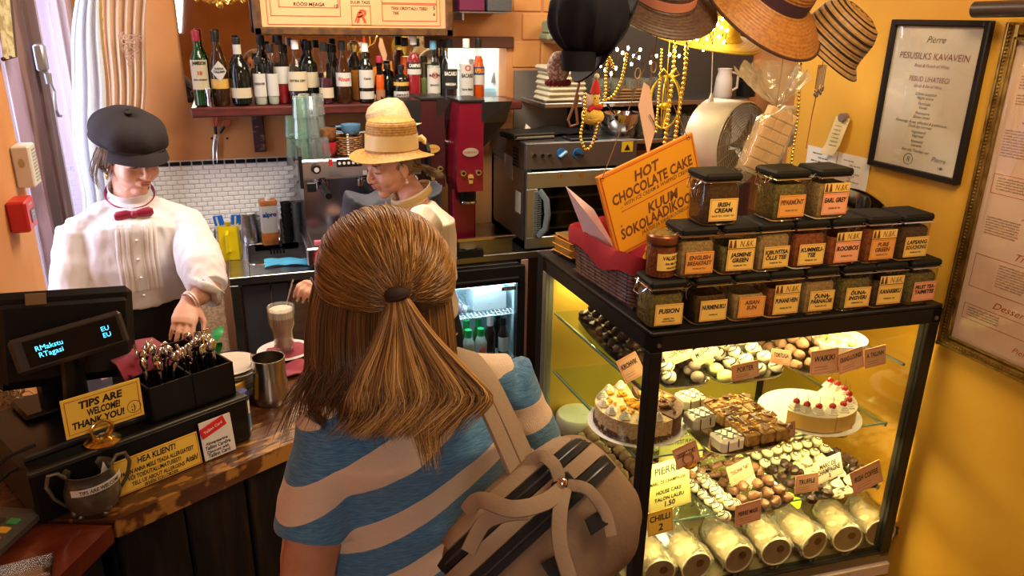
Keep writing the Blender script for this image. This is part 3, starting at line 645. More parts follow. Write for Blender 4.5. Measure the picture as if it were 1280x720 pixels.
def cup(name,x,y,z,r,h,mat,label,cat='cup',handle=0,lean=(0,0,0)):
 t=thing(name,label,cat,(x,y,z));t.rotation_euler=lean
 MB().lathe([(0,.001),(r*.6,0),(r*.8,.006),(r*.98,h*.5),(r,h),(r*.93,h),(r*.88,h*.5),(r*.6,.01),(0,.01)],18).build('bowl',mat,t)
 if handle:
  hx=handle
  MB().tube([(hx*r*.95,0,h*.8),(hx*(r+.02),0,h*.8),(hx*(r+.024),0,h*.4),(hx*r*.9,0,h*.25)],.0045,8).build('handle',mat,t)
 return t
x=AY(410,178,EY+.08).x;cup('red_cup',x,EY+.08,zt2,.036,.06,CUPR,'glossy red cup on the espresso machine right of the glasses')
cup('brown_cup',x,EY+.085,zt2+.0605,.038,.055,CUPN,'brown patterned cup stacked on the red cup')
x2=AY(436,180,EY+.10).x
bk=thing('woven_basket','round brown woven basket on top of the espresso machine','basket',(x2,EY+.12,zt2))
mb=MB()
for j in range(9): mb.tube([((.058+.002*math.sin(12*2*PI*i/36+j*PI))*math.cos(2*PI*i/36),(.058+.002*math.sin(12*2*PI*i/36+j*PI))*math.sin(2*PI*i/36),.005+j*.0085) for i in range(36)],.0046,5,True)
mb.build('weave',CUPN,bk,kind='stuff');MB().lathe([(0,0),(.054,0),(.054,.004),(0,.004)],20).build('base',CUPN,bk)
x3=AY(438,150,EY+.10).x;cup('blue_cup',x3,EY+.10,zt2+.083,.042,.045,CUPB,'pale blue cup with handle lying on the woven basket',handle=-1)
cup('dark_saucer',AY(424,150,EY+.2).x,EY+.20,zt2+.085,.05,.02,BLACKP,'dark green saucer bowl behind the blue cup','bowl')
BG=M('bead_glass',(.85,.78,.6),.15,.4)
mb=MB()
for j in range(9): mb.ball((0,0,.006+j*.0105),(.006,.006,.005),8,5)
tag(mb.build('bead_string',BG),'string of pale glass beads hanging in front of the woven basket','beads',loc=(x2-.01,EY+.052,zt2))
GY=3.2
def P_(px,py,y): return AY(px,py,y)
GX=P_(585,200,GY).x
GRD=M('grinder_red',(.24,.008,.03),.25,coat=.6,metal=.2);HOP=M('smoky_hopper',(.030,.028,.028),.12,spec=.7)
def grinder(x,y,red,label,s=1.0,zb=CZ,colour=None):
 t=thing('coffee_grinder',label,'grinder',(x,y,zb));colour=colour or GRD
 hz=1.60-zb
 MB().prism([(-.065,-.0),(.06,.0),(.06,.20),(-.065,.20)],.0,.035).build('base',BLACKP,t)
 MB().bx(-.055,.055,.10,.20,.03,.36,.01).build('rear_column',colour,t)
 mb=MB();mb.prism([(-.058,.31),(.058,.31),(.058,.345),(.060,hz-.005),(-.048,hz-.005),(-.06,.48),(-.066,.36)],0,.20,Mx=axes((0,.20,0),(1,0,0),(0,0,1)))
 mb.build('housing',colour,t)
 MB().bx(-.052,.064,-.004,.20,hz-.004,hz+.008,.003).build('lid',BLACKP,t)
 MB().lathe([(.034,0),(.038,.012),(.038,.05),(.03,.055)],18,(0,.05,.255)).build('dosing_neck',BLACKP,t)
 MB().lathe([(.039,0),(.042,.006),(.039,.012)],18,(0,.05,.248)).build('neck_ring',CHROME,t)
 MB().lathe([(.0,0),(.045,0),(.05,.008),(.0,.008)],18,(0,.05,.036)).build('dish',CHROME,t)
 mb=MB();mb.prism([(.036*math.cos(a),.019*math.sin(a)) for a in [2*PI*i/20 for i in range(20)]],0,.003,Mx=axes((.0,-.0005,.485),(1,0,0),(0,0,1)))
 mb.build('badge',LBY if not red else M('badge_silver',(.65,.62,.52),.3,.5),t)
 MB().text('FIORENZATO',axes((0,-.0038,.485),(1,0,0),(0,0,1)),.007,0,0,.058,.02).build('lettering',INKR,t)
 for dx in (-.035,.035):
  MB().cyl((dx,0,.395),(dx,-.008,.395),.013,.013,14).build('dial_ring',CHROME,t);MB().cyl((dx,-.008,.395),(dx,-.013,.395),.007,.007,10).build('dial',BLACKP,t)
 MB().cyl((0,-.001,.375),(0,-.004,.375),.013,.013,14).bx(-.010,.010,-.004,-.001,.345,.372,.002).build('small_badge',LBY,t)
 MB().cyl((.06,.08,.50),(.085,.08,.50),.014,.012,12).build('side_knob',CHROME,t)
 for sg in ((1,) if red else (-1,1)):
  hm=MB(Matrix.Diagonal((.52 if sg>0 and not red else 1,1,1,1)));n=4
  top=[(sg*.05,-.01),(sg*.19,.0),(sg*.19,.18),(sg*.05,.19)];bot=[(sg*.04,.05),(sg*.07,.05),(sg*.07,.14),(sg*.04,.14)]
  mid=[(sg*.05,.0),(sg*.17,.02),(sg*.17,.16),(sg*.05,.17)]
  vs=[(a,b_,hz-.21) for a,b_ in bot]+[(a,b_,hz-.09) for a,b_ in mid]+[(a,b_,hz+.0) for a,b_ in top]
  fs=[(0,1,2,3),(8,9,10,11)]+[(j*4+i,j*4+(i+1) % 4,j*4+4+(i+1) % 4,j*4+4+i) for j in range(2) for i in range(4)]
  hm.add(vs,fs);hm.build('hopper',HOP,t)
 return t
grinder(GX+.012,GY,True,'tall red coffee grinder with steel dials and smoky hoppers')
grinder(P_(541,200,GY+.12).x,GY+.13,False,'dark red coffee grinder mostly behind the woman in the straw hat',colour=M('grinder_dark',(.05,.01,.015),.3,coat=.4))
kb=thing('knock_box','wide steel knock-box drawer in front of the grinders','drawer box',(P_(572,290,3.24).x,3.235,CZ+.0005))
kw=P_(640,300,3.24).x-P_(572,300,3.24).x
o=MB().bx(.0,kw,-.0,.02,.0,.085,.004).build('drawer_front',STEEL,kb)
MB().bx(-.01,kw+.01,-.012,.002,.072,.088,.003).build('handle_lip',CHROME,kb)
kb.location.y=3.226;
OY=3.24
ox0=AY(658,180,OY).x;ox1=AY(797,175,OY).x;oz1=AY(658,180,OY).z;oz0=CZ+.012
ov=thing('oven','steel countertop convection oven with blue knobs and open-fronted glass door','oven',(ox0,OY,oz0),0)
W=ox1-ox0;H=oz1-oz0;DD=.50
OVS=M('oven_side_steel',(.20,.21,.23),.32,.9,col2=(.28,.29,.31),nscale=3);PANL=M('oven_panel',(.14,.125,.12),.35,.5)
zc=AY(660,214,OY).z-oz0
mb=MB();mb.bx(0,W,0.02,DD,zc,H,.004).bx(0,.035,.02,DD,0,zc).bx(W-.035,W,.02,DD,0,zc).bx(0,W,.02,DD,0,.03).bx(0,W,DD-.03,DD,0,zc)
mb.build('body',OVS,ov)
MB().bx(0,W,0,.022,zc+.004,H,.003).build('control_panel',PANL,ov)
MB().bx(.03,W-.03,.03,DD-.04,.03,.034).build('cavity_floor',STEEL_D,ov)
for i in range(4):
 z=.075+i*.075
 m=MB();m.bx(.035,W-.035,.03,DD-.05,z,z+.010)
 m.build('tray',M('baking_tray',(.36,.34,.30),.4,.8),ov)
for px in (667,677,686):
 q=AY(px,194,OY);MB().cyl((q.x-ox0,0,q.z-oz0),(q.x-ox0,-.014,q.z-oz0),.011,.009,12).build('switch_knob',CHROME,ov)
BLK_=M('blue_knob',(.02,.12,.35),.3)
for px in (702,722):
 q=AY(px,192,OY);MB().cyl((q.x-ox0,0,q.z-oz0),(q.x-ox0,-.010,q.z-oz0),.026,.024,20).build('knob_ring',BLK_,ov)
 MB().box((0,0,0),(.044,.02,.012),.003,Mx=frame((q.x-ox0,-.018,q.z-oz0),ry=-.6 if px==702 else .3)).build('knob_grip',BLACKP if px>710 else M('knob_blue_grip',(.25,.5,.7),.3),ov)
vt=MB()
for i in range(6): vt.bx(-.004,0,.10,.17,H-.045-i*.016,H-.038-i*.016)
vt.build('vent_slots',BLACKM,ov)
MB().bx(-.002,0,.18,.30,H-.20,H-.09).build('rating_sticker',LBW,ov);MB().bx(-.002,0,.06,.13,H-.34,H-.24).build('rating_sticker',LBW,ov)
tri=MB();q=AY(784,184,OY);tri.add([(q.x-ox0-.03,-.001,q.z-oz0-.022),(q.x-ox0+.03,-.001,q.z-oz0-.022),(q.x-ox0+.03,-.001,q.z-oz0+.028),(q.x-ox0-.03,-.001,q.z-oz0+.028)],[(0,1,2,3)]);
tri.build('warning_sticker',M('warning_yellow',(.85,.60,.02),.5),ov)
tr=MB();tr.add([(q.x-ox0-.016,-.002,q.z-oz0-.014),(q.x-ox0+.016,-.002,q.z-oz0-.014),(q.x-ox0,-.002,q.z-oz0+.016)],[(0,1,2)]);tr.build('warning_symbol',INK,ov)
DRM=M('door_aluminium',(.50,.56,.58),.28,.9)
dz1=zc-.004
mb=MB();mb.bx(.0,W,-.022,.0,dz1-.075,dz1,.003).bx(0,W,-.022,0,.0,.055,.003).bx(0,.055,-.022,0,.055,dz1-.075,.003).bx(W-.05,W,-.022,0,.055,dz1-.075,.003)
o=mb.build('door',DRM,ov)
h=MB()
h.tube([(.06,-.024,.06),(.085,-.05,.10),(.092,-.055,.17),(.085,-.05,.24),(.06,-.024,.28)],[(.012,.016)]*5,8)
for i in range(20): h.bx(.035,.07,-.030,-.022,.07+i*.0105,.075+i*.0105)
h.build('handle',M('handle_grey',(.16,.20,.23),.4),o)
MB().bx(.055,W-.05,-.012,-.008,.055,dz1-.075).build('pane',pane_mat('oven_glass',(.55,.6,.62),.8),o)
MB().bx(.15,.17,-.026,-.022,dz1-.03,dz1-.012).bx(.26,.28,-.026,-.022,dz1-.03,dz1-.012).build('clip',BRASS,o)
for (a,b2) in ((.03,.04),(W-.05,.04),(.03,DD-.05),(W-.05,DD-.05)): MB().cyl((a,b2,-.012),(a,b2,0),.015,.015,8).build('foot',BLACKP,ov)
OT=oz1+.0005
x=AY(640,163,OY+.2).x
fw_=thing('leather_folder','black padded bill folder lying on the left of the oven top','folder',(x+.07,OY+.18,OT),.1)
MB().bx(-.11,.11,-.08,.08,0,.010,.004).bx(-.11,.11,-.08,.08,.018,.03,.005).bx(-.11,-.10,-.08,.08,.008,.02,.003).build('cover',M('black_leather',(.015,.014,.014),.5,bump=.001,bscale=60),fw_)
MB().bx(-.09,.105,-.076,.076,.0105,.0175).build('sheets',CREAM,fw_)
x=AY(700,160,OY+.2).x
tl=MB()
tl.grid(lambda u,v: (-.14+.28*u,-.11+.22*v,.012+.022*abs(noise.noise(V((u*4,v*3,1))))+.018*math.exp(-((u-.4)**2+(v-.5)**2)*9)),22,16,thick=.004)
tag(tl.build('black_oven_cloth',M('black_leather')),'crumpled black oven cloth on the oven beside the bill folder','cloth',loc=(x+.03,OY+.27,OT))
cn=MB().prism([(-.03,0),(.035,0),(.0,.05)],0,.004,Mx=axes((0,0,.0),(1,0,.2),(0,.3,1)))
tag(cn.build('paper_corner',PAPER_W),'white folded paper standing behind the black bill folder','paper',loc=(AY(660,155,OY+.29).x,OY+.28,OT+.001))
x=AY(771,160,OY+.18).x
bwl=thing('mixing_bowl','shiny steel mixing bowl on the oven top','bowl',(x,OY+.16,OT))
MB().lathe([(0,0),(.04,0),(.072,.025),(.092,.065),(.098,.105),(.102,.107),(.098,.11),(.090,.105),(.084,.066),(.066,.03),(0,.008)],28).build('bowl',CHROME,bwl)
MB().tube([(.0,0,.03),(-.03,0,.10),(-.07,.0,.15)],.005,6).build('whisk_handle',BLACKP,bwl)
tag(MB().bx(-.07,.07,-.05,.05,0,.012,.003).build('dark_tray',BLACKP),'small black tray on the oven under the hanging toy','tray',loc=(AY(722,163,OY+.1).x,OY+.07,OT))
FY=3.19
f0,f1=AY(556,341,FY),AY(657,335,FY)
fr=thing('glass_door_fridge','black undercounter fridge with a lit glass door full of drinks','fridge',(f0.x-.06,FY,0))
FW=f1.x-f0.x+.06;FZ1=.845
gx0=.0+.07;gx1=AY(647,356,FY).x-(f0.x-.06);gz1=.758;gz0=.16
mb=MB();mb.bx(0,FW,0,.045,gz1,FZ1,.004).bx(0,FW,0,.045,.05,gz0,.004).bx(0,gx0,0,.045,gz0,gz1).bx(gx1,FW,0,.045,gz0,gz1)
dr=mb.build('door',BLACKP,fr)
MB().tube([(.04,-.012,gz1+.03),(FW-.04,-.012,gz1+.03)],.008,8).build('handle',BLACKM,dr)
MB().bx(gx0,gx1,.012,.016,gz0,gz1).build('pane',pane_mat('fridge_glass',(.88,.96,1),.7),dr)
mb=MB();mb.bx(0,FW,.40,.42,.05,FZ1).bx(0,.02,.05,.40,.05,FZ1).bx(FW-.02,FW,.05,.40,.05,FZ1).bx(0,FW,.05,.40,FZ1-.02,FZ1).bx(0,FW,.05,.40,.05,.07)
mb.build('cabinet',M('fridge_lining',(.62,.70,.72),.4),fr)
MB().bx(gx0,gx1,.03,.05,gz1-.012,gz1-.002).build('light_strip',M('cool_led',(.7,.9,1),.5,emit=(.65,.9,1),estr=6),fr)
light('fridge_light','AREA',(fr.location.x+(gx0+gx1)/2,FY+.09,.80),2.2,(.72,.92,1.0),.28,.03,(fr.location.x+(gx0+gx1)/2,FY+.22,0))
zs=AY(600,390,FY+.1).z
MB().bx(gx1-.075,gx1-.005,.008,.012,gz1-.035,gz1-.018).build('brand_plate',BLACKM,fr)
MB().text('TEFCOLD',axes((gx1-.04,.0075,gz1-.0265),(1,0,0),(0,0,1)),.009,0,0,.06,.02,0).build('lettering',INKW,fr)
def wire_shelf(z):
 m=MB()
 for i in range(16): m.tube([(.025,.06+i*.021,z),(FW-.025,.06+i*.021,z)],.0018,5)
 for i in range(20): m.tube([(.03+i*(FW-.06)/19,.055,z+.003),(.03+i*(FW-.06)/19,.38,z+.003)],.0016,5)
 m.tube([(.025,.055,z+.002),(FW-.025,.055,z+.002)],.004,6);return m
ws1,ws2=zs-.01,.345
wire_shelf(ws1).build('wire_shelf',M('white_wire',(.8,.85,.85),.4),fr);wire_shelf(ws2).build('wire_shelf',M('white_wire'),fr)
FX=fr.location.x
bx0=AY(592,388,FY+.12).x;bx1=AY(633,383,FY+.12).x
cb=thing('white_carton_box','white cardboard box on the upper shelf of the lit fridge','box',(bx0,FY+.12,ws1+.005))
MB().bx(0,bx1-bx0,0,.14,0,.105,.002).build('box',M('white_card',(.72,.74,.74),.6),cb)
MB().text('. .. .',axes(((bx1-bx0)/2,-.001,.04),(1,0,0),(0,0,1)),.012).build('lettering',INK,cb)
tag(MB().bx(0,.035,0,.08,0,.11,.002).build('blue_carton',M('sky_blue_card',(.05,.35,.7),.5)),'blue carton at the left of the upper fridge shelf','carton',loc=(AY(563,380,FY+.1).x,FY+.1,ws1+.005))
for i,(px,s_) in enumerate(((574,.017),(581,.013),(587,.012))):
 p=AY(px,385,FY+.13)
 tag(MB().lathe([(0,0),(s_*.8,0),(s_,s_*.8),(s_,s_*2),(s_*.6,s_*2.6),(0,s_*2.6)],10).build('small_jar',[M('mauve_jar',(.3,.2,.25),.4),WHITEP,M('grey_jar',(.3,.32,.33),.4)][i]),['mauve jar left of the white box in the fridge','small white jar left of the white box in the fridge','tiny grey jar touching the white box in the fridge'][i],'jar',loc=(p.x,FY+.13,ws1+.005))
gbot=M('lime_bottle',(.10,.28,.05),.12,coat=.5);gcap=M('green_cap',(.03,.5,.12),.35)
def fbottle(px,y,h,r,body,capm,label,lab=None,z=ws2,cap_h=.2,grp='drinks in the lit fridge',labm=LBW,fruit=None):
 x=AY(px,425,FY+y).x
 t=thing('drink_bottle',label,'bottle',(x,FY+y,z+.005),0,grp)
 MB().lathe([(0,.002),(r*.9,0),(r,.008),(r,h*.55),(r*.6,h*.75),(r*.45,h*(1-cap_h)),(r*.45,h*.97)],14).build('body',body,t)
 MB().lathe([(r*.6,h*(1-cap_h)),(r*.6,h),(0,h)],12).build('cap',capm,t)
 if lab: MB().grid(lambda u,v: ((r+.0008)*math.sin((u-.5)*3),-(r+.0008)*math.cos((u-.5)*3),h*(lab[0]+(lab[1]-lab[0])*v)),9,2).build('label',labm,t)
 if fruit: MB().prism([(r*.55*math.cos(a),r*.55*math.sin(a)) for a in [2*PI*i/12 for i in range(12)]],0,.001,Mx=axes((0,-r-.002,h*.32),(1,0,0),(0,0,1))).build('fruit_print',fruit,t)
LIME=M('lime_print',(.35,.62,.05),.5);PEACH=M('peach_print',(.8,.25,.12),.5)
fbottle(566,.10,.17,.02,M('olive_bottle',(.10,.12,.04),.2),LBW,'slim olive bottle with white cap at the left edge of the fridge')
fbottle(573,.16,.18,.022,M('olive_bottle'),WHITEP,'second olive bottle in the fridge, just right of the slim one')
fbottle(585.5,.10,.155,.030,M('white_juice',(.55,.62,.55),.2),gcap,'juice bottle with green cap and lime print, front row of the fridge',(.05,.55),fruit=LIME,cap_h=.3)
fbottle(601,.10,.155,.030,M('white_juice'),gcap,'juice bottle with green cap and peach print, front row of the fridge',(.05,.55),fruit=PEACH,cap_h=.3)
fbottle(583,.20,.165,.028,gbot,gcap,'green-capped bottle behind the lime-print bottle',cap_h=.3)
fbottle(598,.20,.165,.028,gbot,gcap,'green-capped bottle behind the peach-print bottle',cap_h=.3)
fbottle(612.5,.11,.215,.026,M('cola_bottle',(.03,.012,.01),.15,coat=.5),WHITEP,'dark bottle with tall white cap in the fridge',cap_h=.28)
fbottle(629,.10,.20,.026,M('cola_bottle'),BLACKP,'dark bottle with white label at the right of the fridge shelf',(.12,.5))
fbottle(622,.20,.20,.026,M('cola_bottle'),BLACKP,'dark bottle behind the white-labelled one in the fridge')
for i in range(3): fbottle(572+i*28,.12,.09,.027,[M('olive_bottle'),gbot,M('cola_bottle')][i],[WHITEP,gcap,BLACKP][i],['olive','green','dark'][i]+' short bottle on the lowest fridge shelf',z=.07)
p0,p1=AY(674,321,3.14),AY(700,321,3.14)
mb=MB().bx(1.36,1.40,2.32,3.20,0,.88,.003);
tag(mb.build('side_screen',BLACKM),'black screen panel between the glass-door fridge and the cake case','panel')
tag(MB().bx(.93,.975,2.275,2.33,0,1.19,.004).build('black_post',BLACKM),'black upright post behind the left rear corner of the cake case','post')
KY=3.45
k0=AY(745,131,KY).x;k1=2.55
kz1=AY(750,128,KY).z;kz0=AY(760,176,KY).z
ks=thing('kitchen_shelf','steel kitchen wall shelves holding glasses behind the hanging hats','shelf',(k0-.27,KY,kz1))
mb=MB().bx(0,k1-k0+.27,0,WY-KY,-.022,0,.003);mb.build('shelf_board',STEEL,ks)
MB().bx(.34,k1-k0+.27,0,WY-KY,kz0-kz1-.022,kz0-kz1,.003).build('shelf_board',STEEL,ks)
for x in (.27,.85,1.15): MB().bx(x,x+.02,0,.02,kz0-kz1+.10,-.022,.002).build('upright',STEEL,ks)
MB().bx(AY(643,100,WY-.02).x,AY(643,100,WY-.02).x+.30,WY-.02,WY-.006,1.28,AY(655,88,WY-.02).z).build('splash_panel',M('splash_steel',(.30,.28,.26),.4,.6),wall_back)
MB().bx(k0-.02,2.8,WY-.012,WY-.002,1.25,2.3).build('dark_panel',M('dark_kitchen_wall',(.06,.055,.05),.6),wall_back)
bkm=M('block_paint',(.72,.36,.12),.8,col2=(.60,.27,.08),nscale=5)
for j in range(5):
 for i in range(3):
  x0=nx1+.03+i*.16+(j % 2)*.05;z0_=1.70+j*.135
  if x0+.15<1.75: obj('stone_block',MB().box((0,0,0),(.152,.01,.128),.006).mesh('stone_block',bkm),wall_back).location=(x0+.076,WY-.003,z0_+.065)
TOW=M('pale_towel',(.62,.58,.42),.85,bump=.001,bscale=120)
tx=AY(703,110,KY+.1).x
for i in range(7):
 m=MB().bx(-.10,.10,-.09,.09,0,.0235,.010)
 o=tag(m.build('folded_towel',TOW),'pale folded towel, %s in the pile on the kitchen shelf' % ['lowest','second from below','third from below','middle one','third from above','second from above','topmost'][i],'towel','folded towels on the kitchen shelf',loc=(tx+random.uniform(-.012,.012)-.01*(i==0),KY+.12,kz1+.0005+i*.0243),rz=random.uniform(-.05,.05))
for i in range(4):
 m=MB().bx(-.09,.09,-.08,.08,0,.014,.006)
 tag(m.build('folded_napkin',M('brown_cloth',(.28,.16,.06),.9)),'brown folded napkin, %s in the small pile right of the towels' % ['lowest','second','third','top'][i],'napkin','brown napkins right of the towels',loc=(AY(778,110,KY+.12).x+.01*i,KY+.12,kz1+.0005+i*.0145))
tag(MB().bx(-.10,.10,-.06,.06,0,.03,.008).bx(-.09,.09,-.05,.05,.03,.09,.008).build('container',M('greenish_tub',(.25,.33,.22),.5)),'greenish lidded tub on the wall left of the black cap','tub',loc=(AY(703,50,WY-.1).x,WY-.085,AY(703,50,WY-.1).z))
MB().bx(AY(690,50,WY-.1).x-.02,AY(690,50,WY-.1).x+.25,WY-.17,WY-.012,AY(703,50,WY-.1).z-.014,AY(703,50,WY-.1).z-.001).build('tub_shelf',STEEL_D,wall_back)
GK=pane_mat('kitchen_glass',(.90,.93,.90),5,.05,.13,(.75,.82,.78))
gk=MB().lathe([(0,.002),(.026,0),(.03,.01),(.034,.10),(.031,.10),(.026,.012),(0,.010)],12).mesh('tumbler',GK)
mugm=MB().lathe([(0,.002),(.03,0),(.036,.02),(.036,.105),(.032,.105),(.030,.012),(0,.010)],12).tube([(.034,0,.09),(.06,0,.085),(.06,0,.03),(.034,0,.02)],.005,6).mesh('glass_mug',GK)
n=0
for (z,zl) in ((kz1,'upper'),(kz0,'lower')):
 for row in (0,1):
  for i in range(9):
   px=(788 if zl=='upper' else 772)+i*13.5+row*6
   if zl=='upper' and px>850: continue
   y=KY+.07+row*.11;x=AY(px,100,y).x
   o=obj('glass_mug' if zl=='lower' else 'tumbler',mugm if zl=='lower' else gk)
   tag(o,'clear glass %s on the %s kitchen shelf, %s row, %s from the left' % ('mug' if zl=='lower' else 'tumbler',zl,['front','rear'][row],['first','second','third','fourth','fifth','sixth','seventh','eighth','ninth'][i]),'glass','glasses on the %s kitchen shelf' % zl,loc=(k0+.06+i*.082+row*.03,y,z+.001),rz=random.uniform(0,6))
wj=thing('white_jug','white china jug on the upper kitchen shelf behind the yellow straw hat','jug',(AY(905,100,KY+.08).x,KY+.08,kz1+.0005))
MB().lathe([(0,.002),(.045,0),(.05,.01),(.042,.10),(.034,.13),(.038,.15),(.035,.15),(.03,.13),(0,.02)],18).build('body',WHITEP,wj)
MB().tube([(.038,0,.13),(.085,0,.12),(.085,0,.05),(.045,0,.03)],.007,8).build('handle',WHITEP,wj)
tag(MB().lathe([(0,0),(.04,0),(.045,.03),(.03,.09),(.012,.12),(.012,.13),(0,.13)],14).build('brown_flask',M('brown_gloss',(.05,.02,.02),.15,coat=.5)),'small round dark brown flask beneath the string lights on the kitchen shelf','flask',loc=(AY(786,100,KY+.1).x-.02,KY+.25,kz1+.0005))
tag(MB().lathe([(0,0),(.05,0),(.055,.08),(.05,.085),(.05,.1),(0,.1)],14).build('black_pot',BLACKP),'black pot right of the white jug on the upper kitchen shelf','pot',loc=(AY(937,100,KY+.1).x,KY+.12,kz1+.0005))
kc=thing('kitchen_cabinet','dark steel kitchen cabinet beyond the oven','cabinet',(2.0,3.24,0))
MB().bx(-.12,.80,0,.50,.86,.90,.003).build('worktop',STEEL,kc);MB().bx(-.12,.80,.02,.50,0,.86).build('body',BLACKM,kc)
for i,(x,h,r,m,l) in enumerate(((2.0,.22,.05,STEEL_D,'tall steel canister on the dark kitchen cabinet'),(2.18,.17,.05,BLACKP,'black canister in the middle of the kitchen cabinet'),(2.36,.20,.045,WHITEP,'white canister on the dark kitchen cabinet'),(2.55,.25,.05,M('brown_gloss'),'brown canister at the right of the kitchen cabinet'))):
 tag(MB().lathe([(0,0),(r,0),(r,h*.9),(r*.7,h*.95),(r*.7,h),(0,h)],16).build('canister',m),l,'canister',loc=(x,3.42,.9005))
p=AZ(268,440,.55)
BAG=M('dark_bin_bag',(.05,.06,.09),.18,coat=.5,bump=.004,bscale=12)
bn=thing('waste_bin','bin lined with a shiny dark plastic bag beside the back counter','bin',(-.20,3.09,0))
def bagf(u,v):
 a=2*PI*u;k=1+.10*noise.noise(V((math.cos(a)*2,math.sin(a)*2,v*5)));r_=(.115+.02*v)*k
 return (r_*math.cos(a),r_*math.sin(a),.02+.56*v+.02*noise.noise(V((a,v*3,5))))
MB().grid(bagf,32,14,closeu=True,thick=.003).build('liner_bag',BAG,bn)
MB().lathe([(0,0),(.10,0),(.115,.50),(.0,.50)],20).build('body',BLACKP,bn)
pl=thing('leafy_plant','green leafy stems sticking out beside the bin bag','plant',(-.28,2.99,0))
MB().lathe([(0,0),(.06,0),(.075,.42),(.07,.42),(0,.38)],16).build('pot',M('dark_blue_pot',(.03,.06,.14),.4),pl)
LEAF=M('leaf_green',(.05,.42,.10),.45,col2=(.03,.25,.05),nscale=20)
st=MB();tips=[]
for (dx,dz,dy) in ((-.03,.36,0),(.06,.22,-.02),(.11,.34,.02),(.02,.30,.03),(-.07,.25,-.02),(.09,.14,-.04)):
 st.tube([(0,0,.38),(dx*.5,dy,.38+dz*.5),(dx,dy,.38+dz)],[.006,.005,.003],6);tips.append((dx,dy,.38+dz))
st.build('stem',LEAF,pl)
for (dx,dy,dz) in tips:
 for s_ in range(3):
  m=MB();a=random.uniform(-1.4,1.4)+s_*2;L=random.uniform(.06,.09)
  q=frame((dx,dy,dz-.03*s_),rz=a,ry=-.5-.3*s_)
  m.M=q;m.grid(lambda u,v: (L*u,(v-.5)*.045*math.sin(PI*min(1,u*.95+.05))**.7,.015*math.sin(PI*u)-.01*abs(v-.5)*2),8,4,thick=.0012)
  m.build('leaf',LEAF,pl)
tag(MB().bx(LWX+.02,cx0-.03,3.25,3.27,.0,.93,.003).build('speckled_board',M('speckled_beige',(.80,.58,.42),.8,col2=(.62,.38,.24),nscale=90,contrast=(.45,.55))),'speckled beige board closing the gap left of the back counter','board')
CT=1.20
LF=AZ(815.5,417,CT);RF=AZ(1180,380,CT);LB=AZ(679,318,CT)
ex=(RF-LF);CW=ex.length;ex=ex/CW;ey=(LB-LF);CDp=ey.length;ey=ey/CDp
CM=Matrix(((ex.x,ey.x,0,LF.x),(ex.y,ey.y,0,LF.y),(0,0,1,0),(0,0,0,1)))
def C_(s,t,z): return CM @ V((s,t,z))
CZB=.335
FRM=M('case_black_frame',(.014,.012,.011),.35)
ca=thing('cake_display_case','black framed glass display case of cakes and truffles, tea jars on its roof','display case',(0,0,0))
mb=MB(CM);w=.032
mb.bx(0,CW,0,CDp,CT-.012,CT,.003)
mb.bx(0,CW,0,.035,CT-.055,CT-.012).bx(0,.03,0,CDp,CT-.055,CT-.012).bx(0,CW,CDp-.03,CDp,CT-.055,CT-.012).bx(CW-.03,CW,0,CDp,CT-.055,CT-.012)
mb.build('roof',FRM,ca)
for (a,b2,nm) in ((0,.034,'front_post'),(CW-.036,CW,'front_post')):
 MB(CM).bx(a,b2,0,.034,CZB,CT-.055,.002).build(nm,FRM,ca)
MB(CM).bx(0,.03,CDp-.03,CDp,CZB,CT-.055,.002).build('rear_post',M('pale_steel_post',(.42,.44,.36),.35,.7),ca)
MB(CM).bx(CW-.03,CW,CDp-.03,CDp,CZB,CT-.055,.002).build('rear_post',FRM,ca)
MB(CM).bx(0,CW,0,.035,CZB-.02,CZB+.018,.002).bx(0,.03,0,CDp,CZB-.02,CZB+.018).build('lower_rail',FRM,ca)
MB(CM).bx(-.002,CW+.002,-.012,CDp,CZB-.065,CZB-.02,.004).build('plinth_trim',M('grey_pink_trim',(.55,.45,.40),.4),ca)
MB(CM).bx(.01,CW-.01,.01,CDp-.01,.0,CZB-.065).build('base_cabinet',BLACKM,ca)
MB(CM).bx(.0,CW,.0,CDp,CZB-.02,CZB+.012).build('floor_plate',M('case_floor',(.30,.24,.13),.4),ca)
CG=pane_mat('case_glass',(.97,.98,.95),.9)
MB(CM).bx(.034,CW-.036,.012,.016,CZB+.018,CT-.055).build('front_pane',CG,ca)
MB(CM).bx(.010,.014,.034,CDp-.03,CZB+.018,CT-.055).build('side_pane',CG,ca)
MB(CM).bx(CW-.012,CW-.008,.036,CDp-.03,CZB+.018,CT-.055).build('side_pane',pane_mat('side_glass',(.98,.95,.85),3.2),ca)
for sx in (.03,CW/2):
 MB(CM).bx(sx,sx+CW/2-.03,CDp-.02-.008*(sx>.1),CDp-.015-.008*(sx>.1),CZB+.018,CT-.055).build('sliding_door',M('yellow_backing',(.80,.52,.07),.35),ca)
for (s_,z_) in ((.020,CT-.035),(CW-.018,CT-.04)): MB(CM).cyl((s_,0,z_),(s_,-.004,z_),.006,.006,8).build('screw',STEEL_D,ca)
LEDM=M('warm_led',(1,.8,.4),.5,emit=(1,.78,.34),estr=4)
MB(CM).bx(.05,CW-.05,.040,.055,CT-.062,CT-.055).build('light_strip',LEDM,ca)
MB(CM).bx(.05,CW-.05,CDp-.06,CDp-.045,CT-.062,CT-.055).build('light_strip',LEDM,ca)
def case_light(t,z,pw,tz=-1,sy=.03,L=.8):
 p=C_(CW/2,t,z);light('case_light','AREA',tuple(p),pw,(1.0,.80,.36),L,sy,tuple(p+V((0,(.30-t)*.5,tz)))).rotation_euler=(R(12) if t<.3 else R(-12),0,math.atan2(ex.y,ex.x))
case_light(.06,CT-.065,3.6);case_light(CDp-.07,CT-.065,4.6)
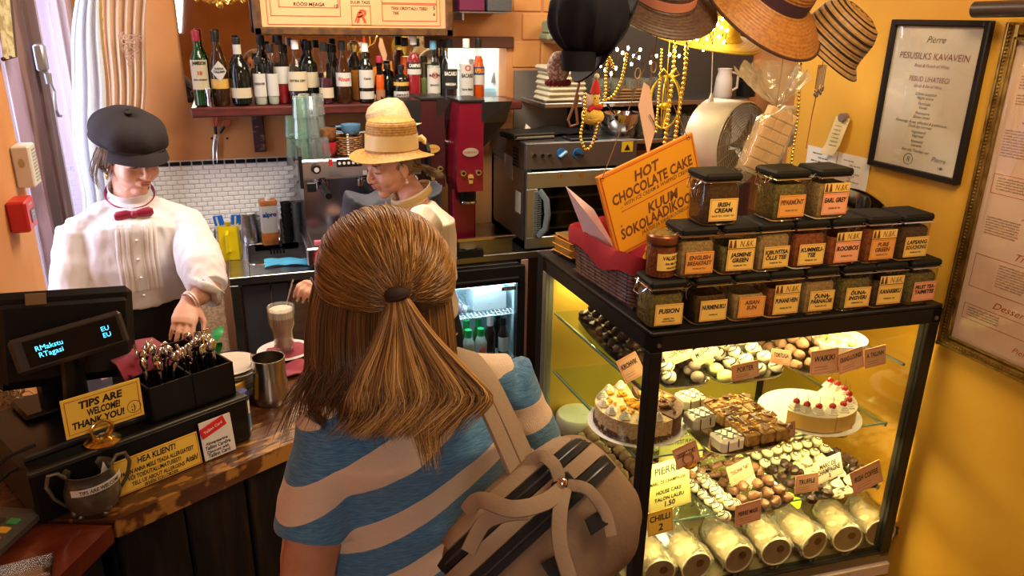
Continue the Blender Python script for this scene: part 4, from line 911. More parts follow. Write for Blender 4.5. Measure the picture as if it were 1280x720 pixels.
case_light(.30,.985,3.0);case_light(.05,.765,4.6);case_light(.045,.545,5.0)  # first lamp added to brighten cakes shaded by the top shelf
ZT,ZM,ZL=1.005,.790,.575
SGL=pane_mat('shelf_glass',(.88,.96,.90),1.2)
EDG=M('glass_edge_green',(.35,.62,.48),.15,emit=None)
def shelf(z,t0,t1,s1=None):
 s1=s1 or CW-.035
 MB(CM).bx(.03,s1,t0,t1,z-.007,z-.001).build('glass_shelf',SGL,ca)
 MB(CM).bx(.03,s1,t0-.001,t0,z-.007,z-.001).build('shelf_edge',EDG,ca)
 MB(CM).bx(.029,.03,t0,t1,z-.007,z-.001).build('shelf_edge',EDG,ca)
shelf(ZT,.20,CDp-.04);shelf(ZM,.07,CDp-.04);shelf(ZL,.05,CDp-.04)
for s_ in (.035,CW-.045):
 MB(CM).bx(s_,s_+.008,.05,CDp-.05,ZT-.016,ZT-.008).bx(s_,s_+.008,.07,CDp-.05,ZM-.016,ZM-.008).bx(s_,s_+.008,.05,CDp-.05,ZL-.016,ZL-.008).build('shelf_support',STEEL_D,ca)
SHROT=math.atan2(ex.y,ex.x)
def cpos(px,py,z): return AZ(px,py,z)
# trays
TRM=M('silver_tray',(.66,.66,.60),.22,1)
def tray(px0,px1,pyf,depth,z,label,name='serving_tray',mat=None,pyf1=None,rot=0):
 a=AZ(px0,pyf,z+.008);b_=AZ(px1,pyf1 or pyf,z+.008)
 w_=(b_-a).length;cen=(a+b_)/2;ang=math.atan2((b_-a).y,(b_-a).x)
 t=thing(name,label,'tray',(cen.x-math.sin(ang)*depth/2,cen.y+math.cos(ang)*depth/2,z+.0005),ang)
 def prof(u,v):
  a_=2*PI*u;c_,s_=math.cos(a_),math.sin(a_);k_=1/max(abs(c_)**5+abs(s_)**5,1e-9)**.2
  vv=[(0,.001),(.90,.001),(.93,.003),(.985,.011),(1.0,.012),(1.0,.010),(.95,.000),(0,.0)][int(round(v*7))]
  return (w_/2*k_*c_*vv[0],depth/2*k_*s_*vv[0],vv[1])
 MB().grid(prof,36,8,closeu=True).build('tray',mat or TRM,t)
 t['w']=w_;t['d']=depth
 return t,w_,depth,ang
def signcard(px,py,wpx,hpx,z,lines,label,mat=None,tilt=.25,yaw=0,roll=0,ink=None,y=None,name='price_card',fine=2,price=True,cat='price card',dark=False,holder=False):
 mat=mat or M('peach_card',(.72,.38,.21),.65)
 foot=AZ(px,py+hpx/2,z) if y is None else AY(px,py+hpx/2,y)
 k=(foot-CAMP).length/FPX;w_=wpx*k;h_=hpx*k*1.03
 t=thing(name,label,cat,tuple(foot));t.rotation_euler=(-tilt,roll,yaw)
 MB().bx(-w_/2,w_/2,0,.0012,0,h_).build('card',mat,t)
 BMx=axes((0,-.0006,h_/2),(1,0,0),(0,0,1))
 rr=MB();rule(rr,BMx,-w_/2+.004,-h_/2+.004,w_/2-.004,h_/2-.004,.0004);rr.build('ruling',INKR,t)
 q=MB();n_=len(lines)
 for i,(s_,yy,hh,ww) in enumerate(lines): q.text(s_,BMx,hh*h_,0,yy*h_,ww*w_,.025,.12)
 if fine:
  for i in range(fine): q.add([(-w_*.36,-h_*(.20+.11*i),0),(w_*.12,-h_*(.20+.11*i),0),(w_*.12,-h_*(.20+.11*i)+.0008,0),(-w_*.36,-h_*(.20+.11*i)+.0008,0)],[(0,1,2,3)],False,BMx)
 q.build('lettering',ink or INK,t)
 if holder:
  MB().tube([(.016*math.cos(a),-.004,.022+.016*math.sin(a)) for a in [2*PI*i/16 for i in range(16)]],.0016,6,True).build('ring_clip',BRASS,t)
  MB().lathe([(0,-.006),(.018,-.006),(.02,0),(.008,.004),(0,.005)],16,(0,-.004,.004)).build('holder_base',BRASS,t)
 return t
# chocolates and truffles: one kind each, then copies
CHW=M('white_chocolate',(.84,.76,.50),.4,sss=.05);CHM=M('milk_chocolate',(.22,.10,.05),.4);CHD=M('dark_chocolate',(.045,.018,.012),.4);COCO=M('cocoa_dusted',(.28,.15,.08),.9);CHG=M('grey_chocolate',(.20,.15,.11),.5)
def pile_mesh(kind):
 m=MB()
 if kind=='white':
  m.ball((0,0,.014),(.018,.015,.0145),12,7)
  m.cur=1
  for k in range(3): m.tube([(-.016+.012*k+.004*math.sin(j*2),-.015+.03*j/6,.015+.0142*math.sqrt(max(0,1-((-.016+.012*k)/.018)**2*.9-((-.015+.03*j/6)/.0155)**2*.9))) for j in range(1,6)],.0013,4)
  return m.mesh('truffle',[CHW,CHD])
 if kind=='drip':
  m.ball((0,0,.016),(.021,.018,.0165),12,7);m.cur=1
  for a in range(4): m.tube([(.020*math.cos(a*1.6+j*.35)*math.cos(j*.3),.017*math.sin(a*1.6+j*.35)*math.cos(j*.3),.018+.0145*math.sin(j*.3)) for j in range(0,6)],.0018,4)
  return m.mesh('truffle',[CHW,CHD])
 if kind=='rosette':
  for k in range(3): m.tube([((.014-.004*k)*math.cos(a),(.014-.004*k)*math.sin(a),.005+.006*k) for a in [2*PI*i/12 for i in range(12)]],.0055-.001*k,6,True)
  m.ball((0,0,.022),(.004,.004,.006),8,5);return m.mesh('truffle',CHW)
 if kind=='rock':
  m.ball((0,0,.013),(.018,.014,.013),9,6);m.v=[tuple(V(v)*(1+.22*noise.noise(V(v)*90+V((3,1,2))))) for v in m.v];return m.mesh('truffle',CHM)
 if kind=='darkrock':
  m.ball((0,0,.013),(.018,.015,.013),9,6);m.v=[tuple(V(v)*(1+.3*noise.noise(V(v)*110))) for v in m.v];return m.mesh('truffle',CHD)
 if kind=='greyround':
  m.ball((0,0,.014),(.018,.017,.0145),12,7);return m.mesh('truffle',CHG)
 if kind=='bar':
  m.box((0,0,.009),(.045,.018,.016),.004)
  for k in range(4): m.ball((-.016+.011*k,0,.017),(.005,.007,.004),8,5)
  return m.mesh('praline',CHM)
 if kind=='cocoa':
  m.ball((0,0,.014),(.018,.017,.014),9,6);m.v=[tuple(V(v)*(1+.15*noise.noise(V(v)*80))) for v in m.v];return m.mesh('truffle',COCO)
 if kind=='spotted':
  m.ball((0,0,.012),(.017,.017,.0125),12,7);m.cur=1;m.tube([(.009*math.cos(a)*(.4+a/8),.009*math.sin(a)*(.4+a/8),.0245-.0004*a) for a in [i*.5 for i in range(12)]],.0016,4);return m.mesh('truffle',[CHW,CHD])
 if kind=='lump':
  m.ball((0,0,.018),(.024,.021,.0185),10,7);m.v=[tuple(V(v)*(1+.18*noise.noise(V(v)*70))) for v in m.v];return m.mesh('truffle',M('tan_truffle',(.42,.26,.13),.8))
PM={}
def pile(kind,tr,x0,x1,y0,y1,layers,label,group,pitch=.034,s=1.0,z0=None,name=None,cat='truffle'):
 if kind not in PM: PM[kind]=pile_mesh(kind)
 t,w_,d_,ang=tr;base=V(t.location)
 ca_,sa_=math.cos(ang),math.sin(ang);cnt=0;pt=pitch*s
 hgt={'bar': .020,'rosette': .018}.get(kind,.023)*s
 names={'white': 'glazed_truffle','drip': 'drizzled_truffle','rosette': 'chocolate_rosette','rock': 'knobbly_truffle','darkrock': 'dark_chocolate_lump','greyround': 'grey_truffle','bar': 'chocolate_bar','cocoa': 'cocoa_truffle','spotted': 'swirl_truffle','lump': 'tan_truffle','pale': 'green_truffle'}
 for L in range(layers):
  shr=L*.5*pt
  X0=(x0-.5)*w_+shr+pt/2;X1=(x1-.5)*w_-shr-pt/2;Y0=(y0-.5)*d_+shr+pt/2;Y1=(y1-.5)*d_-shr*.5-pt/2
  nx=max(1,int((X1-X0)/pt+1.2));ny=max(1,int((Y1-Y0)/pt+1.2))
  for i in range(nx):
   for j in range(ny):
    if L<layers-1 and 0<i<nx-1 and j>0: continue
    x=X0+(X1-X0)*(i/(nx-1) if nx>1 else .5)+random.uniform(-.003,.003);y=Y0+(Y1-Y0)*(j/(ny-1) if ny>1 else .5)+random.uniform(-.003,.003)
    o=obj(names[kind],PM[kind]);k=s*random.uniform(.93,1.05)
    o.scale=(k,k,k);tag(o,label,cat,group)
    o.location=(base.x+x*ca_-y*sa_,base.y+x*sa_+y*ca_,base.z+.002+L*hgt*.92)
    o.rotation_euler=(random.uniform(-.15,.15),random.uniform(-.15,.15),random.uniform(-.4,.4) if kind in ('white','bar') else random.uniform(0,6));cnt+=1
 return cnt
tA=tray(716,800,470,.40,ZT,'black tray of dark chocolate lumps at the left end of the top shelf',mat=BLACKP,pyf1=494)
tA[0].location=C_(.155,.40,ZT+.0005);tA=(tA[0],.22,.42,SHROT)
tA[0].rotation_euler=(0,0,SHROT)
for ch in tA[0].children: ch.scale=(.22/tA[0]['w'],.42/tA[0]['d'],1)
pile('darkrock',tA,.04,.96,.04,.98,3,'dark chocolate lump in the black tray on the top shelf','dark chocolate lumps in the black tray',.040,1.25)
tB=tray(826,895,486,.28,ZT,'silver tray of white and grey truffles behind the left front post, top shelf',pyf1=480)
pile('drip',tB,.02,.52,.05,.95,2,'white truffle with dark drizzle in the left tray of the top shelf','drizzled truffles, left top tray',.042,1.1)
pile('greyround',tB,.52,.98,.05,.95,2,'grey-brown truffle in the left tray of the top shelf','grey truffles, left top tray',.040,1.05)
tC=tray(899,990,482,.30,ZT,'silver tray of drizzled and pale green truffles in the middle of the top shelf',pyf1=469)
pile('drip',tC,.30,.98,.05,.98,3,'white truffle with dark stripes heaped in the middle tray of the top shelf','striped truffles, middle top tray',.042,1.15)
PM['pale']=MB().ball((0,0,.018),(.024,.022,.018),12,7).mesh('truffle',M('pistachio_coating',(.62,.62,.22),.4))
pile('pale',tC,.0,.28,.0,.5,1,'pale green truffle at the front left of the middle top tray','pale green truffles',.045,1)
pile('greyround',tC,.0,.3,.5,.98,2,'grey-brown truffle at the back of the middle top tray','grey truffles, middle top tray',.040,1.05)
tD=tray(1003,1095,471,.30,ZT,'silver tray of cocoa dusted truffles at the right of the top shelf',pyf1=458)
pile('cocoa',tD,.0,.72,.12,.98,3,'cocoa dusted truffle heaped in the right tray of the top shelf','cocoa dusted truffles',.037,1.05)
bw2=thing('white_bowl','white bowl of yellow sweets behind the price cards on the top shelf','bowl',(AZ(1052,440,ZT+.03).x,AZ(1052,440,ZT+.03).y+.02,ZT+.0005))
MB().lathe([(0,.012),(.04,.014),(.075,.05),(.08,.07),(.077,.07),(.07,.05),(.04,.018)],22,cap=False).build('bowl',WHITEP,bw2)
for i in range(9):
 o=obj('sweet',PM['pale']);tag(o,'pale yellow sweet in the white bowl on the top shelf','sweet','yellow sweets in the white bowl');a=i*2.4
 o.location=(bw2.location.x+.035*math.sqrt(i/9)*1.3*math.cos(a),bw2.location.y+.035*math.sqrt(i/9)*1.3*math.sin(a),ZT+.04+.01*(i<4));o.scale=(.8,.8,.8)
signcard(795,458,28,30,ZT+.02,[('KROHVIK',.15,.2,.8)],'peach price card in the dark lumps tray behind the left side glass',roll=-.4,tilt=.3)
signcard(851,443,38,19,ZT+.055,[('COINTREAU',.15,.3,.7)],'peach price card leaning over the left tray of the top shelf',roll=-.25,tilt=.3)
signcard(886,440,34,20,ZT+.055,[('MUSCAT',.15,.3,.7)],'steeply tilted peach price card second from left on the top shelf',roll=-.5,tilt=.3)
signcard(932,464,38,19,ZT+.02,[('PORTER',.15,.3,.6)],'peach price card in front of the striped truffles on the top shelf',tilt=.2,roll=-.05)
signcard(975,447,30,17,ZT+.04,[('TORTUGA',.12,.28,.75)],'small peach price card tilted on the right of the striped truffles',roll=.25,tilt=.3)
signcard(1030,453,39,28,ZT+.014,[('WAIKIKI',.15,.22,.75)],'upright peach price card at the right of the top shelf, the largest of three',tilt=.15)
signcard(1065,451,35,24,ZT+.014,[('GRAND-LOUNGE',.15,.22,.85)],'middle peach price card of the three at the right of the top shelf',tilt=.15,roll=-.18)
signcard(1094,447,30,22,ZT+.014,[('A. TALLINN',.15,.22,.8)],'rightmost peach price card on the top shelf',tilt=.15,roll=-.08)
# cakes on the middle shelf
NUT=M('nut_crumble',(.62,.40,.16),.8,col2=(.82,.66,.38),nscale=120,bump=.004,bscale=160);CRM=M('whipped_cream',(.90,.84,.66),.5)
SHV=M('chocolate_shavings',(.26,.13,.085),.7,col2=(.14,.06,.04),nscale=160,bump=.003,bscale=200)
CARA=M('caramel_pieces',(.75,.28,.02),.2,coat=.6,col2=(.9,.5,.05),nscale=50)
c1=AZ(795,525,ZM+.02)
def cake(cx,cy,r,label,nm='layer_cake'):
 t=thing(nm,label,'cake',(cx,cy,ZM+.013));return t
def plate(name,x,y,z,r,label,mat=WHITEP):
 return tag(MB().lathe([(0,.002),(r*.55,0),(r*.6,.002),(r*.9,.008),(r,.012),(r*.98,.013),(r*.85,.009),(0,.006)],36).build(name,mat),label,'plate',loc=(x,y,z))
pc=C_(.155,.40,ZM);
pl_=AZ(733,528,ZM+.01);pr_=AZ(858,528,ZM+.01);rr=(pr_-pl_).length/2*.98;cc=(pl_+pr_)/2
ck_x,ck_y=cc.x,cc.y
plate('cake_plate',ck_x,ck_y,ZM+.0005,rr,'large white cake plate under the nut gateau on the middle shelf')
R0=rr*.86
g1=cake(ck_x,ck_y,R0,'nut covered gateau with cream rosettes and caramel top, left half of the plate','nut_gateau')
def wedge(r,h,a0,a1,n=22,dz=0):
 return [(0,0)]+[(r*math.cos(a0+(a1-a0)*i/n),r*math.sin(a0+(a1-a0)*i/n)) for i in range(n+1)]
CH=.062
MB().prism(wedge(R0,CH,R(78),R(292)),0,CH).build('sponge',NUT,g1)
m=MB()
for i in range(50):
 a=random.uniform(R(100),R(275));q=R0*random.uniform(.0,.78)
 s_=random.uniform(.008,.017);m.box((q*math.cos(a),q*math.sin(a),CH+.006),(s_,s_,.008),.002,Mx=Matrix.Identity(4))
m.build('caramel_topping',CARA,g1,kind='stuff')
def rosette(mb,x,y,z,s):
 for k in range(4): mb.tube([((.013-.003*k)*s*math.cos(a)*(1+.15*math.cos(5*a)),(.013-.003*k)*s*math.sin(a)*(1+.15*math.cos(5*a)),0+.005*s*k) for a in [2*PI*i/15 for i in range(15)]],.005*s,6,True);
 mb.ball((0,0,.018*s),(.004*s,.004*s,.005*s),8,5)
for i in range(8):
 a=R(92+i*26);m=MB(frame((R0*.84*math.cos(a),R0*.84*math.sin(a),CH+.004)));rosette(m,0,0,0,.95);m.build('cream_rosette',CRM,g1)
m=MB()
for i in range(260):
 a=random.uniform(R(80),R(290));z=random.uniform(.002,.02)**1;m.box((0,0,0),(.007,.007,.006),.0015,Mx=frame((R0*1.0*math.cos(a),R0*1.0*math.sin(a),z),rz=a,rx=random.uniform(0,1)))
m.build('crumb_border',M('dark_crumbs',(.10,.05,.03),.8),g1,kind='stuff')
g2=cake(ck_x+.012,ck_y-.002,R0,'chocolate shaving gateau, the right half on the same plate as the nut gateau','chocolate_gateau')
MB().prism(wedge(R0*.94,CH,R(-66),R(76)),0,CH*.95).build('sponge',SHV,g2)
m=MB()
for i in range(42):
 a=random.uniform(R(-50),R(65));q=R0*random.uniform(.15,.8);m.box((0,0,0),(.02,.014,.006),.001,Mx=frame((q*math.cos(a),q*math.sin(a),CH+.006),rz=random.uniform(0,3),rx=random.uniform(-.8,.8),ry=random.uniform(-.5,.5)))
m.build('chocolate_shards',CHM,g2,kind='stuff')
m=MB()
for i in range(26):
 a=random.uniform(R(-20),R(65));q=R0*random.uniform(.3,.75);m.ball((q*math.cos(a),q*math.sin(a),CH+.008),(.009,.006,.006),8,5)
m.build('caramel_nuts',CARA,g2,kind='stuff')
tE=tray(893,990,573,.30,ZM,'silver tray with white glazed and brown nut cake squares on the middle shelf',pyf1=555)
tex,tey=V((math.cos(tE[3]),math.sin(tE[3]),0)),V((-math.sin(tE[3]),math.cos(tE[3]),0))
GLZ=M('white_glaze',(.88,.82,.64),.3)
def square_cake(loc,rz,label,group):
 t=thing('cake_square',label,'cake',loc,rz,group);t.scale=(1.15,1.15,1.1)
 MB().box((0,0,.021),(.072,.060,.042),.009).build('glazed_body',GLZ,t)
 m=MB()
 for k in range(3):
  m.tube([(-.030+.06*j/9,(-.018+.016*k)+.009*math.sin(j*1.3+k),.0425) for j in range(10)],.0014,5)
 m.tube([(-.02,-.0305,.04),(-.02,-.031,.02),(-.019,-.031,.008)],.0014,5).tube([(.01,-.0305,.04),(.012,-.031,.016)],.0014,5)
 m.build('chocolate_drizzle',CHD,t);return t
spots=[((854,545),'front white glazed cake square with dark drizzle'),((889,560),'white glazed cake square nearest the front glass'),((866,512),'white glazed square behind, at the left of the tray'),((881,532),'white glazed square in the middle of the white ones'),((847,520),'leftmost white glazed square beside the gateau')]
sq=None
base=AZ(907,556,ZM+.02)
wp=[AZ(908,553,ZM+.03),AZ(874,526,ZM+.03),AZ(862,502,ZM+.03)]
labs=['white glazed cake square with dark drizzle, nearest the front glass','white glazed cake square in the middle of the white row','white glazed cake square at the back of the white row']
for p,l in zip(wp,labs): square_cake((p.x,p.y,ZM+.0135),tE[3]+.1,l,'white glazed squares on the middle shelf')
CSQ=M('brown_nut_square',(.28,.13,.05),.6,col2=(.62,.36,.10),nscale=60,bump=.003,bscale=100)
q0_=wp[0];dxv=(AZ(985,545,ZM+.03)-AZ(930,556,ZM+.03));
nn=0
rowsn=['front','second','third','rear'];colsn=['left','middle','right']
for j in range(4):
 for i in range(3):
  p=V((q0_.x+.077+i*.052,q0_.y+.006+j*.058,ZM+.0135));nn+=1
  t=thing('nut_square','brown nut cake square, %s row, %s one' % (rowsn[j],colsn[i]),'cake',tuple(p),tE[3]+.05,'brown nut squares on the middle shelf')
  MB().box((0,0,.019),(.047,.053,.038),.004).build('sponge',CSQ,t)
  for k in range(3): MB().prism([(-.012,-.009),(.014,-.006),(.004,.016)],0,.003,Mx=frame((random.uniform(-.014,.014),random.uniform(-.016,.016),.042),rz=random.uniform(0,6),rx=random.uniform(-.7,.7),ry=random.uniform(-.6,.6))).build('chocolate_shard',CHM,t)
  m=MB()
  for k in range(9): m.ball((random.uniform(-.02,.02),random.uniform(-.022,.022),.040),(.006,.004,.004),6,4)
  m.build('caramel_nuts',CARA,t,kind='stuff')
pa_,pb_=AZ(950,515,ZM+.01),AZ(1072,515,ZM+.01);rr2=(pb_-pa_).length/2;c2=(pa_+pb_)/2;c2=V((c2.x,c2.y+.0,0))
plate('cake_plate',c2.x,c2.y,ZM+.0005,rr2,'white plate under the cherry topped cheesecake')
R2=rr2*.86
SIDE=M('cheesecake_side',(.82,.56,.14),.55,col2=(.74,.46,.10),nscale=12);
ckc=thing('cherry_cheesecake','yellow cheesecake with whipped cream and red cherries, two wedges cut out','cake',(c2.x,c2.y,ZM+.0135))
segs=[(200,262),(264,318),(320,385)]
for (a0,a1) in segs:
 m=MB();m.prism(wedge(R2,.05,R(a0),R(a1),12),0,.048);m.build('cake_wedge',SIDE,ckc)
 def topf(u,v,a0=a0,a1=a1):
  a=R(a0+(a1-a0)*u);q=R2*(.03+.97*v);return (q*math.cos(a),q*math.sin(a),.048+.006+.003*noise.noise(V((q*60,a*4,0))) if 0<v<1 else .049)
 MB().grid(topf,14,6,thick=-.003).build('cream_layer',CRM,ckc)
CHR=M('glace_cherry',(.55,.005,.01),.12,coat=1.0)
for i,a in enumerate((205,222,240,262,285,305,328,348,366,380)):
 q=R2*.80;x,y=q*math.cos(R(a)),q*math.sin(R(a))
 m=MB(frame((x,y,.053)));rosette(m,0,0,0,1.15);m.build('cream_rosette',CRM,ckc)
 tcy=MB(frame((x,y,.073))).ball((0,0,0),.0105,12,8);oo=tcy.build('cherry',CHR,ckc)
 MB(frame((x,y,.073))).tube([(0,0,.009),(.004,.002,.02),(.003,.006,.03)],.0008,5).build('cherry_stalk',M('stalk',(.2,.12,.03),.6),oo)
signcard(862,568,32,26,ZM,[('DESSERT TORT',.1,.2,.8)],'peach card in a brass ring holder in front of the chocolate gateau',roll=-.28,tilt=.2,holder=True,fine=0)
signcard(905,554,37,18,ZM,[('IRISH COFFEE',.15,.3,.8)],'peach card in front of the white glazed squares',tilt=.2,roll=-.08,fine=1)
signcard(942,544,40,20,ZM,[('TIRAMISU',.2,.34,.8),('6',-.22,.3,.2)],'bright yellow card in a brass ring holder in front of the nut squares',mat=PAPER_Y,roll=-.05,tilt=.15,holder=True,fine=0)
signcard(979,539,34,18,ZM,[('CARROT CAKE',.15,.26,.8)],'dark peach card in a brass ring holder right of the yellow card',mat=M('dull_peach_card',(.62,.32,.18),.65),roll=-.05,tilt=.15,holder=True,fine=0)
signcard(1050,533,34,20,ZM,[('NEW-YORK',.2,.22,.75),('CHEESECAKE',-.12,.22,.8)],'peach card in a brass ring holder in front of the cherry cheesecake',roll=-.08,tilt=.15,holder=True,fine=0)
# lower shelf trays
ZLt=ZL
tF=tray(812,898,632,.34,ZLt,'silver tray of cocoa truffles at the left of the lower shelf',pyf1=606)
tG=tray(905,1002,656,.46,ZLt,'long silver tray of drizzled and milk chocolate truffles on the lower shelf',pyf1=630)
tH=tray(1010,1104,632,.46,ZLt,'silver tray of spotted and dark truffles at the right of the lower shelf',pyf1=608)
pile('cocoa',tF,.25,.98,.02,.60,2,'cocoa truffle in the left tray of the lower shelf','cocoa truffles, lower left tray',.036,1.05)
pile('drip',tF,.35,.98,.62,.99,2,'drizzled truffle behind the cocoa ones in the lower left tray','drizzled truffles, lower left tray',.038,1)
pile('drip',tG,.0,.34,.0,.98,2,'white drizzled truffle along the left side of the long lower tray','drizzled truffles, long lower tray',.038,1)
pile('bar',tG,.36,.98,.42,.72,3,'ridged milk chocolate bar in the middle of the long lower tray','ridged milk chocolate bars',.046,.95,name='chocolate_bar',cat='chocolate')
pile('rock',tG,.36,.98,.02,.40,3,'knobbly milk chocolate truffle at the front of the long lower tray','milk chocolate truffles, long lower tray',.038,1.1)
pile('greyround',tG,.36,.98,.74,.99,2,'grey-brown truffle at the back of the long lower tray','grey truffles, long lower tray',.038,1)
pile('spotted',tH,.0,.98,.45,.98,3,'white truffle with a dark swirl at the back of the right lower tray','swirl truffles, lower right tray',.038,1.1)
pile('darkrock',tH,.0,.36,.0,.44,2,'rough dark truffle at the left front of the right lower tray','dark truffles, left front of the lower right tray',.036,1.05)
pile('rosette',tH,.36,.80,.0,.44,2,'white chocolate rosette at the front of the right lower tray','white chocolate rosettes',.036,1.05,name='chocolate_rosette',cat='chocolate')
pile('darkrock',tH,.80,1.,.0,.44,2,'rough dark truffle at the right end of the right lower tray','dark truffles, right end of the lower right tray',.036,1.0)
tL=tray(735,800,600,.44,ZLt,'silver tray of tan truffles seen through the left side glass',pyf1=640)
tL[0].location=C_(.15,.42,ZLt+.0005);tL[0].rotation_euler=(0,0,SHROT)
for ch in tL[0].children: ch.scale=(.2/tL[1],1,1)
tL=(tL[0],.2,.44,SHROT)
pile('lump',tL,.0,1.0,.0,1.0,2,'tan chocolate truffle seen through the left side glass of the case','tan truffles behind the side glass',.046,1)
ct2=thing('round_white_box','round white cream cake low behind the left side glass','cake',tuple(C_(.11,.62,ZLt+.0005)))
MB().lathe([(0,0),(.075,0),(.078,.004),(.078,.050),(.072,.058),(0,.060)],32).build('icing',M('pale_icing',(.74,.70,.56),.6),ct2)
signcard(838,605,56,62,ZLt+.02,[('PIERRE',.33,.14,.6),('MARC DE CHAMPAGNE',.10,.07,.85),('HOUSE CAKE',-.10,.075,.6),('TALON LALEU',-.24,.07,.7),('1.50',-.36,.10,.25)],'large pale yellow handwritten card near the left front post',mat=M('pale_yellow_card',(.62,.55,.16),.65),roll=-.12,tilt=.1,fine=0)
signcard(851,560,60,30,ZLt+.10,[('FEESTI PETIT PUNSCH',.25,.16,.8),('1.50',-.2,.3,.4)],'pale yellow card behind the large one, lower shelf',mat=M('pale_yellow_card'),roll=.05,tilt=.15,fine=0)
signcard(826,652,34,30,ZLt+.002,[('CHILLI',.2,.24,.8),('2',-.2,.28,.2)],'yellow card at the foot of the left front post, lower shelf',mat=PAPER_Y,roll=-.08,tilt=.1,fine=0)
signcard(929,589,32,24,ZLt+.05,[('TOSCANA TART',.12,.2,.8)],'peach card tilted in the milk chocolate bars on the lower shelf',roll=-.30,tilt=.2)
signcard(935,641,34,26,ZLt+.014,[('PIERRE MASK',.05,.2,.8)],'peach card at the front of the long lower tray',roll=-.06,tilt=.1)
signcard(1008,605,32,21,ZLt+.04,[('TRUFFLE',.12,.24,.7)],'peach card between the two right lower trays',roll=.05,tilt=.2)
signcard(1038,586,37,26,ZLt+.04,[('MARC DE',.2,.2,.6),('CHAMPAGNE',-.05,.22,.85),('2',-.3,.16,.1)],'white card with red price line over the swirl truffles',mat=M('pale_card',(.60,.52,.38),.7),roll=-.22,tilt=.2,fine=0)
signcard(1086,597,40,26,ZLt+.03,[('IRISH COFFEE',.1,.22,.8)],'peach card at the right end of the lower shelf',roll=-.25,tilt=.2)
# bottom : cellophane wrapped rolls
CEL=pane_mat('cellophane',(.99,.97,.92),10,.12,.10)
def crumple(me,k,f):
 for v in me.vertices: v.co+=V((noise.noise(v.co*f),noise.noise(v.co*f+V((5,5,5))),noise.noise(v.co*f+V((9,2,7)))))*k
FZ=CZB+.0125
def roll_pack(px,py,rpx,label):
 c=AY(px,py,C_(.5,.05,0).y);r=.056;c.y=C_((c.x-LF.x)/CW,.034,0).y
 t=thing('wrapped_roll',label,'package',(c.x,c.y,FZ+.001),SHROT+random.uniform(-.25,.15),'cellophane wrapped round packages at the bottom of the case')
 MB().cyl((0,.0,r+.004),(0,.10,r+.004),r*.92,r*.92,22).build('round_box',M('parchment_box',(.42,.31,.17),.7,col2=(.28,.19,.09),nscale=14),t)
 MB().tube([(r*.86*math.cos(x),-.001,r+.004+r*.86*math.sin(x)) for x in [2*PI*i/22 for i in range(22)]],.003,5,True).build('rim',M('pale_rim',(.80,.70,.48),.5),t)
 MB().cyl((.012,-.0015,r*1.25),(.012,-.003,r*1.25),.013,.013,14).build('wax_seal',M('brown_seal',(.14,.05,.02),.4),t)
 me=MB().grid(lambda u,v: ((r+.004*math.sin(9*u*PI))*math.cos(2*PI*u)*(1 if v<.7 else 1-(v-.7)*2.3),-.01+.14*min(v,.7)/.7+(max(0,v-.7))*.15,r+.005+(r)*math.sin(2*PI*u)*(1 if v<.7 else 1-(v-.7)*2.4)+max(0,v-.7)*.14),24,10,closeu=True).mesh('cellophane',CEL)
 crumple(me,.016,45);obj('cellophane',me,t)
 fan=MB().grid(lambda u,v: ((.008+.05*v)*math.cos(2*PI*u)*(1+.3*math.sin(13*u)),.16+.01*math.sin(2*PI*u)+.02*v,.095+.055*v+.012*math.sin(2*PI*u*7)*v),30,6,closeu=True).mesh('cellophane_tuft',CEL)
 crumple(fan,.014,50);obj('cellophane_tuft',fan,t)
for i,px in enumerate((828,872,922,966,1010,1048,1085)):
 roll_pack(px,700-(px-828)*.16,20,['leftmost wrapped round package at the bottom of the case','second wrapped package from the left at the case bottom','third wrapped package, under the long lower tray','middle wrapped package under the neon yellow paper','fifth wrapped package, right of the neon paper','sixth wrapped package, under the dark truffles','rightmost wrapped round package at the bottom of the case'][i])
p=AY(985,665,C_(.5,.2,0).y)
npm=MB().grid(lambda u,v: (.06*u,.01*math.sin(6*u),.05*v*(1-.4*u)),10,8,thick=.001).mesh('neon_paper',M('neon_yellow',(.75,.95,.02),.6));crumple(npm,.012,40)
tag(obj('neon_paper',npm),'crumpled neon yellow paper behind the wrapped packages','paper',loc=(p.x-.03,p.y,FZ+.07))
RAF=M('orange_raffia',(.80,.42,.06),.6)
rm=MB()
for i in range(40):
 a=random.uniform(0,6);pts=[(.05*math.cos(a+j*.9)*random.uniform(.4,1),.035*math.sin(a+j*.8),.02+.05*random.random()) for j in range(6)];rm.tube(pts,.0014,4)
p=AY(1047,660,C_(.5,.22,0).y);tag(rm.build('raffia_bundle',RAF),'orange raffia bundle at the right bottom of the case','raffia',loc=(p.x,p.y,FZ+.06),kind='stuff')
for i,(px,l) in enumerate(((905,'dark wrapped bag behind the packages under the long lower tray'),(1030,'second dark wrapped bag at the bottom of the case'))):
 p=AY(px,665,C_(.5,.26,0).y);mm=MB().ball((0,0,.05),(.06,.045,.05),16,10).mesh('wrapped_bag',M('cocoa_bag',(.07,.035,.02),.25,coat=.6));crumple(mm,.012,35)
 tag(obj('wrapped_bag',mm),l,'bag',loc=(p.x,p.y,FZ+.004))
bc_=AY(826,672,C_(.5,.12,0).y)
bx_=thing('blue_card_box','small blue-white box with a red logo at the left bottom of the case','box',(bc_.x,bc_.y+.03,FZ+.001),-.3)
MB().bx(-.045,.045,0,.05,0,.10,.002).build('box',M('pale_blue_card',(.45,.55,.62),.5),bx_);MB().bx(-.03,.0,-.001,0,.05,.08).build('logo',RED,bx_)
JG=pane_mat('jar_glass',(.90,.86,.74),1.6,.03);LIDM=M('jar_lid_black',(.011,.010,.008),.6,spec=.2,bump=.0006,bscale=50)
JW,JD,JH=.098,.098,.128
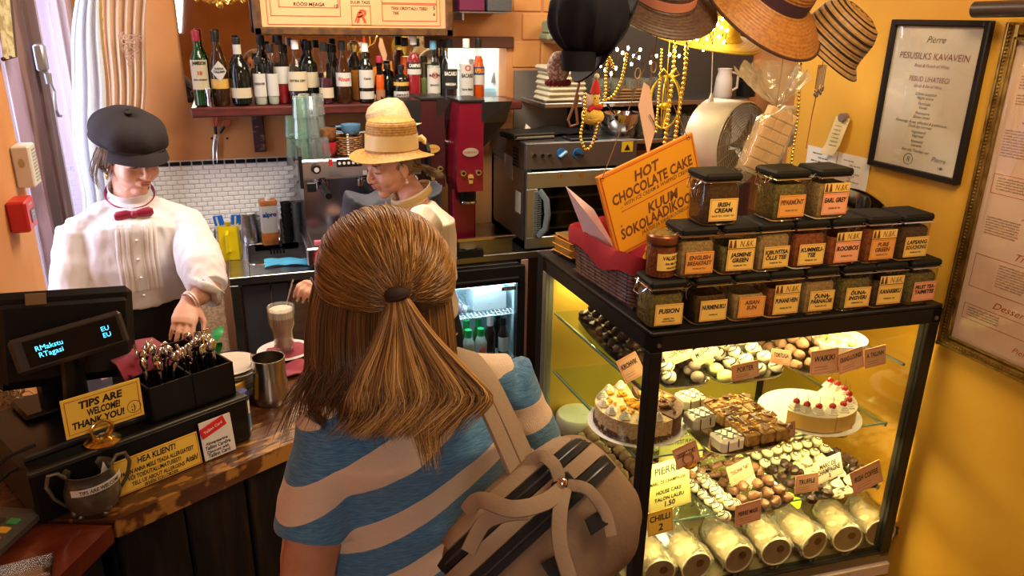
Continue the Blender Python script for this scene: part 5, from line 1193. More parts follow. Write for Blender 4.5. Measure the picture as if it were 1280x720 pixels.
def jar_outer(w,d,h):
 m=MB()
 pr=[(.86,0),(.97,.004),(1,.010),(1,h*.80),(.95,h*.85),(.86,h*.88)]
 n=20
 def sq(k,a):
  c_,s_=math.cos(a),math.sin(a);q=1/max(abs(c_)**7+abs(s_)**7,1e-9)**(1/7);return (w/2*k*q*c_,d/2*k*q*s_)
 vs=[];fs=[]
 for (k,z) in pr:
  for i in range(n*2): x,y=sq(k,2*PI*i/(n*2));vs.append((x,y,z))
 N_=n*2
 for j in range(len(pr)-1):
  for i in range(N_): fs.append((j*N_+i,j*N_+(i+1) % N_,(j+1)*N_+(i+1) % N_,(j+1)*N_+i))
 fs.append(tuple(reversed(range(N_))));m.add(vs,fs,True);return m
jar_me=jar_outer(JW,JD,JH).mesh('glass_body',JG)
tea_mats=[M('tea_dark',(.10,.055,.02),.9,col2=(.04,.02,.01),nscale=150,bump=.003,bscale=200),M('tea_green',(.20,.17,.06),.9,col2=(.08,.07,.02),nscale=150,bump=.003,bscale=200),M('tea_red',(.34,.10,.03),.9,col2=(.15,.04,.02),nscale=150,bump=.003,bscale=200),M('tea_beige',(.42,.30,.15),.9,col2=(.25,.17,.08),nscale=150,bump=.003,bscale=200)]
fillm={}
def fill_me(ti,lev):
 k=(ti,lev)
 if k not in fillm:
  m=jar_outer(JW*.93,JD*.93,JH*lev/.88);m.v=[(x,y,z+.004) for x,y,z in m.v];fillm[k]=m.mesh('tea',tea_mats[ti])
  n=len(fillm[k].vertices)
 return fillm[k]
lid_me=MB().box((0,0,JH*.955),(JW*1.04,JD*1.04,JH*.15),.006).mesh('lid',LIDM)
neck_me=MB().box((0,0,JH*.865),(JW*.90,JD*.90,JH*.04),.004).mesh('rubber_ring',M('pale_rubber',(.50,.42,.28),.6))
wm=MB()
for sy in (-.03,.03): wm.tube([(-JW*.5,sy,JH*.93),(-JW*.5-.010,sy*.6,JH*.85),(-JW*.5-.008,sy*.3,JH*.62),(-JW*.5-.004,sy*.3,JH*.50)],.0016,5)
wm.tube([(-JW*.5-.004,-.03,JH*.86),(-JW*.5-.016,-.015,JH*.70),(-JW*.5-.018,.015,JH*.70),(-JW*.5-.004,.03,JH*.86)],.0016,5)
wm.tube([(-JW*.5-.001,-JD*.51,JH*.86),(JW*.51,-JD*.51,JH*.86),(JW*.51,JD*.51,JH*.86),(-JW*.51,JD*.51,JH*.86),(-JW*.51,-JD*.51,JH*.86)],.0014,5)
wire_me=wm.mesh('wire_clip',CHROME)
LABC={'y': M('jar_label_yellow',(.90,.60,.14),.6),'o': M('jar_label_orange',(.82,.38,.08),.6),'p': M('jar_label_peach',(.92,.42,.22),.6)}
lrand =random.Random(3)
def jar(x,z,title,lc,ti,lev,label,y=None,top=False,motif=False,fs=None,xr=0,subs=('premium tea',)):
 yy=y if y is not None else 0
 t=thing('tea_jar',label,'jar',(x,yy,z),SHROT+lrand.uniform(-.03,.03)+xr,'square tea jars stacked on the cake case')
 obj('glass_body',jar_me,t);obj('tea',fill_me(ti,lev),t);obj('rubber_ring',neck_me,t);obj('lid',lid_me,t);obj('wire_clip',wire_me,t)
 lw,lh=JW*.78,JH*.44;ly=-JD/2-.0012;lz=JH*.33
 MB().bx(-lw/2+.004,lw/2+.004,ly,ly+.0008,lz-lh/2,lz+lh/2).build('paper_label',LABC[lc],t)
 BMx=axes((.004,ly-.0004,lz),(1,0,0),(0,0,1))
 q=MB();n_=len(title)
 for i,s_ in enumerate(title):
  hh=(.0115 if n_==1 else .0105);zz=(lh*.18 if n_==1 else lh*.24-i*.0145);q.text(s_,BMx,hh,0,zz,lw*.88,.045,.12)
 for i,s_ in enumerate(subs): q.text(s_.upper(),BMx,.0042,0,-lh*.20-i*.007-(.004 if n_>1 else 0),lw*.8,.02,.1)
 q.build('lettering',INKB if lc=='o' else INK,t)
 r_=MB();rule(r_,BMx,-lw/2+.003,-lh/2+.003,lw/2-.003,lh/2-.003,.0004);r_.build('label_rule',INKR,t)
 if motif:
  g=MB();BM2=axes((.0,ly-.0004,JH*.66),(1,0,0),(0,0,1))
  g.text('N.&K.',BM2,.016,.018,0,.04,.0,.2)
  for k in (-.028,-.016): g.add([(k-.005,-.010,0),(k+.005,-.010,0),(k+.002,.010,0),(k-.002,.010,0)],[(0,1,2,3)],False,BM2)
  MB().bx(-lw/2+.004,lw/2+.004,ly,ly+.0008,JH*.57,JH*.75).build('paper_label',LABC['y'],t,label='upper label strip')
  g.build('motif',INKB,t)
 return t
def row(specs,z,y):
 for (px,*a,kw) in specs:
  x=AY(px,{0: 380,1: 312,2: 250}[round((z-CT)/JH)],y-JD/2).x;jar(x,z,*a,y=y,**kw)
y0=C_(.5,.075,0).y
def rowy(s): return C_(s,.068,0).y
def jrow(level,items):
 z=CT+.0006+level*(JH*1.03+.0006)
 for (px,pyc,title,lc,ti,lev,label,kw) in items:
  y=1.56
  for _ in range(4):
   x=AY(px,pyc,y-JD/2).x;s_=(x-LF.x)/CW;y=C_(s_,.062+.002*level,0).y
  jar(x,z,title,lc,ti,lev,label,y=y,**kw)
jrow(0,[
 (837,380,['FUSION'],'y',1,.70,'square tea jar labelled FUSION, leftmost of the bottom row, clip side showing',dict(subs=('green tea','with peach'))),
 (892,380,['NURMENUKU'],'y',0,.60,'square tea jar labelled NURMENUKU, second in the bottom row',dict(subs=('premium',))),
 (940,376,['ASIAN','SUN'],'o',3,.55,'square tea jar labelled ASIAN SUN in the bottom row',dict(subs=())),
 (983,372,['PUNANE HEIN'],'y',2,.62,'square tea jar labelled PUNANE HEIN in the bottom row',dict(motif=True)),
 (1027,370,['ÕUNA-','PÄRNAÕIE'],'y',3,.70,'square tea jar labelled ÕUNA-PÄRNAÕIE in the bottom row',{}),
 (1073,366,['ÕUNA-','INGVERI'],'y',1,.70,'square tea jar labelled ÕUNA-INGVERI in the bottom row',{}),
 (1113,363,['KANARBIKU'],'y',0,.6,'square tea jar labelled KANARBIKU in the bottom row',dict(motif=True)),
 (1155,360,['FRUIT TEA-','TAIMETEE'],'p',1,.7,'square tea jar labelled FRUIT TEA at the right end of the bottom row',dict(subs=()))])
jrow(1,[
 (875,320,['ENGLISH','BREAKFAST'],'o',3,.72,'square tea jar labelled ENGLISH BREAKFAST in the middle row',{}),
 (926,318,['JASMINE','GREEN'],'y',1,.55,'square tea jar labelled JASMINE GREEN in the middle row',dict(motif=True)),
 (970,314,['KIBUVITSA','ÕLLE TEE'],'y',3,.75,'square tea jar labelled KIBUVITSA in the middle row',{}),
 (1015,310,['KUMMELI-','TEE'],'y',2,.72,'square tea jar labelled KUMMELI-TEE in the middle row',{}),
 (1059,307,['ROOIBOS'],'p',2,.6,'square tea jar labelled ROOIBOS in the middle row',dict(motif=True)),
 (1104,303,['PURE','GREEN'],'o',2,.72,'square tea jar labelled PURE GREEN in the middle row',dict(motif=True)),
 (1146,300,['LAPSANG','SOUCHONG'],'y',0,.72,'square tea jar labelled LAPSANG SOUCHONG at the right end of the middle row',{})])
jrow(2,[
 (905,255,['IRISH','CREAM'],'y',0,.80,'square tea jar labelled IRISH CREAM, left one of the top row',dict(subs=('black tea - whisky tea',))),
 (990,250,['PIPARMÜNT'],'o',1,.72,'square tea jar labelled PIPARMÜNT, middle one of the top row',{}),
 (1044,246,['EARL GREY'],'p',3,.70,'square tea jar labelled EARL GREY, right one of the top row',dict(motif=True))])
p=AY(835,345,rowy(.03)-.04)
z=CT+.0012+JH*1.03+.0006
tn=thing('round_tea_tin','small round glass tea tin with brown lid, at the left end of the middle row','jar',(AY(834,330,rowy(.03)-.035).x,rowy(.03)-.005,z))
MB().lathe([(0,.001),(.036,0),(.039,.005),(.039,.088),(.037,.094)],24,cap=False).build('glass_body',JG,tn)
MB().lathe([(0,.003),(.036,.003),(.036,.08),(0,.08)],20).build('tea',tea_mats[2],tn)
MB().lathe([(.040,.088),(.041,.090),(.041,.106),(.037,.110),(0,.110)],24).build('lid',M('tin_lid',(.25,.08,.03),.3,.4),tn)
MB().lathe([(0,.1103),(.036,.1103),(.036,.1112),(0,.1112)],24).build('lid_print',M('gilt_print',(.45,.32,.08),.4,.5,col2=(.1,.05,.02),nscale=90),tn)
MB().grid(lambda u,v: (.0398*math.sin((u-.3)*2.6),-.0398*math.cos((u-.3)*2.6),.022+.044*v),12,2).build('paper_label',LABC['y'],tn)
for s_,zz,hh,ww in (('VALGE TEE',.055,.010,.060),('PAI MU TAN',.040,.006,.045),('WHITE TEA',.029,.005,.04)):
 q=MB();q.text(s_,Matrix(),hh,0,0,ww,.03,.1);q.v=[(.0404*math.sin(v[0]/.0404+.3),-.0404*math.cos(v[0]/.0404+.3),zz+v[1]) for v in q.v];q.build('lettering',INK,tn)
bA=AZ(808,352,CT+.09);
bkx0,bkx1=LF.x-.004+.012,LF.x+.225
P0=AZ(728,335,CT);P1=AZ(800,385,CT)
bs=thing('wicker_basket','dark wicker basket lined with red cloth on the left end of the case roof','basket',(LF.x+.115,LF.y+.345,CT+.001),R(3))
bw_,bd_h,bh_=.19,.36,.105
def rect_pt(u,w_,d_):
 a=2*PI*u;c_,s_=math.cos(a),math.sin(a);q=1/max(abs(c_)**8+abs(s_)**8,1e-9)**(1/8);return (w_/2*q*c_,d_/2*q*s_)
WK=M('wicker_dark',(.050,.020,.011),.45,col2=(.15,.065,.035),nscale=60,spec=.4)
bs.scale=(1,1,1.22);m=MB();NS=60
for j in range(11):
 z_=.008+j*.0088;fl=1+.10*z_/bh_
 m.tube([(lambda p_: (p_[0]*(1+.035*math.sin(NS/2*2*PI*i/NS*1+j*PI)),p_[1]*(1+.018*math.sin(NS/2*2*PI*i/NS+j*PI)),z_))(rect_pt(i/NS,bw_*fl,bd_h*fl)) for i in range(NS)],.0048,5,True)
m.build('weave',WK,bs,kind='stuff')
m=MB()
for i in range(0,NS,2): p_=rect_pt((i+.5)/NS,bw_,bd_h);m.tube([(p_[0],p_[1],.0),(p_[0]*1.10,p_[1]*1.10,bh_-.003)],.0042,5)
m.build('stakes',WK,bs,kind='stuff')
MB().bx(-bw_/2,bw_/2,-bd_h/2,bd_h/2,.0,.006).build('base',WK,bs)
RC=M('crimson_cloth',(.34,.006,.014),.8,bump=.001,bscale=60)
def lin(u,v):
 p_=rect_pt(u,bw_*1.16,bd_h*1.13);k_=[.80,.86,.95,1.0,1.03,1.05,1.05,1.045][min(7,int(v*7.01))];z_=[.02,.07,.108,.120,.117,.105,.09,.074][min(7,int(v*7.01))]
 w_=.006*math.sin(u*2*PI*9)+.005*noise.noise(V((u*14,v*3,0)))
 if v>.5: z_+=.012*math.sin(u*2*PI*5+1)
 return (p_[0]*(k_+w_*.8),p_[1]*(k_+w_*.4),z_+w_*.3)
MB().grid(lin,90,8,closeu=True,thick=.002).build('cloth_lining',RC,bs)
MB().bx(-.08,.08,-.16,.16,.006,.03,.01).build('cloth_base',RC,bs)
yb=MB().grid(lambda u,v: (.05*math.cos(2*PI*u)*(1-.3*v)+.004*math.sin(20*u),.035*math.sin(2*PI*u),.11*v),24,8,closeu=True).mesh('yellow_bag',M('yellow_wrapper',(.90,.68,.04),.35));crumple(yb,.010,45)
pb=AZ(812,330,CT+.13);tag(obj('yellow_bag',yb),'crumpled yellow bag in the wicker basket behind the round tin','bag',loc=(bs.location.x+.035,bs.location.y-.09,CT+.034))
tb_=thing('brass_tin','embossed oval brass tin at the rear left of the case roof','tin',(AZ(709,325,CT).x+.035,AZ(709,325,CT).y+.03,CT+.0006),R(8))
MB().box((0,0,.035),(.09,.12,.070),.014).build('body',M('embossed_brass',(.60,.38,.10),.3,.9,bump=.003,bscale=50),tb_)
m=MB()
for z_ in (.015,.038,.062): m.box((0,0,z_),(.094,.124,.004),.0015)
m.build('bands',BRASS,tb_);MB().box((0,0,.071),(.082,.112,.003),.001).build('lid',BRASS,tb_)
def place4(tl,tr,bl,Ydist,dzr=0):
 a=AY(*tl,Ydist);b_=AY(*tr,Ydist+dzr);c_=AY(*bl,Ydist);return a,b_,c_
a,b_,c_=place4((739,224),(859,167),(776,320),1.80,.05)
w_=(b_-a).length;h_=(c_-a).length*.985
HX=(b_-a).normalized();
sg=thing('hanging_sign','orange hanging sign reading HOT CHOCOLATE CAKE, tilted, above the wicker basket','sign',tuple((b_+c_)/2))
cen=(b_+c_)/2
Bs=axes((0,0,0),HX,(a-c_))
MB(Bs).box((0,0,0),(w_,h_,.012),.002).build('board',M('sign_board',(.78,.26,.02),.5),sg)
MB(Bs).box((0,0,.0065),(w_-.022,h_-.022,.001)).build('face',M('sign_face',(.86,.37,.02),.5),sg)
T2=Bs @ Matrix.Translation((0,0,.0075))
q=MB();rt=R(2)
q.text('HOT',T2,h_*.115,-w_*.03,h_*.33,w_*.30,.03,.25,rot=rt);q.text('CHOCOLATE CAKE',T2,h_*.115,w_*.01,h_*.185,w_*.86,.03,.15,rot=rt)
q.text('... WITH ICE CREAM & WHIPPED CREAM',T2,h_*.045,w_*.02,h_*.085,w_*.76,.01,.2,rot=rt)
q.text('KUUM',T2,h_*.115,w_*.06,-h_*.10,w_*.34,.03,.25,rot=rt);q.text('SOKOLAADIKOOK',T2,h_*.12,w_*.0,-h_*.235,w_*.84,.03,.15,rot=rt);q.text('v',T2,h_*.04,-w_*.39,-h_*.150,None,.03,.15)
q.text('JÄÄTISE JA VAHUKOOREGA',T2,h_*.045,w_*.04,-h_*.335,w_*.52,.01,.2,rot=rt);q.text('8',T2,h_*.12,w_*.455,-h_*.1,None,.03,.2)
q.build('lettering',INKB,sg)
r_=MB();r_.add([(-w_*.36,-.0012,0),(w_*.36,-.0012+.004,0),(w_*.36,.0012+.004,0),(-w_*.36,.0012,0)],[(0,1,2,3)],False,T2)
for k in (.36,): r_.add([(w_*k,.008,0),(w_*(k+.03),.004,0),(w_*k,-.002,0)],[(0,1,2)],False,T2)
for k in range(3): r_.add([(w_*(.41+.02*k),.003,0),(w_*(.415+.02*k),.003,0),(w_*(.415+.02*k),.006,0),(w_*(.41+.02*k),.006,0)],[(0,1,2,3)],False,T2)
rule(r_,T2,-w_*.475,-h_*.465,w_*.475,h_*.465,.0008)
r_.build('red_arrow',INKR,sg)
m=MB();ea=Bs @ V((-w_*.46,h_*.46,.006));eb=Bs @ V((w_*.44,h_*.46,.006))
for e in (ea,eb): m.tube([e+V((.005*math.cos(x),-.002,.005*math.sin(x))) for x in [2*PI*i/12 for i in range(12)]],.0012,5,True)
m.build('eyelet',BRASS,sg)
top=AY(815,60,1.85)-cen
MB().tube([ea,(ea+top)/2,top],.0012,5).tube([eb,(eb+top)/2+V((0,.01,0)),top],.0012,5).build('string',M('brown_string',(.30,.14,.06),.8),sg)
a,b_,c_=AY(708,233,1.98),AY(760,275,1.92),AY(776,321,1.82)
mn=MB()
vs=[AY(707,233,1.99),AY(742,262,1.93),AY(775,320,1.84),AY(729,290,1.97)]
o=vs[0];mc=thing('menu_leaflet','pale pink folded menu leaflet tucked behind the orange sign in the basket','leaflet',tuple(o))
vv=[v-o for v in vs];nn_=(vv[1]-vv[0]).cross(vv[3]-vv[0]).normalized()
mn.add([tuple(v) for v in vv]+[tuple(v+nn_*.0015) for v in vv],[(0,1,2,3),(7,6,5,4),(0,4,5,1),(1,5,6,2),(2,6,7,3),(3,7,4,0)]);mn.build('card',M('pale_pink_card',(.80,.62,.66),.6),mc)
fl=MB()
for k in range(3):
 cc=vv[0]*(1-.33-.17*k)+vv[1]*(.18+.17*k)+vv[3]*.15;cc=vv[0]+(vv[1]-vv[0])*(.38+.2*k)+(vv[3]-vv[0])*(.25+.06*k)
 for j in range(5): aa=2*PI*j/5;u_=(vv[1]-vv[0]).normalized();w2=nn_.cross(u_);p_=cc-nn_*.001+u_*.005*math.cos(aa)+w2*.005*math.sin(aa);fl.ball(p_,.0035,6,4)
fl.build('flower_print',M('dark_red_print',(.25,.03,.05),.6),mc)
FYY=1.98
fc=AY(905,178,FYY);fcn=V((fc.x,FYY,fc.z));
fn=thing('table_fan','round drum fan with wire grille behind the tea jars','fan',tuple(fcn),R(-70))
FR=.125
FM=M('fan_body',(.66,.62,.52),.35,.2)
Fx=Matrix.Rotation(PI/2,4,'Y')
MB(Fx).lathe([(FR*1.0,.065),(FR*1.03,.06),(FR*1.03,-.055),(FR*.98,-.06),(FR*.98,.065)],44,cap=False).build('drum',FM,fn)
g=MB(Fx)
for k in range(14): rr_=.02+k*(FR-.02)/14;g.tube([(rr_*math.cos(a),rr_*math.sin(a),.066+.012*(1-(rr_/FR)**2)) for a in [2*PI*i/40 for i in range(40)]],.0011,4,True)
for k in range(16):
 a=2*PI*k/16;g.tube([(.02*math.cos(a),.02*math.sin(a),.079),(.07*math.cos(a+.2),.07*math.sin(a+.2),.074),(FR*math.cos(a+.35),FR*math.sin(a+.35),.066)],.0014,4)
g.build('grille',M('grille_gold',(.60,.52,.34),.3,.8),fn)
MB(Fx).lathe([(0,.082),(.02,.080),(.022,.074),(0,.074)],16).build('grille_badge',FM,fn)
bl_=MB(Fx)
for k in range(4):
 a=PI/2*k
 def bf(u,v,a=a):
  r0=.02+u*(FR-.03);an=a+(v-.5)*1.0+u*.35;return (r0*math.cos(an),r0*math.sin(an),.02+.030*(v-.5))
 bl_.grid(bf,8,6,thick=.002)
bl_.build('blades',M('fan_blade',(.30,.27,.22),.4),fn)
MB(Fx).lathe([(0,-.12),(.045,-.118),(.055,-.06),(.055,-.02),(0,.0)],24).build('motor',FM,fn)
g=MB(Fx)
for k in range(12): a=2*PI*k/12;g.tube([(.05*math.cos(a),.05*math.sin(a),-.06),(FR*math.cos(a),FR*math.sin(a),-.058)],.0013,4)
g.build('rear_grille',M('grille_gold'),fn)
zb_=CT+.0006-fcn.z
MB().cyl((-.03,0,zb_+.012),(-.03,0,-.05),.012,.012,12).build('stand_pole',STEEL_D,fn)
MB().lathe([(0,0),(.075,0),(.08,.006),(.02,.014),(0,.016)],28,(-.03,0,zb_)).build('base',FM,fn)
p=AY(985,158,2.05)
dsc=thing('small_round_fan','second small round fan disc right of the chocolate block','fan',tuple(p),R(-30))
MB(Fx).lathe([(0,.02),(.06,.02),(.066,.01),(.066,-.03),(.0,-.035)],30).build('housing',FM,dsc)
MB().cyl((-.01,0,CT+.0006-p.z+.006),(-.01,0,-.06),.009,.009,10).lathe([(0,0),(.05,0),(.05,.006),(0,.008)],20,(-.01,0,CT+.0006-p.z)).build('stand',STEEL_D,dsc)
pj=thing('steel_shaker','steel shaker with black cap between the two left jars of the top row','shaker',(AZ(947,262,CT+.12).x+.02,C_(.35,.20,0).y,CT+.0006))
MB().lathe([(0,0),(.028,0),(.03,.01),(.026,.18),(.018,.21)],18,cap=False).build('body',CHROME,pj);MB().lathe([(.019,.21),(.02,.25),(.012,.265),(0,.265)],16).build('cap',BLACKP,pj)
tag(MB().bx(-.05,.05,-.03,.03,0,.17,.006).build('black_canister',BLACKP),'black canister behind the steel shaker on the case roof','canister',loc=(pj.location.x-.01,pj.location.y+.09,CT+.0006))
p=AZ(1092,262,CT+.14)
dsh=thing('steel_dish','shallow steel dish behind the right end of the middle jar row','dish',(1.872-.115,C_(.9,.24,0).y+.06,CT+.0006+.0))
MB().lathe([(0,.0),(.045,0),(.05,.19),(0,.19)],20).build('pedestal',BLACKM,dsh)
MB(frame((0,0,.195),ry=0,rx=R(20))).lathe([(0,.0),(.06,.0),(.092,.022),(.105,.026),(.104,.030),(.09,.027),(.058,.006),(0,.006)],32).build('bowl',CHROME,dsh)
def hat_mats(nm,c1,c2,freq):
 if nm in _M: return _M[nm]
 m_=M(nm,c1,.6,col2=c2,nscale=90,contrast=(.42,.6));return m_
def straw_hat(name,loc,rot,prof,cols,band,label,ridges=True,bandm=None,edge=None,n=56,seam=.009,stripe=None):
 t=thing(name,label,'hat',loc);t.rotation_euler=rot
 L=[0]
 for a,b_ in zip(prof,prof[1:]): L.append(L[-1]+math.dist(a,b_))
 tot=L[-1];K=int(tot/seam*4)
 pr=[]
 for i in range(K+1):
  d=tot*i/K;j=max(k for k in range(len(L)) if L[k]<=d+1e-9);j=min(j,len(prof)-2);u=(d-L[j])/(L[j+1]-L[j])
  r_,z_=prof[j][0]*(1-u)+prof[j+1][0]*u,prof[j][1]*(1-u)+prof[j+1][1]*u
  tx,tz=prof[j+1][0]-prof[j][0],prof[j+1][1]-prof[j][1];ll=math.hypot(tx,tz);off=.0016*abs(math.sin(PI*d/seam))
  pr.append((max(r_+off*(-tz)/ll*-1*-1,0),z_+off*tx/ll,d))
 m=MB();vs=[];fs=[]
 for side in (0,1):
  for (r_,z_,d) in (pr if not side else list(reversed(pr))):
   for i in range(n):
    a=2*PI*i/n;rr_=max(r_-side*.002,0);wv=.006*math.sin(2*a+1)*max(0,(d/tot-.6));vs.append((rr_*math.cos(a),rr_*math.sin(a)*1.08,z_-side*.003+wv))
 m_=len(pr)*2
 for j in range(m_-1):
  for i in range(n): fs.append((j*n+i,j*n+(i+1) % n,(j+1)*n+(i+1) % n,(j+1)*n+i))
 m.add(vs,fs,True)
 if stripe:
  m.mi=[]
  ks=[pr[j][2] for j in range(len(pr))];ks=ks+list(reversed(ks))
  for j in range(m_-1): m.mi+=[1 if (ks[j] % stripe)<stripe*.30 else 0]*n
  m.build('crown_and_brim',cols,t,fix=True,sharp=80)
 else: m.build('crown_and_brim',cols[0],t,fix=True,sharp=80)
 if band:
  (ra,za,rb,zb2)=band
  MB().lathe([(ra,za),(ra+.003,za),(rb+.003,zb2),(rb,zb2)],n,sy=1.08,cap=False).build('ribbon_band',bandm,t)
 if edge:
  MB().tube([(prof[-1][0]*math.cos(2*PI*i/n),prof[-1][0]*1.08*math.sin(2*PI*i/n),prof[-1][1]+.006*math.sin(2*2*PI*i/n+1)*.4) for i in range(n)],.004,6,True).build('edge_binding',edge,t)
 return t
boater=[(0,.098),(.05,.100),(.080,.097),(.090,.088),(.095,.05),(.098,.008),(.106,.0),(.15,-.012),(.178,-.022)]
def hrot(up): return (_rt*up[0]+_up*up[1]-_fw*up[2]).to_track_quat('Z','Y').to_euler()
H1=AY(828,-4,1.86);
straw_hat('straw_hat',tuple(H1),hrot((.14,.62,.74)),[(0,.10),(.05,.10),(.074,.094),(.080,.08),(.084,.01),(.090,.0),(.125,-.008),(.152,-.020)],[M('dark_brown_straw',(.050,.026,.018),.5,col2=(.10,.055,.035),nscale=110)],(.0845,.010,.0825,.032),'dark brown straw hat with a dusty pink ribbon, centre of the hanging hats',bandm=M('pink_ribbon',(.55,.20,.12),.6))
straw_hat('straw_hat',tuple(AY(966,-8,1.78)),hrot((.36,.52,.74)),[(0,.125),(.05,.124),(.078,.116),(.088,.10),(.097,.01),(.106,.0),(.15,-.026),(.178,-.048)],[M('orange_straw',(.26,.095,.020),.5,col2=(.40,.17,.035),nscale=120)],(.0955,.010,.093,.042),'orange-brown straw hat with dark purple ribbon hanging above the wrapped block',bandm=M('purple_ribbon',(.05,.02,.035),.6),edge=M('dark_edge',(.05,.02,.015),.6))
straw_hat('straw_cloche',tuple(AY(1030,62,1.80)),hrot((.52,.58,.60)),[(0,.13),(.04,.128),(.068,.115),(.080,.09),(.086,.04),(.092,.02),(.115,.0)],[M('tan_straw',(.30,.17,.055),.6,col2=(.42,.25,.09),nscale=100),M('dark_stripe',(.025,.012,.01),.6)],None,'tan straw cloche with black spiral stripes, rightmost hanging hat',stripe=.0165)
straw_hat('straw_hat',tuple(AY(882,44,2.06)),hrot((.1,.80,.45)),[(0,.08),(.06,.08),(.085,.07),(.095,.01),(.105,.0),(.15,-.006),(.165,-.012)],[M('yellow_straw',(.86,.62,.05),.55,col2=(.92,.72,.12),nscale=110)],None,'bright yellow straw hat behind the string lights')
cp=AY(736,16,1.74)
bc2=thing('velvet_cap_hat','large black gathered cap hanging at the left of the hats','hat',tuple(cp))
m=MB().ball((0,0,.0),(.095,.10,.082),54,26)
def capd(v): a=math.atan2(v.y,v.x);k=1+.07*math.sin(a*13)*max(0,(-v.z+.05)/.12)+.07*noise.noise(v*22);return (v.x*k,v.y*k,v.z*(1.25 if v.z<0 else 1.1))
m.v=[capd(V(v)) for v in m.v];BV=M('black_velvet',(.009,.009,.014),.8,bump=.001,bscale=40,spec=.15)
m.build('crown',BV,bc2)
MB().lathe([(.040,-.085),(.042,-.085),(.040,-.130),(.036,-.130)],30,(-.03,-.02,.0),cap=False).build('cap_band',BV,bc2)
bb=thing('black_felt_hat','black felt hat seen from its side next to the black cap, long curved brim','hat',tuple(AY(762,46,1.80)))
def brimf(u,v):
 a=2*PI*u;r_=.05+.085*v;return (r_*math.cos(a)*1.0,r_*math.sin(a),-.02*v*v+.015*math.sin(a)*v)
B3=axes((0,0,0),_rt*.45+_up*.89,_rt*.20-_fw*.9-_up*.1)
MB(B3).grid(brimf,44,8,closeu=True,thick=.004).build('brim',BV,bb)
MB(B3).lathe([(.05,0),(.048,-.03),(.04,-.05),(0,-.055)],32,cap=False).build('crown',BV,bb)
lc_=thing('lace_bonnet','small white lace bonnet edged in dark red under the black cap','bonnet',tuple(AY(698,85,1.80)))
m=MB().ball((0,0,0),(.028,.03,.040),20,14);m.build('crown',M('white_lace',(.75,.65,.55),.8,col2=(.35,.2,.15),nscale=160,contrast=(.45,.5)),lc_)
m=MB()
for i in range(14): a=2*PI*i/14;m.ball((.026*math.cos(a),.026*math.sin(a),-.035),.008,8,5)
m.build('ruffle',M('dark_red_ruffle',(.20,.015,.02),.8),lc_)
m=MB();pts=[AY(x,y,1.86) for x,y in ((722,80),(724,105),(718,130),(710,150),(713,158),(722,155),(720,135),(723,118))]
o=pts[0];tag(m.tube([p_-o for p_ in pts],.0035,6).build('leather_loop',M('brown_leather',(.22,.09,.04),.6)),'looped brown leather cord hanging left of the knitted toy','cord',loc=tuple(o))
rail=thing('hanging_rail','dark wooden rail near the ceiling from which hats and beads hang','rail',(0,0,0))
MB().bx(.80,1.872,1.80,1.84,2.30,2.34,.004).build('bar',WOOD_D,rail)
MB().cyl((.9,1.82,2.34),(.9,1.82,2.70),.008,.008,8).cyl((1.75,1.82,2.34),(1.75,1.82,2.70),.008,.008,8).build('hanger',STEEL_D,rail)
m=MB()
for (px,Yc) in ((722,1.74),(772,1.80),(822,1.86),(966,1.72),(1035,1.80),(872,2.02)):
 p_=AY(px,0,Yc);m.tube([(p_.x,Yc,p_.z+.05),(p_.x,(Yc+1.82)/2,2.2),(p_.x,1.82,2.33)],.0015,5)
m.build('hat_cords',M('brown_string'),rail,kind='stuff')
def beads(pts,label,r=.0055,mat=GOLD,Yd=1.9,sp=2.05,name='bead_necklace',group=None):
 P=[AY(x,y,Yd) if not hasattr(y,'x') else y for x,y in pts]
 out=[]
 for i in range(len(P)-1):
  p0=P[max(i-1,0)];p1=P[i];p2=P[i+1];p3=P[min(i+2,len(P)-1)]
  for k in range(12):
   u=k/12;out.append(.5*((2*p1)+(p2-p0)*u+(2*p0-5*p1+4*p2-p3)*u*u+(3*p1-p0-3*p2+p3)*u**3))
 out.append(P[-1]);m=MB();o=P[0];d=0;m.tube([p_-o for p_ in out],r*.25,4);last=None
 acc=0
 for a,b2 in zip(out,out[1:]):
  L_=(b2-a).length
  while acc<=L_: m.ball((a+(b2-a)*(acc/max(L_,1e-9)))-o,r,8,5);acc+=r*sp
  acc -=L_
 t=thing(name,label,'beads',tuple(o),0,group or 'gold bead strings hanging under the hats');m.build('beads',mat,t,kind='stuff');return t
beads([(765,22),(762,60),(757,95),(757,118),(752,130),(745,128)],'gold bead string beside the black felt brim',.0045)
beads([(732,118),(729,150),(726,172),(733,187),(741,178),(748,152)],'gold bead loop hanging below the knitted toy',.0045,Yd=1.86)
beads([(783,68),(778,95),(768,118),(756,126)],'short gold bead string curving towards the knitted toy',.0045)
beads([(844,40),(842,80),(838,120),(833,160),(828,200)],'long large-beaded gold string left of centre',.0065,Yd=1.95)
beads([(858,55),(856,90),(850,130),(845,165),(843,180)],'large-beaded gold string right of the wire ornament',.0065,Yd=1.92)
beads([(827,62),(825,100),(822,140),(820,165)],'thin gold bead string through the wire ornament',.0045,Yd=1.98)
beads([(1004,-12),(1002,40),(998,135),(993,175),(988,215)],'gold bead string right of the wrapped block',.0052,Yd=1.80)
beads([(743,50),(752,62),(763,75),(768,88)],'short slanting gold bead string near the black felt hat',.0045)
oc=AY(831,128,1.93)
wo=thing('wire_ornament','round yellow wire ornament with bows hanging among the gold beads','ornament',tuple(oc))
YW=M('yellow_wire',(.80,.60,.05),.35,.6)
m=MB();Rr=.072
for a0 in (0,.9,1.9): m.tube([(Rr*.72*math.cos(t_)*math.cos(a0),Rr*.72*math.cos(t_)*math.sin(a0),Rr*math.sin(t_)) for t_ in [2*PI*i/32 for i in range(32)]],.0022,6,True)
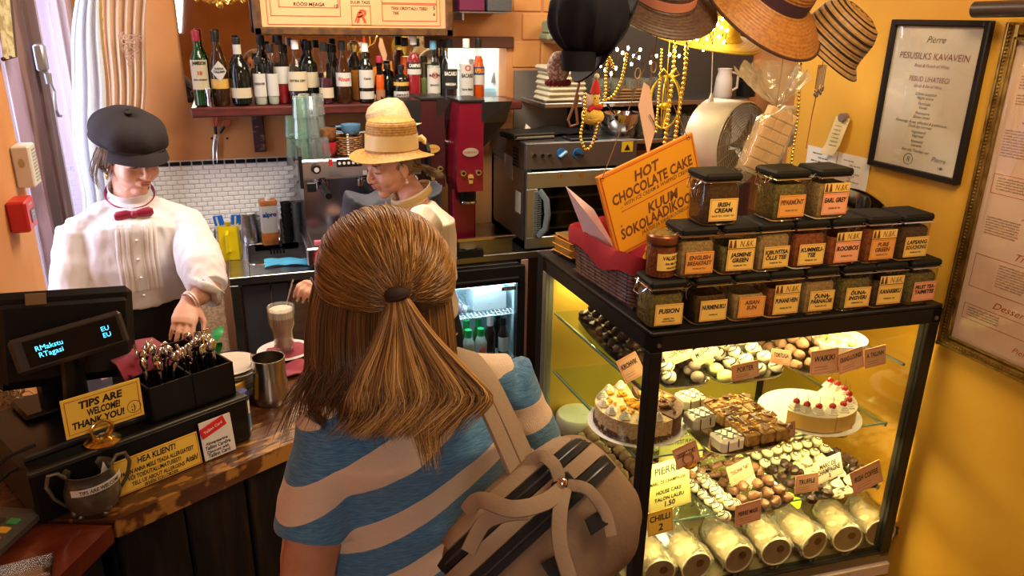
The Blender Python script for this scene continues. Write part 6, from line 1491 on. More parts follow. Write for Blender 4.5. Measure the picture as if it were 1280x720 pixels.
m.cyl((0,0,-Rr),(0,0,Rr+.12),.0012,.0012,5);m.build('wire_rings',YW,wo)
MB().ball((0,0,-.01),(.018,.010,.010),10,6).ball((.016,0,.003),.007,8,5).build('bird',YW,wo)
m=MB()
for sgn in (-1,1): m.tube([(0,-.01,Rr),(sgn*.02,-.012,Rr+.02),(sgn*.032,-.012,Rr+.005),(sgn*.012,-.01,Rr-.004),(0,-.01,Rr)],.003,6)
m.build('bow',YW,wo)
vs=[AY(812,93,1.84),AY(801,138,1.84),AY(809,192,1.84),AY(820,160,1.84)]
vs=[AY(805,103,1.84),AY(798,133,1.84),AY(810,195,1.84),AY(820,160,1.84),AY(812,108,1.84)]
o=vs[0];dt=thing('paper_tag','long pale pink diamond-shaped paper tag hanging over the orange sign','tag',tuple(o))
m=MB();n5=len(vs);m.add([tuple(v-o) for v in vs]+[tuple(v-o+V((0,.0015,0))) for v in vs],[tuple(range(n5)),tuple(reversed(range(n5,2*n5)))]+[(i,i+n5,(i+1) % n5+n5,(i+1) % n5) for i in range(n5)]);m.build('paper',M('pink_paper',(.80,.52,.38),.7),dt)
p1=AY(822,40,1.84)-o;p2=vs[4]-o
MB().tube([p2,p2+V((.004,0,.05)),p1],.0016,5).build('ribbon',M('brown_string'),dt)
m=MB();q0_=AY(812,143,1.835)-o;m.tube([q0_,AY(817,152,1.835)-o,AY(821,163,1.835)-o],.0012,5).tube([AY(817,152,1.835)-o,AY(822,148,1.835)-o],.001,5);m.build('twig',INK,dt)
m=MB()
for sgn,b3 in ((-1,(797,92)),(1,(817,84))):
 c_=AY(*b3,1.83)-o;m.tube([(c_.x+.008*math.cos(t_),c_.y,c_.z+.014*math.sin(t_)) for t_ in [2*PI*i/14 for i in range(14)]],.0018,5,True)
m.build('bow',M('tan_ribbon',(.45,.28,.14),.6),dt)
tp_=AY(741,146,1.88)
ty=thing('felt_toy','small yellow felt toy with red pointed hat and red scarf hanging from the cap','toy',tuple(tp_))
FZY=M('fuzzy_yellow',(.75,.48,.06),.95,col2=(.85,.62,.15),nscale=200,bump=.004,bscale=250);
m=MB().ball((0,0,0),(.032,.024,.022),20,12).ball((-.006,0,.006),(.026,.026,.020),16,10).ball((.004,0,.045),(.014,.014,.022),14,10);m.build('body',FZY,ty)
MB().lathe([(.015,.062),(.014,.066),(.008,.088),(.002,.098),(0,.099)],14,(.004,0,0)).build('pointed_hat',M('red_felt',(.48,.02,.015),.9),ty)
MB().ball((.006,0,.105),.0075,10,7).build('pompom',M('cream_wool',(.80,.70,.42),.95),ty)
MB().tube([(.017*math.cos(a)+.004,.017*math.sin(a),.026) for a in [2*PI*i/16 for i in range(16)]],(.006),7,True).tube([(-.01,-.015,.026),(-.022,-.018,.018)],.006,7).build('scarf',M('red_felt'),ty)
MB().ball((-.020,-.002,.042),(.016,.012,.018),12,8).build('grey_wing',M('grey_felt',(.55,.40,.38),.95),ty)
MB().ball((-.002,-.013,.05),.002,6,4).ball((.012,-.012,.05),.002,6,4).build('eyes',INK,ty)
MB().cyl((.004,0,.105),(.006,.0,.22),.0008,.0008,5).build('thread',M('brown_string'),ty)
LB=M('fairy_light',(1,.8,.3),.4,emit=(1.0,.72,.30),estr=40)
sl=thing('string_lights','warm white string lights woven under the hanging hats','lights',tuple(AY(790,60,1.95)))
o=V(sl.location);rnd=random.Random(11)
m=MB();wpts=[]
bulbs=[(748,45),(765,42),(776,38),(772,62),(778,66),(786,60),(793,70),(800,62),(798,72),(813,78),(768,52),(772,44),(757,88),(765,92),(751,82),(770,85),(843,62),(849,70),(856,60),(862,53),(884,48),(897,30),(902,24),(908,38),(890,40),(880,42),(898,46),(904,52),(912,44),(909,62),(880,62),(870,50),(893,60),(838,68),(820,70),(760,35),(782,74),(790,80),(902,34),(893,36),(888,28),(906,30)]
for (px,py) in bulbs: p_=AY(px+rnd.uniform(-1,1),py,1.95+rnd.uniform(-.04,.05))-o;wpts.append(p_);m.ball(p_,(.0038,.0038,.0055),7,5)
m.build('bulbs',LB,sl,kind='stuff')
m=MB();srt=sorted(wpts,key=lambda p_: p_.x)
for a,b2 in zip(srt,srt[1:]): m.tube([a,(a+b2)/2+V((rnd.uniform(-.01,.01),.01,rnd.uniform(-.03,.01))),b2],.0012,4)
m.build('wires',INK,sl,kind='stuff')
for px,py in ((775,60),(893,45),(850,65)): light('fairy_glow','POINT',tuple(AY(px,py,1.93)),.55,(1,.68,.22),.05)
BY=1.70
cb_t=AY(978,138,BY);cb_b=AY(944,214,BY)
wc=thing('wrapped_chocolate_block','pale tan chocolate block tied in cellophane hanging beneath the orange straw hat','chocolate',tuple(cb_t))
dn=(cb_b-cb_t);Lk_=dn.length;dn=dn.normalized()
side=V((1,-.05,0));Bk=axes((0,0,0),(side-dn*side.dot(dn)),-dn)
wk=(AY(1000,170,BY)-AY(940,170,BY)).length*.56
CB=M('tan_chocolate',(.66,.42,.20),.5)
m=MB(Bk);
for i in range(3):
 for j in range(6):
  cxk=(-1+i)*wk/3;cyk=-(j+.5)*Lk_/6;s2=[ (cxk-wk/6*.96,cyk-Lk_/12*.96),(cxk+wk/6*.96,cyk+Lk_/12*.96)]
  m.box((cxk,cyk,.011),(wk/3*.97,Lk_/6*.97,.012),.003)
m.build('block_pieces',CB,wc)
MB(Bk).box((0,-Lk_/2,0),(wk,Lk_,.018),.002).build('block',CB,wc)
CEL2=pane_mat('cellophane_gold',(.995,.98,.93),6,.12,.22)
me=MB(Bk).grid(lambda u,v: ((wk/2+.010)*max(-1,min(1,1.3*math.cos(2*PI*u)))*(.25+.75*min(1,v*4)),.010-(Lk_+.02)*v,(.020)*max(-1,min(1,1.3*math.sin(2*PI*u)))),40,16,closeu=True).mesh('cellophane',CEL2);crumple(me,.005,60);obj('cellophane',me,wc)
kn=AY(970,137,BY)-cb_t
def fanf(u,v):
 a=2*PI*u;tl=AY(918,88,BY-.02)-cb_t;tr_=AY(1015,95,BY+.0)-cb_t;tc_=AY(975,78,BY)-cb_t
 s_=.5+.5*math.cos(a);edge=tl*(1-s_)+tr_*s_+V((0,0,.03*math.sin(PI*s_)));edge=edge+V((0,.06*math.sin(a)*math.sin(PI*max(.1,s_)),.008*math.sin(a*9)))
 return kn+(edge-kn)*(v**.85)+V((0,.012*math.sin(a),0))*(1-v)+V((0,.006*v*math.sin(a*9),.003*v*math.sin(a*7)))
me=MB().grid(fanf,110,14,closeu=True).mesh('cellophane_tuft',CEL2);crumple(me,.007,32);obj('cellophane_tuft',me,wc)
MB().tube([kn+V((.010*math.cos(t_),.010*math.sin(t_),0)) for t_ in [2*PI*i/12 for i in range(12)]],.003,6,True).build('tie',M('pink_tie',(.75,.35,.18),.5),wc)
MB().cyl(kn,(kn.x+.01,0,2.35-cb_t.z),.001,.001,5).build('thread',M('brown_string'),wc)
th=thing('hanging_trinkets','bundle of small silver trinkets hanging on a pink ribbon by the right wall','ornament',tuple(AY(1027,90,1.86)))
m=MB();rnd=random.Random(5)
for i in range(6): x=-.014+.0055*i;m.cyl((x,0,.02),(x,.0,-.035-rnd.random()*.02),.0018,.0018,6).ball((x,0,-.045-rnd.random()*.02),(.004,.004,.009),8,5)
m.build('trinkets',CHROME,th)
MB().tube([(0,0,.02),(0,0,.30)],.0012,5).tube([(-.005,0,-.05),(-.012,0,-.12),(-.016,0,-.22)],.0016,5).build('ribbon',M('pink_ribbon'),th)
cz_=AY(857,80,1.9)
hp=thing('lamp_pull','small white pull cord with bell end hanging under the yellow hat','cord',tuple(AY(891,62,2.0)))
q_=AY(889,122,2.0)-AY(891,62,2.0)
MB().tube([(0,0,0),tuple(q_)],.0015,5).build('cord',WHITEP,hp);MB(Matrix.Translation(q_)).lathe([(.003,.012),(.005,.004),(.009,-.012),(.009,-.018),(0,-.018)],10).build('bell',WHITEP,hp)
WX=1.872
def wall_board(name,tl,tr,bl,br,label,cat,fw2,framem,sheetm,X=WX-.001,dep=.022):
 a=AX(*tl,X);b_=AX(*tr,X);c_=AX(*bl,X);d_=AX(*br,X)
 y0=(a.y+c_.y)/2;y1=(b_.y+d_.y)/2;z0=(c_.z+d_.z)/2;z1=(a.z+b_.z)/2
 w_=y0-y1;h_=z1-z0
 t=thing(name,label,cat,(X,(y0+y1)/2,(z0+z1)/2))
 Fr=axes((0,0,0),(0,-1,0),(0,0,1))
 m=MB(Fr);m.box((-w_/2+fw2/2,0,dep/2),(fw2,h_,dep),.003).box((w_/2-fw2/2,0,dep/2),(fw2,h_,dep),.003).box((0,h_/2-fw2/2,dep/2),(w_-2*fw2,fw2,dep),.003).box((0,-h_/2+fw2/2,dep/2),(w_-2*fw2,fw2,dep),.003)
 m.build('frame',framem,t)
 MB(Fr).box((0,0,dep*.3),(w_-fw2,h_-fw2,dep*.3)).build('sheet',sheetm,t)
 return t,w_,h_,Fr
pf,w_,h_,Fr=wall_board('framed_certificate',(1121,23),(1243,27),(1090,204),(1204,234),'black framed white handwritten menu sheet on the ochre wall','picture',.017,M('black_frame',(.012,.010,.010),.3),M('ivory_sheet',(.74,.70,.62),.5,col2=(.66,.58,.44),nscale=3))
T3=Fr @ Matrix.Translation((0,0,.0115))
q=MB();q.text('Pierre',T3,.018,.0,h_*.38,.10,-.01,.4)
q.build('lettering',INK,pf)
q=MB();q.text('PESUSILKS KAVAVEIN',T3,.018,0,h_*.275,w_*.72,.0,.1);q.text('PESUD LIHATEEGI',T3,.014,0,h_*.13,w_*.42,.0,.1);q.text('Rosé & Punch of Wine',T3,.009,0,h_*.215,w_*.42,0,.4);q.text('Garch & Set of Wine',T3,.008,0,h_*.085,w_*.32,0,.4)
q.build('lettering',M('mauve_ink',(.28,.10,.12),.6),pf)
q=MB()
for i,(s_,ww) in enumerate((('Lihtne suupiste',.26),('Night sauce',.2),('Pannitäis',.18),('Vorsti',.12),('Peresuure',.2),('Green bowl',.2),('Kanamagu Bund, siHerbid & pohlamoos',.55),('Duck by terrines',.3),('Vegetaarid',.2),('Vegimaal',.16),('Kaneelid',.18),('Lavastik',.18),('Not only Tuesdays rest',.3))):
 q.text(s_,T3,.0085,0,h_*(.035-i*.026-.010*(i//2)),w_*ww,-.005,.35)
q.tube([tuple(T3 @ V((-w_*.06+.016*math.cos(a),-h_*.40+.016*math.sin(a),0))) for a in [2*PI*i/20 for i in range(20)]],.0006,4,True)
q.text('R',T3,.016,-w_*.06,-h_*.40,None,-.01,.3);q.text('Pierre',T3,.014,w_*.26,-h_*.37,.05,-.01,.4);q.text('1.80',T3,.007,w_*.29,-h_*.42,.02)
q.build('lettering',INK,pf,label='handwritten menu lines')
MB(Fr).box((0,0,.0145),(w_-.036,h_-.036,.001)).build('pane',pane_mat('picture_glass',(1,1,1),1.6),pf)
a=AX(1260,32,WX);c_=AX(1182,430,WX);zt_,zb2=a.z+.008,c_.z
y0=(a.y+c_.y)/2;wG=.56
gf=thing('gilt_framed_menu','large gilt framed printed menu at the right edge of the picture','picture',(WX-.001,y0-wG/2,(zt_+zb2)/2))
hG=zt_-zb2;Fr=axes((0,0,0),(0,-1,0),(0,0,1));GLT=M('gilt_frame',(.42,.29,.08),.32,.9,col2=(.22,.13,.03),nscale=30)
m=MB(Fr);fw2=.034
for (cx_,cy_,sx_,sy_) in ((-wG/2+fw2/2,0,fw2,hG),(wG/2-fw2/2,0,fw2,hG),(0,hG/2-fw2/2,wG-2*fw2,fw2),(0,-hG/2+fw2/2,wG-2*fw2,fw2)):
 m.box((cx_,cy_,.012),(sx_,sy_,.024),.006)
for (cx_,cy_,sx_,sy_) in ((-wG/2+fw2+.004,0,.008,hG-2*fw2),(0,-hG/2+fw2+.004,wG-2*fw2,.008),(0,hG/2-fw2-.004,wG-2*fw2,.008),(-wG/2+.007,0,.008,hG),(0,-hG/2+.007,wG,.008)): m.box((cx_,cy_,.026),(sx_,sy_,.006),.002)
m.build('frame',GLT,gf)
m=MB(Fr);k=int(hG/.0095)
for i in range(k): m.ball((-wG/2+.017,-hG/2+.01+i*.0095,.025),.0042,6,4)
for i in range(int(wG/.0095)): m.ball((-wG/2+.02+i*.0095,-hG/2+.017,.025),.0042,6,4)
m.build('bead_moulding',GLT,gf,kind='stuff')
MB(Fr).box((0,0,.006),(wG-.05,hG-.05,.008)).build('sheet',M('menu_sheet',(.84,.60,.44),.5),gf)
T4=Fr @ Matrix.Translation((0,0,.0105)) @ Matrix.Diagonal((1,.84,1,1));q=MB();rr_=MB();hd=MB();L0=-wG/2+fw2+.03
yy=hG/2/.84-.15
def para(y,n,ind=0,wmax=.40):
 for i in range(n):
  wl=wmax*random.uniform(.75,1);q.text('ioendra mahla pohu tassid kullast maitsev'[(i*3) % 7:][:30],T4,.0055,L0+ind,y-i*.0085,wl,.01,0,'l')
para(yy,5);para(yy-.055,4);hd.text('Soolased / Savoury',T4,.022,L0+.03,yy-.125,.34,0,.4,'l');para(yy-.16,10,-.01);hd.text('Joogid',T4,.02,L0+.16,yy-.27,.14,0,.4,'l')
rule(rr_,T4,L0-.012,yy-.355,L0+.44,yy-.295,.0008);para(yy-.305,5,.0)
hd.text('Jäätis / Ice cream',T4,.022,L0+.09,yy-.40,.3,0,.4,'l');para(yy-.43,7,-.005)
hd.text('Trühvlid / Truffles',T4,.022,L0+.10,yy-.53,.3,0,.4,'l');rule(rr_,T4,L0-.012,yy-.665,L0+.44,yy-.555,.0008);para(yy-.57,9,.06,.10)
hd.text('Desserdid / Desserts',T4,.022,L0+.07,yy-.70,.34,0,.4,'l');rule(rr_,T4,L0-.012,yy-.775,L0+.44,yy-.725,.0008);para(yy-.735,4,0,.42)
hd.text('Pierre',T4,.018,L0+.15,yy-.815,.06,0,.4,'l')
q.build('lettering',INKB,gf);rr_.build('ruling',INKR,gf);hd.build('heading',INKR,gf)
m=MB(T4);m.box((L0+.20,hG/2/.84-.10,0),(.05,.045,.001)).build('small_print_picture',M('grey_print',(.2,.18,.16),.6,col2=(.5,.45,.4),nscale=80),gf)
MB(Fr).box((0,0,.0125),(wG-.07,hG-.07,.001)).build('pane',pane_mat('picture_glass'),gf)
p=AX(1219,12,1.80)
bar=thing('wall_lamp_arm','dark round bar jutting from the wall at the top right corner','wall lamp',(1.80,p.y,p.z))
MB().cyl((0,.0,0),(.0,-.55,.01),.020,.020,18).build('bar',M('dark_bar',(.05,.03,.025),.4),bar)
MB().cyl((0,-.4,0),(.072,-.4,0),.01,.01,10).build('wall_mount',BLACKP,bar)
nt_=AX(1056,147,WX-.006)
nb=thing('receipt_note','curled yellowish receipt held by a grey magnet beside the framed menu','note',tuple(nt_))
m=MB();m.grid(lambda u,v: (-.012*math.sin(v*2.6)-.018*max(0,v-.7)*2,.045-.075*u+.035*v*v,-.19*v+.0),6,14,thick=.0006);
hh=(AX(1050,147,WX)-AX(1045,195,WX)).length
m.v=[(v[0]-.001,v[1]*.85,v[2]*hh/.19) for v in m.v]
m.build('paper',M('receipt_paper',(.84,.70,.38),.7),nb)
MB().cyl((.004,.0,.0),(-.016,0,.0),.015,.014,16).build('magnet',M('grey_magnet',(.25,.2,.2),.4),nb)
q=MB();T5=axes((-.016,.006,-hh*.45),(0,-1,0),(0,0,1))
for i in range(6): q.text('mustikas kook pilet'[:10+i],T5,.005,-.004*i*.6,.03-i*.013,.035,.01)
q.build('lettering',INK,nb)
pp=thing('price_lists','white printed price sheets pinned behind the top jars at the wall end','sheets',(WX-.001,AX(1050,210,WX).y,AX(1050,215,WX).z))
y_a,y_b=AX(1008,200,WX).y,AX(1088,215,WX).y;z_a=AX(1050,190,WX).z;z_b=z_a-.22
oy,oz=pp.location.y,pp.location.z
Fp=axes((0,0,0),(0,-1,0),(0,0,1))
hw=(y_a-y_b)/2;
MB(Fp).box(((oy-y_a)+hw*.5,(z_a+z_b)/2-oz,.002),(hw*.97,z_a-z_b,.001)).build('sheet',PAPER_W,pp);MB(Fp).box(((oy-y_a)+hw*1.5,(z_a+z_b)/2-oz,.0025),(hw*.97,z_a-z_b,.001)).build('sheet',PAPER_W,pp)
q=MB();T6=Fp @ Matrix.Translation((0,0,.0032))
for cx_ in (-y_a+oy+hw*.5,-y_a+oy+hw*1.5):
 for i in range(12): q.text('kohv tee kakao mahl'[:12+i % 6],T6,.006,cx_-.02+.03*(i % 2),z_a-oz-.02-i*.013,hw*.35,.01)
q.build('lettering',INK,pp)
def drape(name,tl,tr,bl,br,Yd,n,amp,mat,label,cat='curtain',pinch=None,Yd2=None):
 a,b_,c_,d_=(AY(*p,Yd) for p in (tl,tr,bl,br))
 t=thing(name,label,cat,tuple(c_));o=c_
 def f(u,v):
  top=a*(1-u)+b_*u;bot=c_*(1-u)+d_*u;p=bot*(1-v)+top*v
  sx=0
  if pinch: sx=pinch*math.sin(PI*min(1,max(0,(v-.1)/.9)))*(1-u)
  dy=amp*math.sin(u*2*PI*n+.6*math.sin(v*4))+.4*amp*noise.noise(V((u*6,v*3,3)))
  return (p.x-o.x+sx+.004*math.sin(v*14),p.y-o.y+dy,p.z-o.z)
 MB().grid(f,70,26,thick=.0012).build('fabric',mat,t)
 return t,a,b_,c_,d_
SHEER=M('white_lace_curtain',(.90,.93,.97),.8,trans=.0)
def translucent(m_,amt,col):
 nt=m_.node_tree;N=nt.nodes;b_=N['Principled BSDF'];t_=N.new('ShaderNodeBsdfTranslucent');t_.inputs[0].default_value=(*col,1)
 mx=N.new('ShaderNodeMixShader');mx.inputs[0].default_value=amt
 nt.links.new(b_.outputs[0],mx.inputs[1]);nt.links.new(t_.outputs[0],mx.inputs[2]);nt.links.new(mx.outputs[0],N['Material Output'].inputs[0])
translucent(SHEER,.6,(.95,.98,1))
BEIGE=M('beige_satin',(.62,.40,.24),.5,col2=(.74,.52,.32),nscale=4,sheen=.3);translucent(BEIGE,.2,(.9,.6,.35))
cu,a,b_,c_,d_=drape('white_curtain',(100,-40),(122,-40),(103,280),(140,280),3.36,3,.018,SHEER,'sheer white lace curtain hanging at the window behind the barista in the black cap',pinch=-.035)
LACE=M('lace_flower',(.60,.56,.62),.8)
def flower(parent,org,px,py,Yd,s,mat):
 m=MB();p=AY(px,py,Yd-.03)-org
 for i in range(6):
  a_=2*PI*i/6;m.tube([p+V((s*.5*math.cos(a_)+s*.32*math.cos(b2),0,s*.5*math.sin(a_)+s*.32*math.sin(b2))) for b2 in [2*PI*k/10 for k in range(10)]],s*.08,4,True)
 m.ball(p,(s*.2,.002,s*.2),8,5);m.build('embroidered_flower',mat,parent)
for (px,py,s) in ((112,105,.030),(106,90,.018),(120,92,.018),(112,122,.022),(117,118,.014)): flower(cu,c_,px,py,3.43,s,LACE)
cb2,a,b_,c_,d_=drape('beige_curtain',(126,-40),(186,-40),(146,280),(176,280),3.62,5,.014,BEIGE,'beige satin curtain with embroidered flowers beside the white one')
for (px,py,s) in ((162,52,.034),(153,45,.02),(172,47,.02),(162,70,.022),(156,62,.015),(170,63,.015),(163,80,.014)): flower(cb2,c_,px,py,3.60,s,M('brown_embroidery',(.40,.22,.13),.8))
fr_=thing('gold_fringe','gold braided fringe running down between the white and beige curtains','trim',tuple(AY(124,0,3.5)))
m=MB();o=V(fr_.location);rnd=random.Random(4)
for i in range(60): p=AY(124+i*.12+.8*math.sin(i),-10+i*2.4,3.42)-o;m.ball(p,(.007,.006,.009),6,4)
m.build('braid',M('braid_gold',(.50,.34,.10),.5,.4),fr_,kind='stuff')
vt_=thing('floral_valance','short piece of cream floral curtain with dark edge at the upper left corner','curtain',tuple(AX(8,40,LWX+.03)))
o=V(vt_.location);pa=[AX(x,y,LWX+.03)-o for x,y in ((-8,-30),(10,-30),(19,70),(4,74))]
MB().grid(lambda u,v: tuple(pa[0].lerp(pa[1],u).lerp(pa[3].lerp(pa[2],u),v)+V((.008*math.sin(u*12),0,0))),18,12,thick=.002).build('fabric',M('floral_cream',(.62,.55,.32),.7,col2=(.35,.28,.12),nscale=45,contrast=(.45,.6)),vt_)
MB().tube([pa[1],pa[1].lerp(pa[2],.5),pa[2],pa[3]],.006,6).build('edging',M('dark_edging',(.05,.02,.02),.7),vt_)
p=AX(19,209,LWX+.02)
tb2=thing('door_chime','cream door chime box with side vents on the left orange wall','wall box',(LWX+.0005,AX(30,209,LWX).y-.085,p.z-.012))
y0c=tb2.location.y
CRW=M('cream_plastic',(.72,.70,.64),.45)
MB().bx(0,.045,-.03,.05,-.058,.058,.004).build('body',CRW,tb2)
m=MB()
for i in range(10): m.bx(.0445,.0465,.0,.04,-.045+i*.0095,-.041+i*.0095)
m.build('vents',M('vent_grey',(.35,.34,.30),.5),tb2)
MB().prism([(.008*math.cos(a_),.013*math.sin(a_)) for a_ in [2*PI*i/16 for i in range(16)]],0,.002,Mx=axes((.022,-.0302,.012),(1,0,0),(0,0,1))).build('oval_badge',M('olive_badge',(.42,.38,.20),.4),tb2)
p=AX(22,270,LWX+.03)
cp_=thing('fire_call_point','red square fire call point on the left orange wall','alarm',(LWX+.0005,AX(22,270,LWX).y-.055,p.z-.01))
MB().bx(0,.048,-.045,.045,-.042,.042,.005).build('body',RED,cp_)
MB().bx(.048,.0495,-.012,.034,-.022,.012).build('glass_label',M('dark_slate_label',(.06,.06,.08),.3),cp_)
q=MB();T7=axes((.0500,.011,.0),(0,1,0),(0,0,1))
q.text('SUUNA',T7,.005,0,.005,.03);q.text('SISSE',T7,.005,0,-.004,.03);q.text('TULEKAHJU',axes((.0486,0,.028),(0,1,0),(0,0,1)),.005,0,0,.05);q.build('lettering',INKW,cp_)
KZ=1.08;KU=V((.882,.471,0)).normalized();KN=V((-KU.y,KU.x,0));KO=V((-.279,1.323,KZ))
KM=axes(KO,KU,KN);KANG=math.atan2(KU.y,KU.x)
def K(s,t,z=0): return KM @ V((s,t,z))
WORN=M('worn_bar_wood',(.085,.030,.012),.22,col2=(.17,.070,.022),nscale=9,stretch=(.5,5,1),contrast=(.35,.7),bump=.0012,bscale=40,coat=.5)
nt=WORN.node_tree;N=nt.nodes;b_=N['Principled BSDF'];ramp=[n for n in N if n.type=='VALTORGB'][0]
tc=N.new('ShaderNodeTexCoord');mp=N.new('ShaderNodeMapping');mp.inputs['Scale'].default_value=(1,2.6,1);nt.links.new(tc.outputs['Object'],mp.inputs[0])
n2=N.new('ShaderNodeTexNoise');n2.inputs['Scale'].default_value=16;n2.inputs['Detail'].default_value=8;nt.links.new(mp.outputs[0],n2.inputs[0])
sep=N.new('ShaderNodeSeparateXYZ');nt.links.new(tc.outputs['Object'],sep.inputs[0])
mr=N.new('ShaderNodeMapRange');mr.inputs[1].default_value=.02;mr.inputs[2].default_value=.17;mr.inputs[3].default_value=.10;mr.inputs[4].default_value=-.06;nt.links.new(sep.outputs[1],mr.inputs[0])
ad=N.new('ShaderNodeMath');nt.links.new(n2.outputs[0],ad.inputs[0]);nt.links.new(mr.outputs[0],ad.inputs[1])
r2=N.new('ShaderNodeValToRGB');r2.color_ramp.elements[0].position=.60;r2.color_ramp.elements[1].position=.66;nt.links.new(ad.outputs[0],r2.inputs[0])
mx=N.new('ShaderNodeMix');mx.data_type='RGBA';nt.links.new(r2.outputs[0],mx.inputs[0]);nt.links.new(ramp.outputs[0],mx.inputs[6]);mx.inputs[7].default_value=(.46,.22,.045,1);nt.links.new(mx.outputs[2],b_.inputs['Base Color'])
REDW=M('red_polished_wood',(.13,.022,.010),.18,col2=(.20,.045,.014),nscale=7,stretch=(1,4,1),coat=.7,bump=.0005,bscale=30)
bar=thing('bar_counter','worn dark wooden bar counter with yellowed front edge carrying the till','counter',tuple(KO),KANG)
KI=KM.inverted()
def loc2(x,y): v=KI @ V((x,y,KZ));return (v.x,v.y)
poly=[(0,0),(.30,.004),(.52,0),(.78,0),(.80,.02),(.80,.43),(-.145,.43),loc2(-.612,1.44)]
MB().prism(poly,-.038,0).build('wooden_top',WORN,bar)
poly2=[loc2(-.612,.98),loc2(-.45,.98),loc2(-.36,1.165),(-.012,-.012),loc2(-.612,1.437)]
MB().prism(poly2,-.034,.001).build('side_top',REDW,bar,label='polished red-brown side leaf')
BD=M('black_stained_boards',(.007,.005,.004),.6,col2=(.022,.014,.009),nscale=10,stretch=(3,3,.4),contrast=(.45,.7),bump=.003,bscale=30)
MB().bx(.0,.79,.05,.42,-KZ,-.038).build('carcass',BLACKM,bar)
for i in range(6): MB().bx(.002+i*.132,.128+i*.132,.018+.004*(i % 2),.05,-KZ,-.038,.004).build('front_board',BD,bar)
q0=loc2(-.44,1.0);q1=loc2(-.35,1.17)
MB().prism([loc2(-.60,1.0),q0,q1,(-.03,.02),(-.03,.2),loc2(-.60,1.5)],-KZ,-.034).build('side_carcass',BLACKM,bar)
# till: cash drawer, screen, customer display
tl_=thing('cash_register','black till with customer display screen and cash drawer on the bar counter','cash register',tuple(K(-.10,.075,.0008)),KANG)
DWd,DDp,DHh=.415,.30,.105
REG=M('till_black',(.008,.0075,.0075),.28)
MB().bx(0,DWd,.0,DDp,0,DHh,.006).build('cash_drawer',REG,tl_)
MB().bx(.01,DWd-.01,.05,.06,DHh,DHh+.010,.002).bx(.0,DWd,.0,.012,DHh-.006,DHh+.002,.002).build('ridge',M('till_grey',(.03,.028,.025),.35),tl_)
ys=1.60
TLc,TRc,BRc=AY(-22,374,ys-.03),AY(160,362,ys+.05),AY(178,455,ys+.01)
BLc=TLc+(BRc-TRc)+V((0,0,-.03))
ML=(bar.matrix_world if False else Matrix.Translation(tl_.location) @ Matrix.Rotation(KANG,4,'Z')).inverted()
ct4=[ML @ v for v in (TLc,TRc,BRc,BLc)]
ux=(ct4[1]-ct4[0]).normalized();uy=(ct4[0]-ct4[3]).normalized();cc4=(ct4[0]+ct4[1]+ct4[2]+ct4[3])/4;ww4=(ct4[1]-ct4[0]).length;hh4=(ct4[0]-ct4[3]).length
SB=axes(cc4,ux,uy)
MB(SB).box((0,0,-.018),(ww4,hh4,.035),.012).box((0,-.005,.004),(ww4*.90,hh4*.82,.016),.007).build('screen_back',REG,tl_)
MB(SB).box((-.05,hh4*.40,.006),(.035,.032,.003),.001).build('tape',M('brown_tape',(.20,.12,.05),.4),tl_,label='strip of brown tape')
da,db,dc=AY(13,430,1.47),AY(147,392,1.53),AY(160,425,1.515)
dl=[ML @ v for v in (da,db,dc)];ux=(dl[1]-dl[0]).normalized();uy=(dl[1]-dl[2]);dw=(dl[1]-dl[0]).length;dh=uy.length
DB_=axes((dl[0]+dl[1])/2-uy/2,ux,uy)
disp=MB(DB_).box((0,0,-.015),(dw+.01,dh+.012,.034),.006).build('customer_display',M('display_housing',(.030,.026,.022),.3),tl_)
MB(DB_).box((.004,0,.0025),(dw-.022,dh-.006,.002)).build('display_window',M('display_window',(.012,.010,.008),.12),disp)
VFD=M('vfd_cyan',(.1,.7,1),.5,emit=(.08,.62,1.0),estr=2.6)
q=MB();T8=DB_ @ Matrix.Translation((0,0,.004))
q.text('RMakstu',T8,dh*.17,-dw*.20,dh*.11,dw*.27,.0,0);q.text('RTagasi',T8,dh*.17,-dw*.20,-dh*.12,dw*.27,.0,0);q.text('EU',T8,dh*.16,dw*.33,dh*.13,dw*.08,.0,0);q.text('EU',T8,dh*.16,dw*.33,-dh*.10,dw*.08,0,0)
q.build('lit_lettering',VFD,disp)
pb0=ML @ AZ(100,500,KZ+DHh+.01)
cdn=DB_ @ V((0,-dh*.5,-.02))
MB().tube([cdn+V((.0,.02,.0)),cdn+V((0,.035,-.06)),V((cdn.x,cdn.y+.05,DHh+.01))],[(.03,.018),(.03,.018),(.04,.02)],10).build('display_neck',REG,tl_)
MB().bx(cc4.x-.10,cc4.x+.07,cc4.y-.00,cc4.y+.10,DHh,DHh+.015,.006).tube([V((cc4.x-.02,cc4.y+.05,DHh+.01)),V((cc4.x-.02,cc4.y+.05,cc4.z-.05)),V((cc4.x-.02,cc4.y+.02,cc4.z))],[(.055,.03)]*3,12).build('stand',REG,tl_)
gpl=[ML @ AY(x,y,1.60) for x,y in ((60,478),(93,470),(97,525),(62,530))]
m=MB();m.add([tuple(v) for v in gpl]+[tuple(v+V((0,.004,0))) for v in gpl],[(0,1,2,3),(7,6,5,4),(0,4,5,1),(1,5,6,2),(2,6,7,3),(3,7,4,0)]);m.build('grey_flap',M('grey_till_plastic',(.13,.13,.12),.5),tl_)
m=MB();pts=[AY(x,y,1.40+.002*i) for i,(x,y) in enumerate(((-12,590),(8,572),(30,562),(44,556)))]
o=pts[0];tag(m.tube([v-o for v in pts],.0035,7).tube([v-o+V((.0,0,-.03)) for v in pts[:3]],.003,6).build('cable',BLACKP),'black cables running left behind the sugar bowl','cable',loc=tuple(o))
rc=[AY(x,y,1.56) for x,y in ((118,490),(150,479),(158,486),(122,498))]
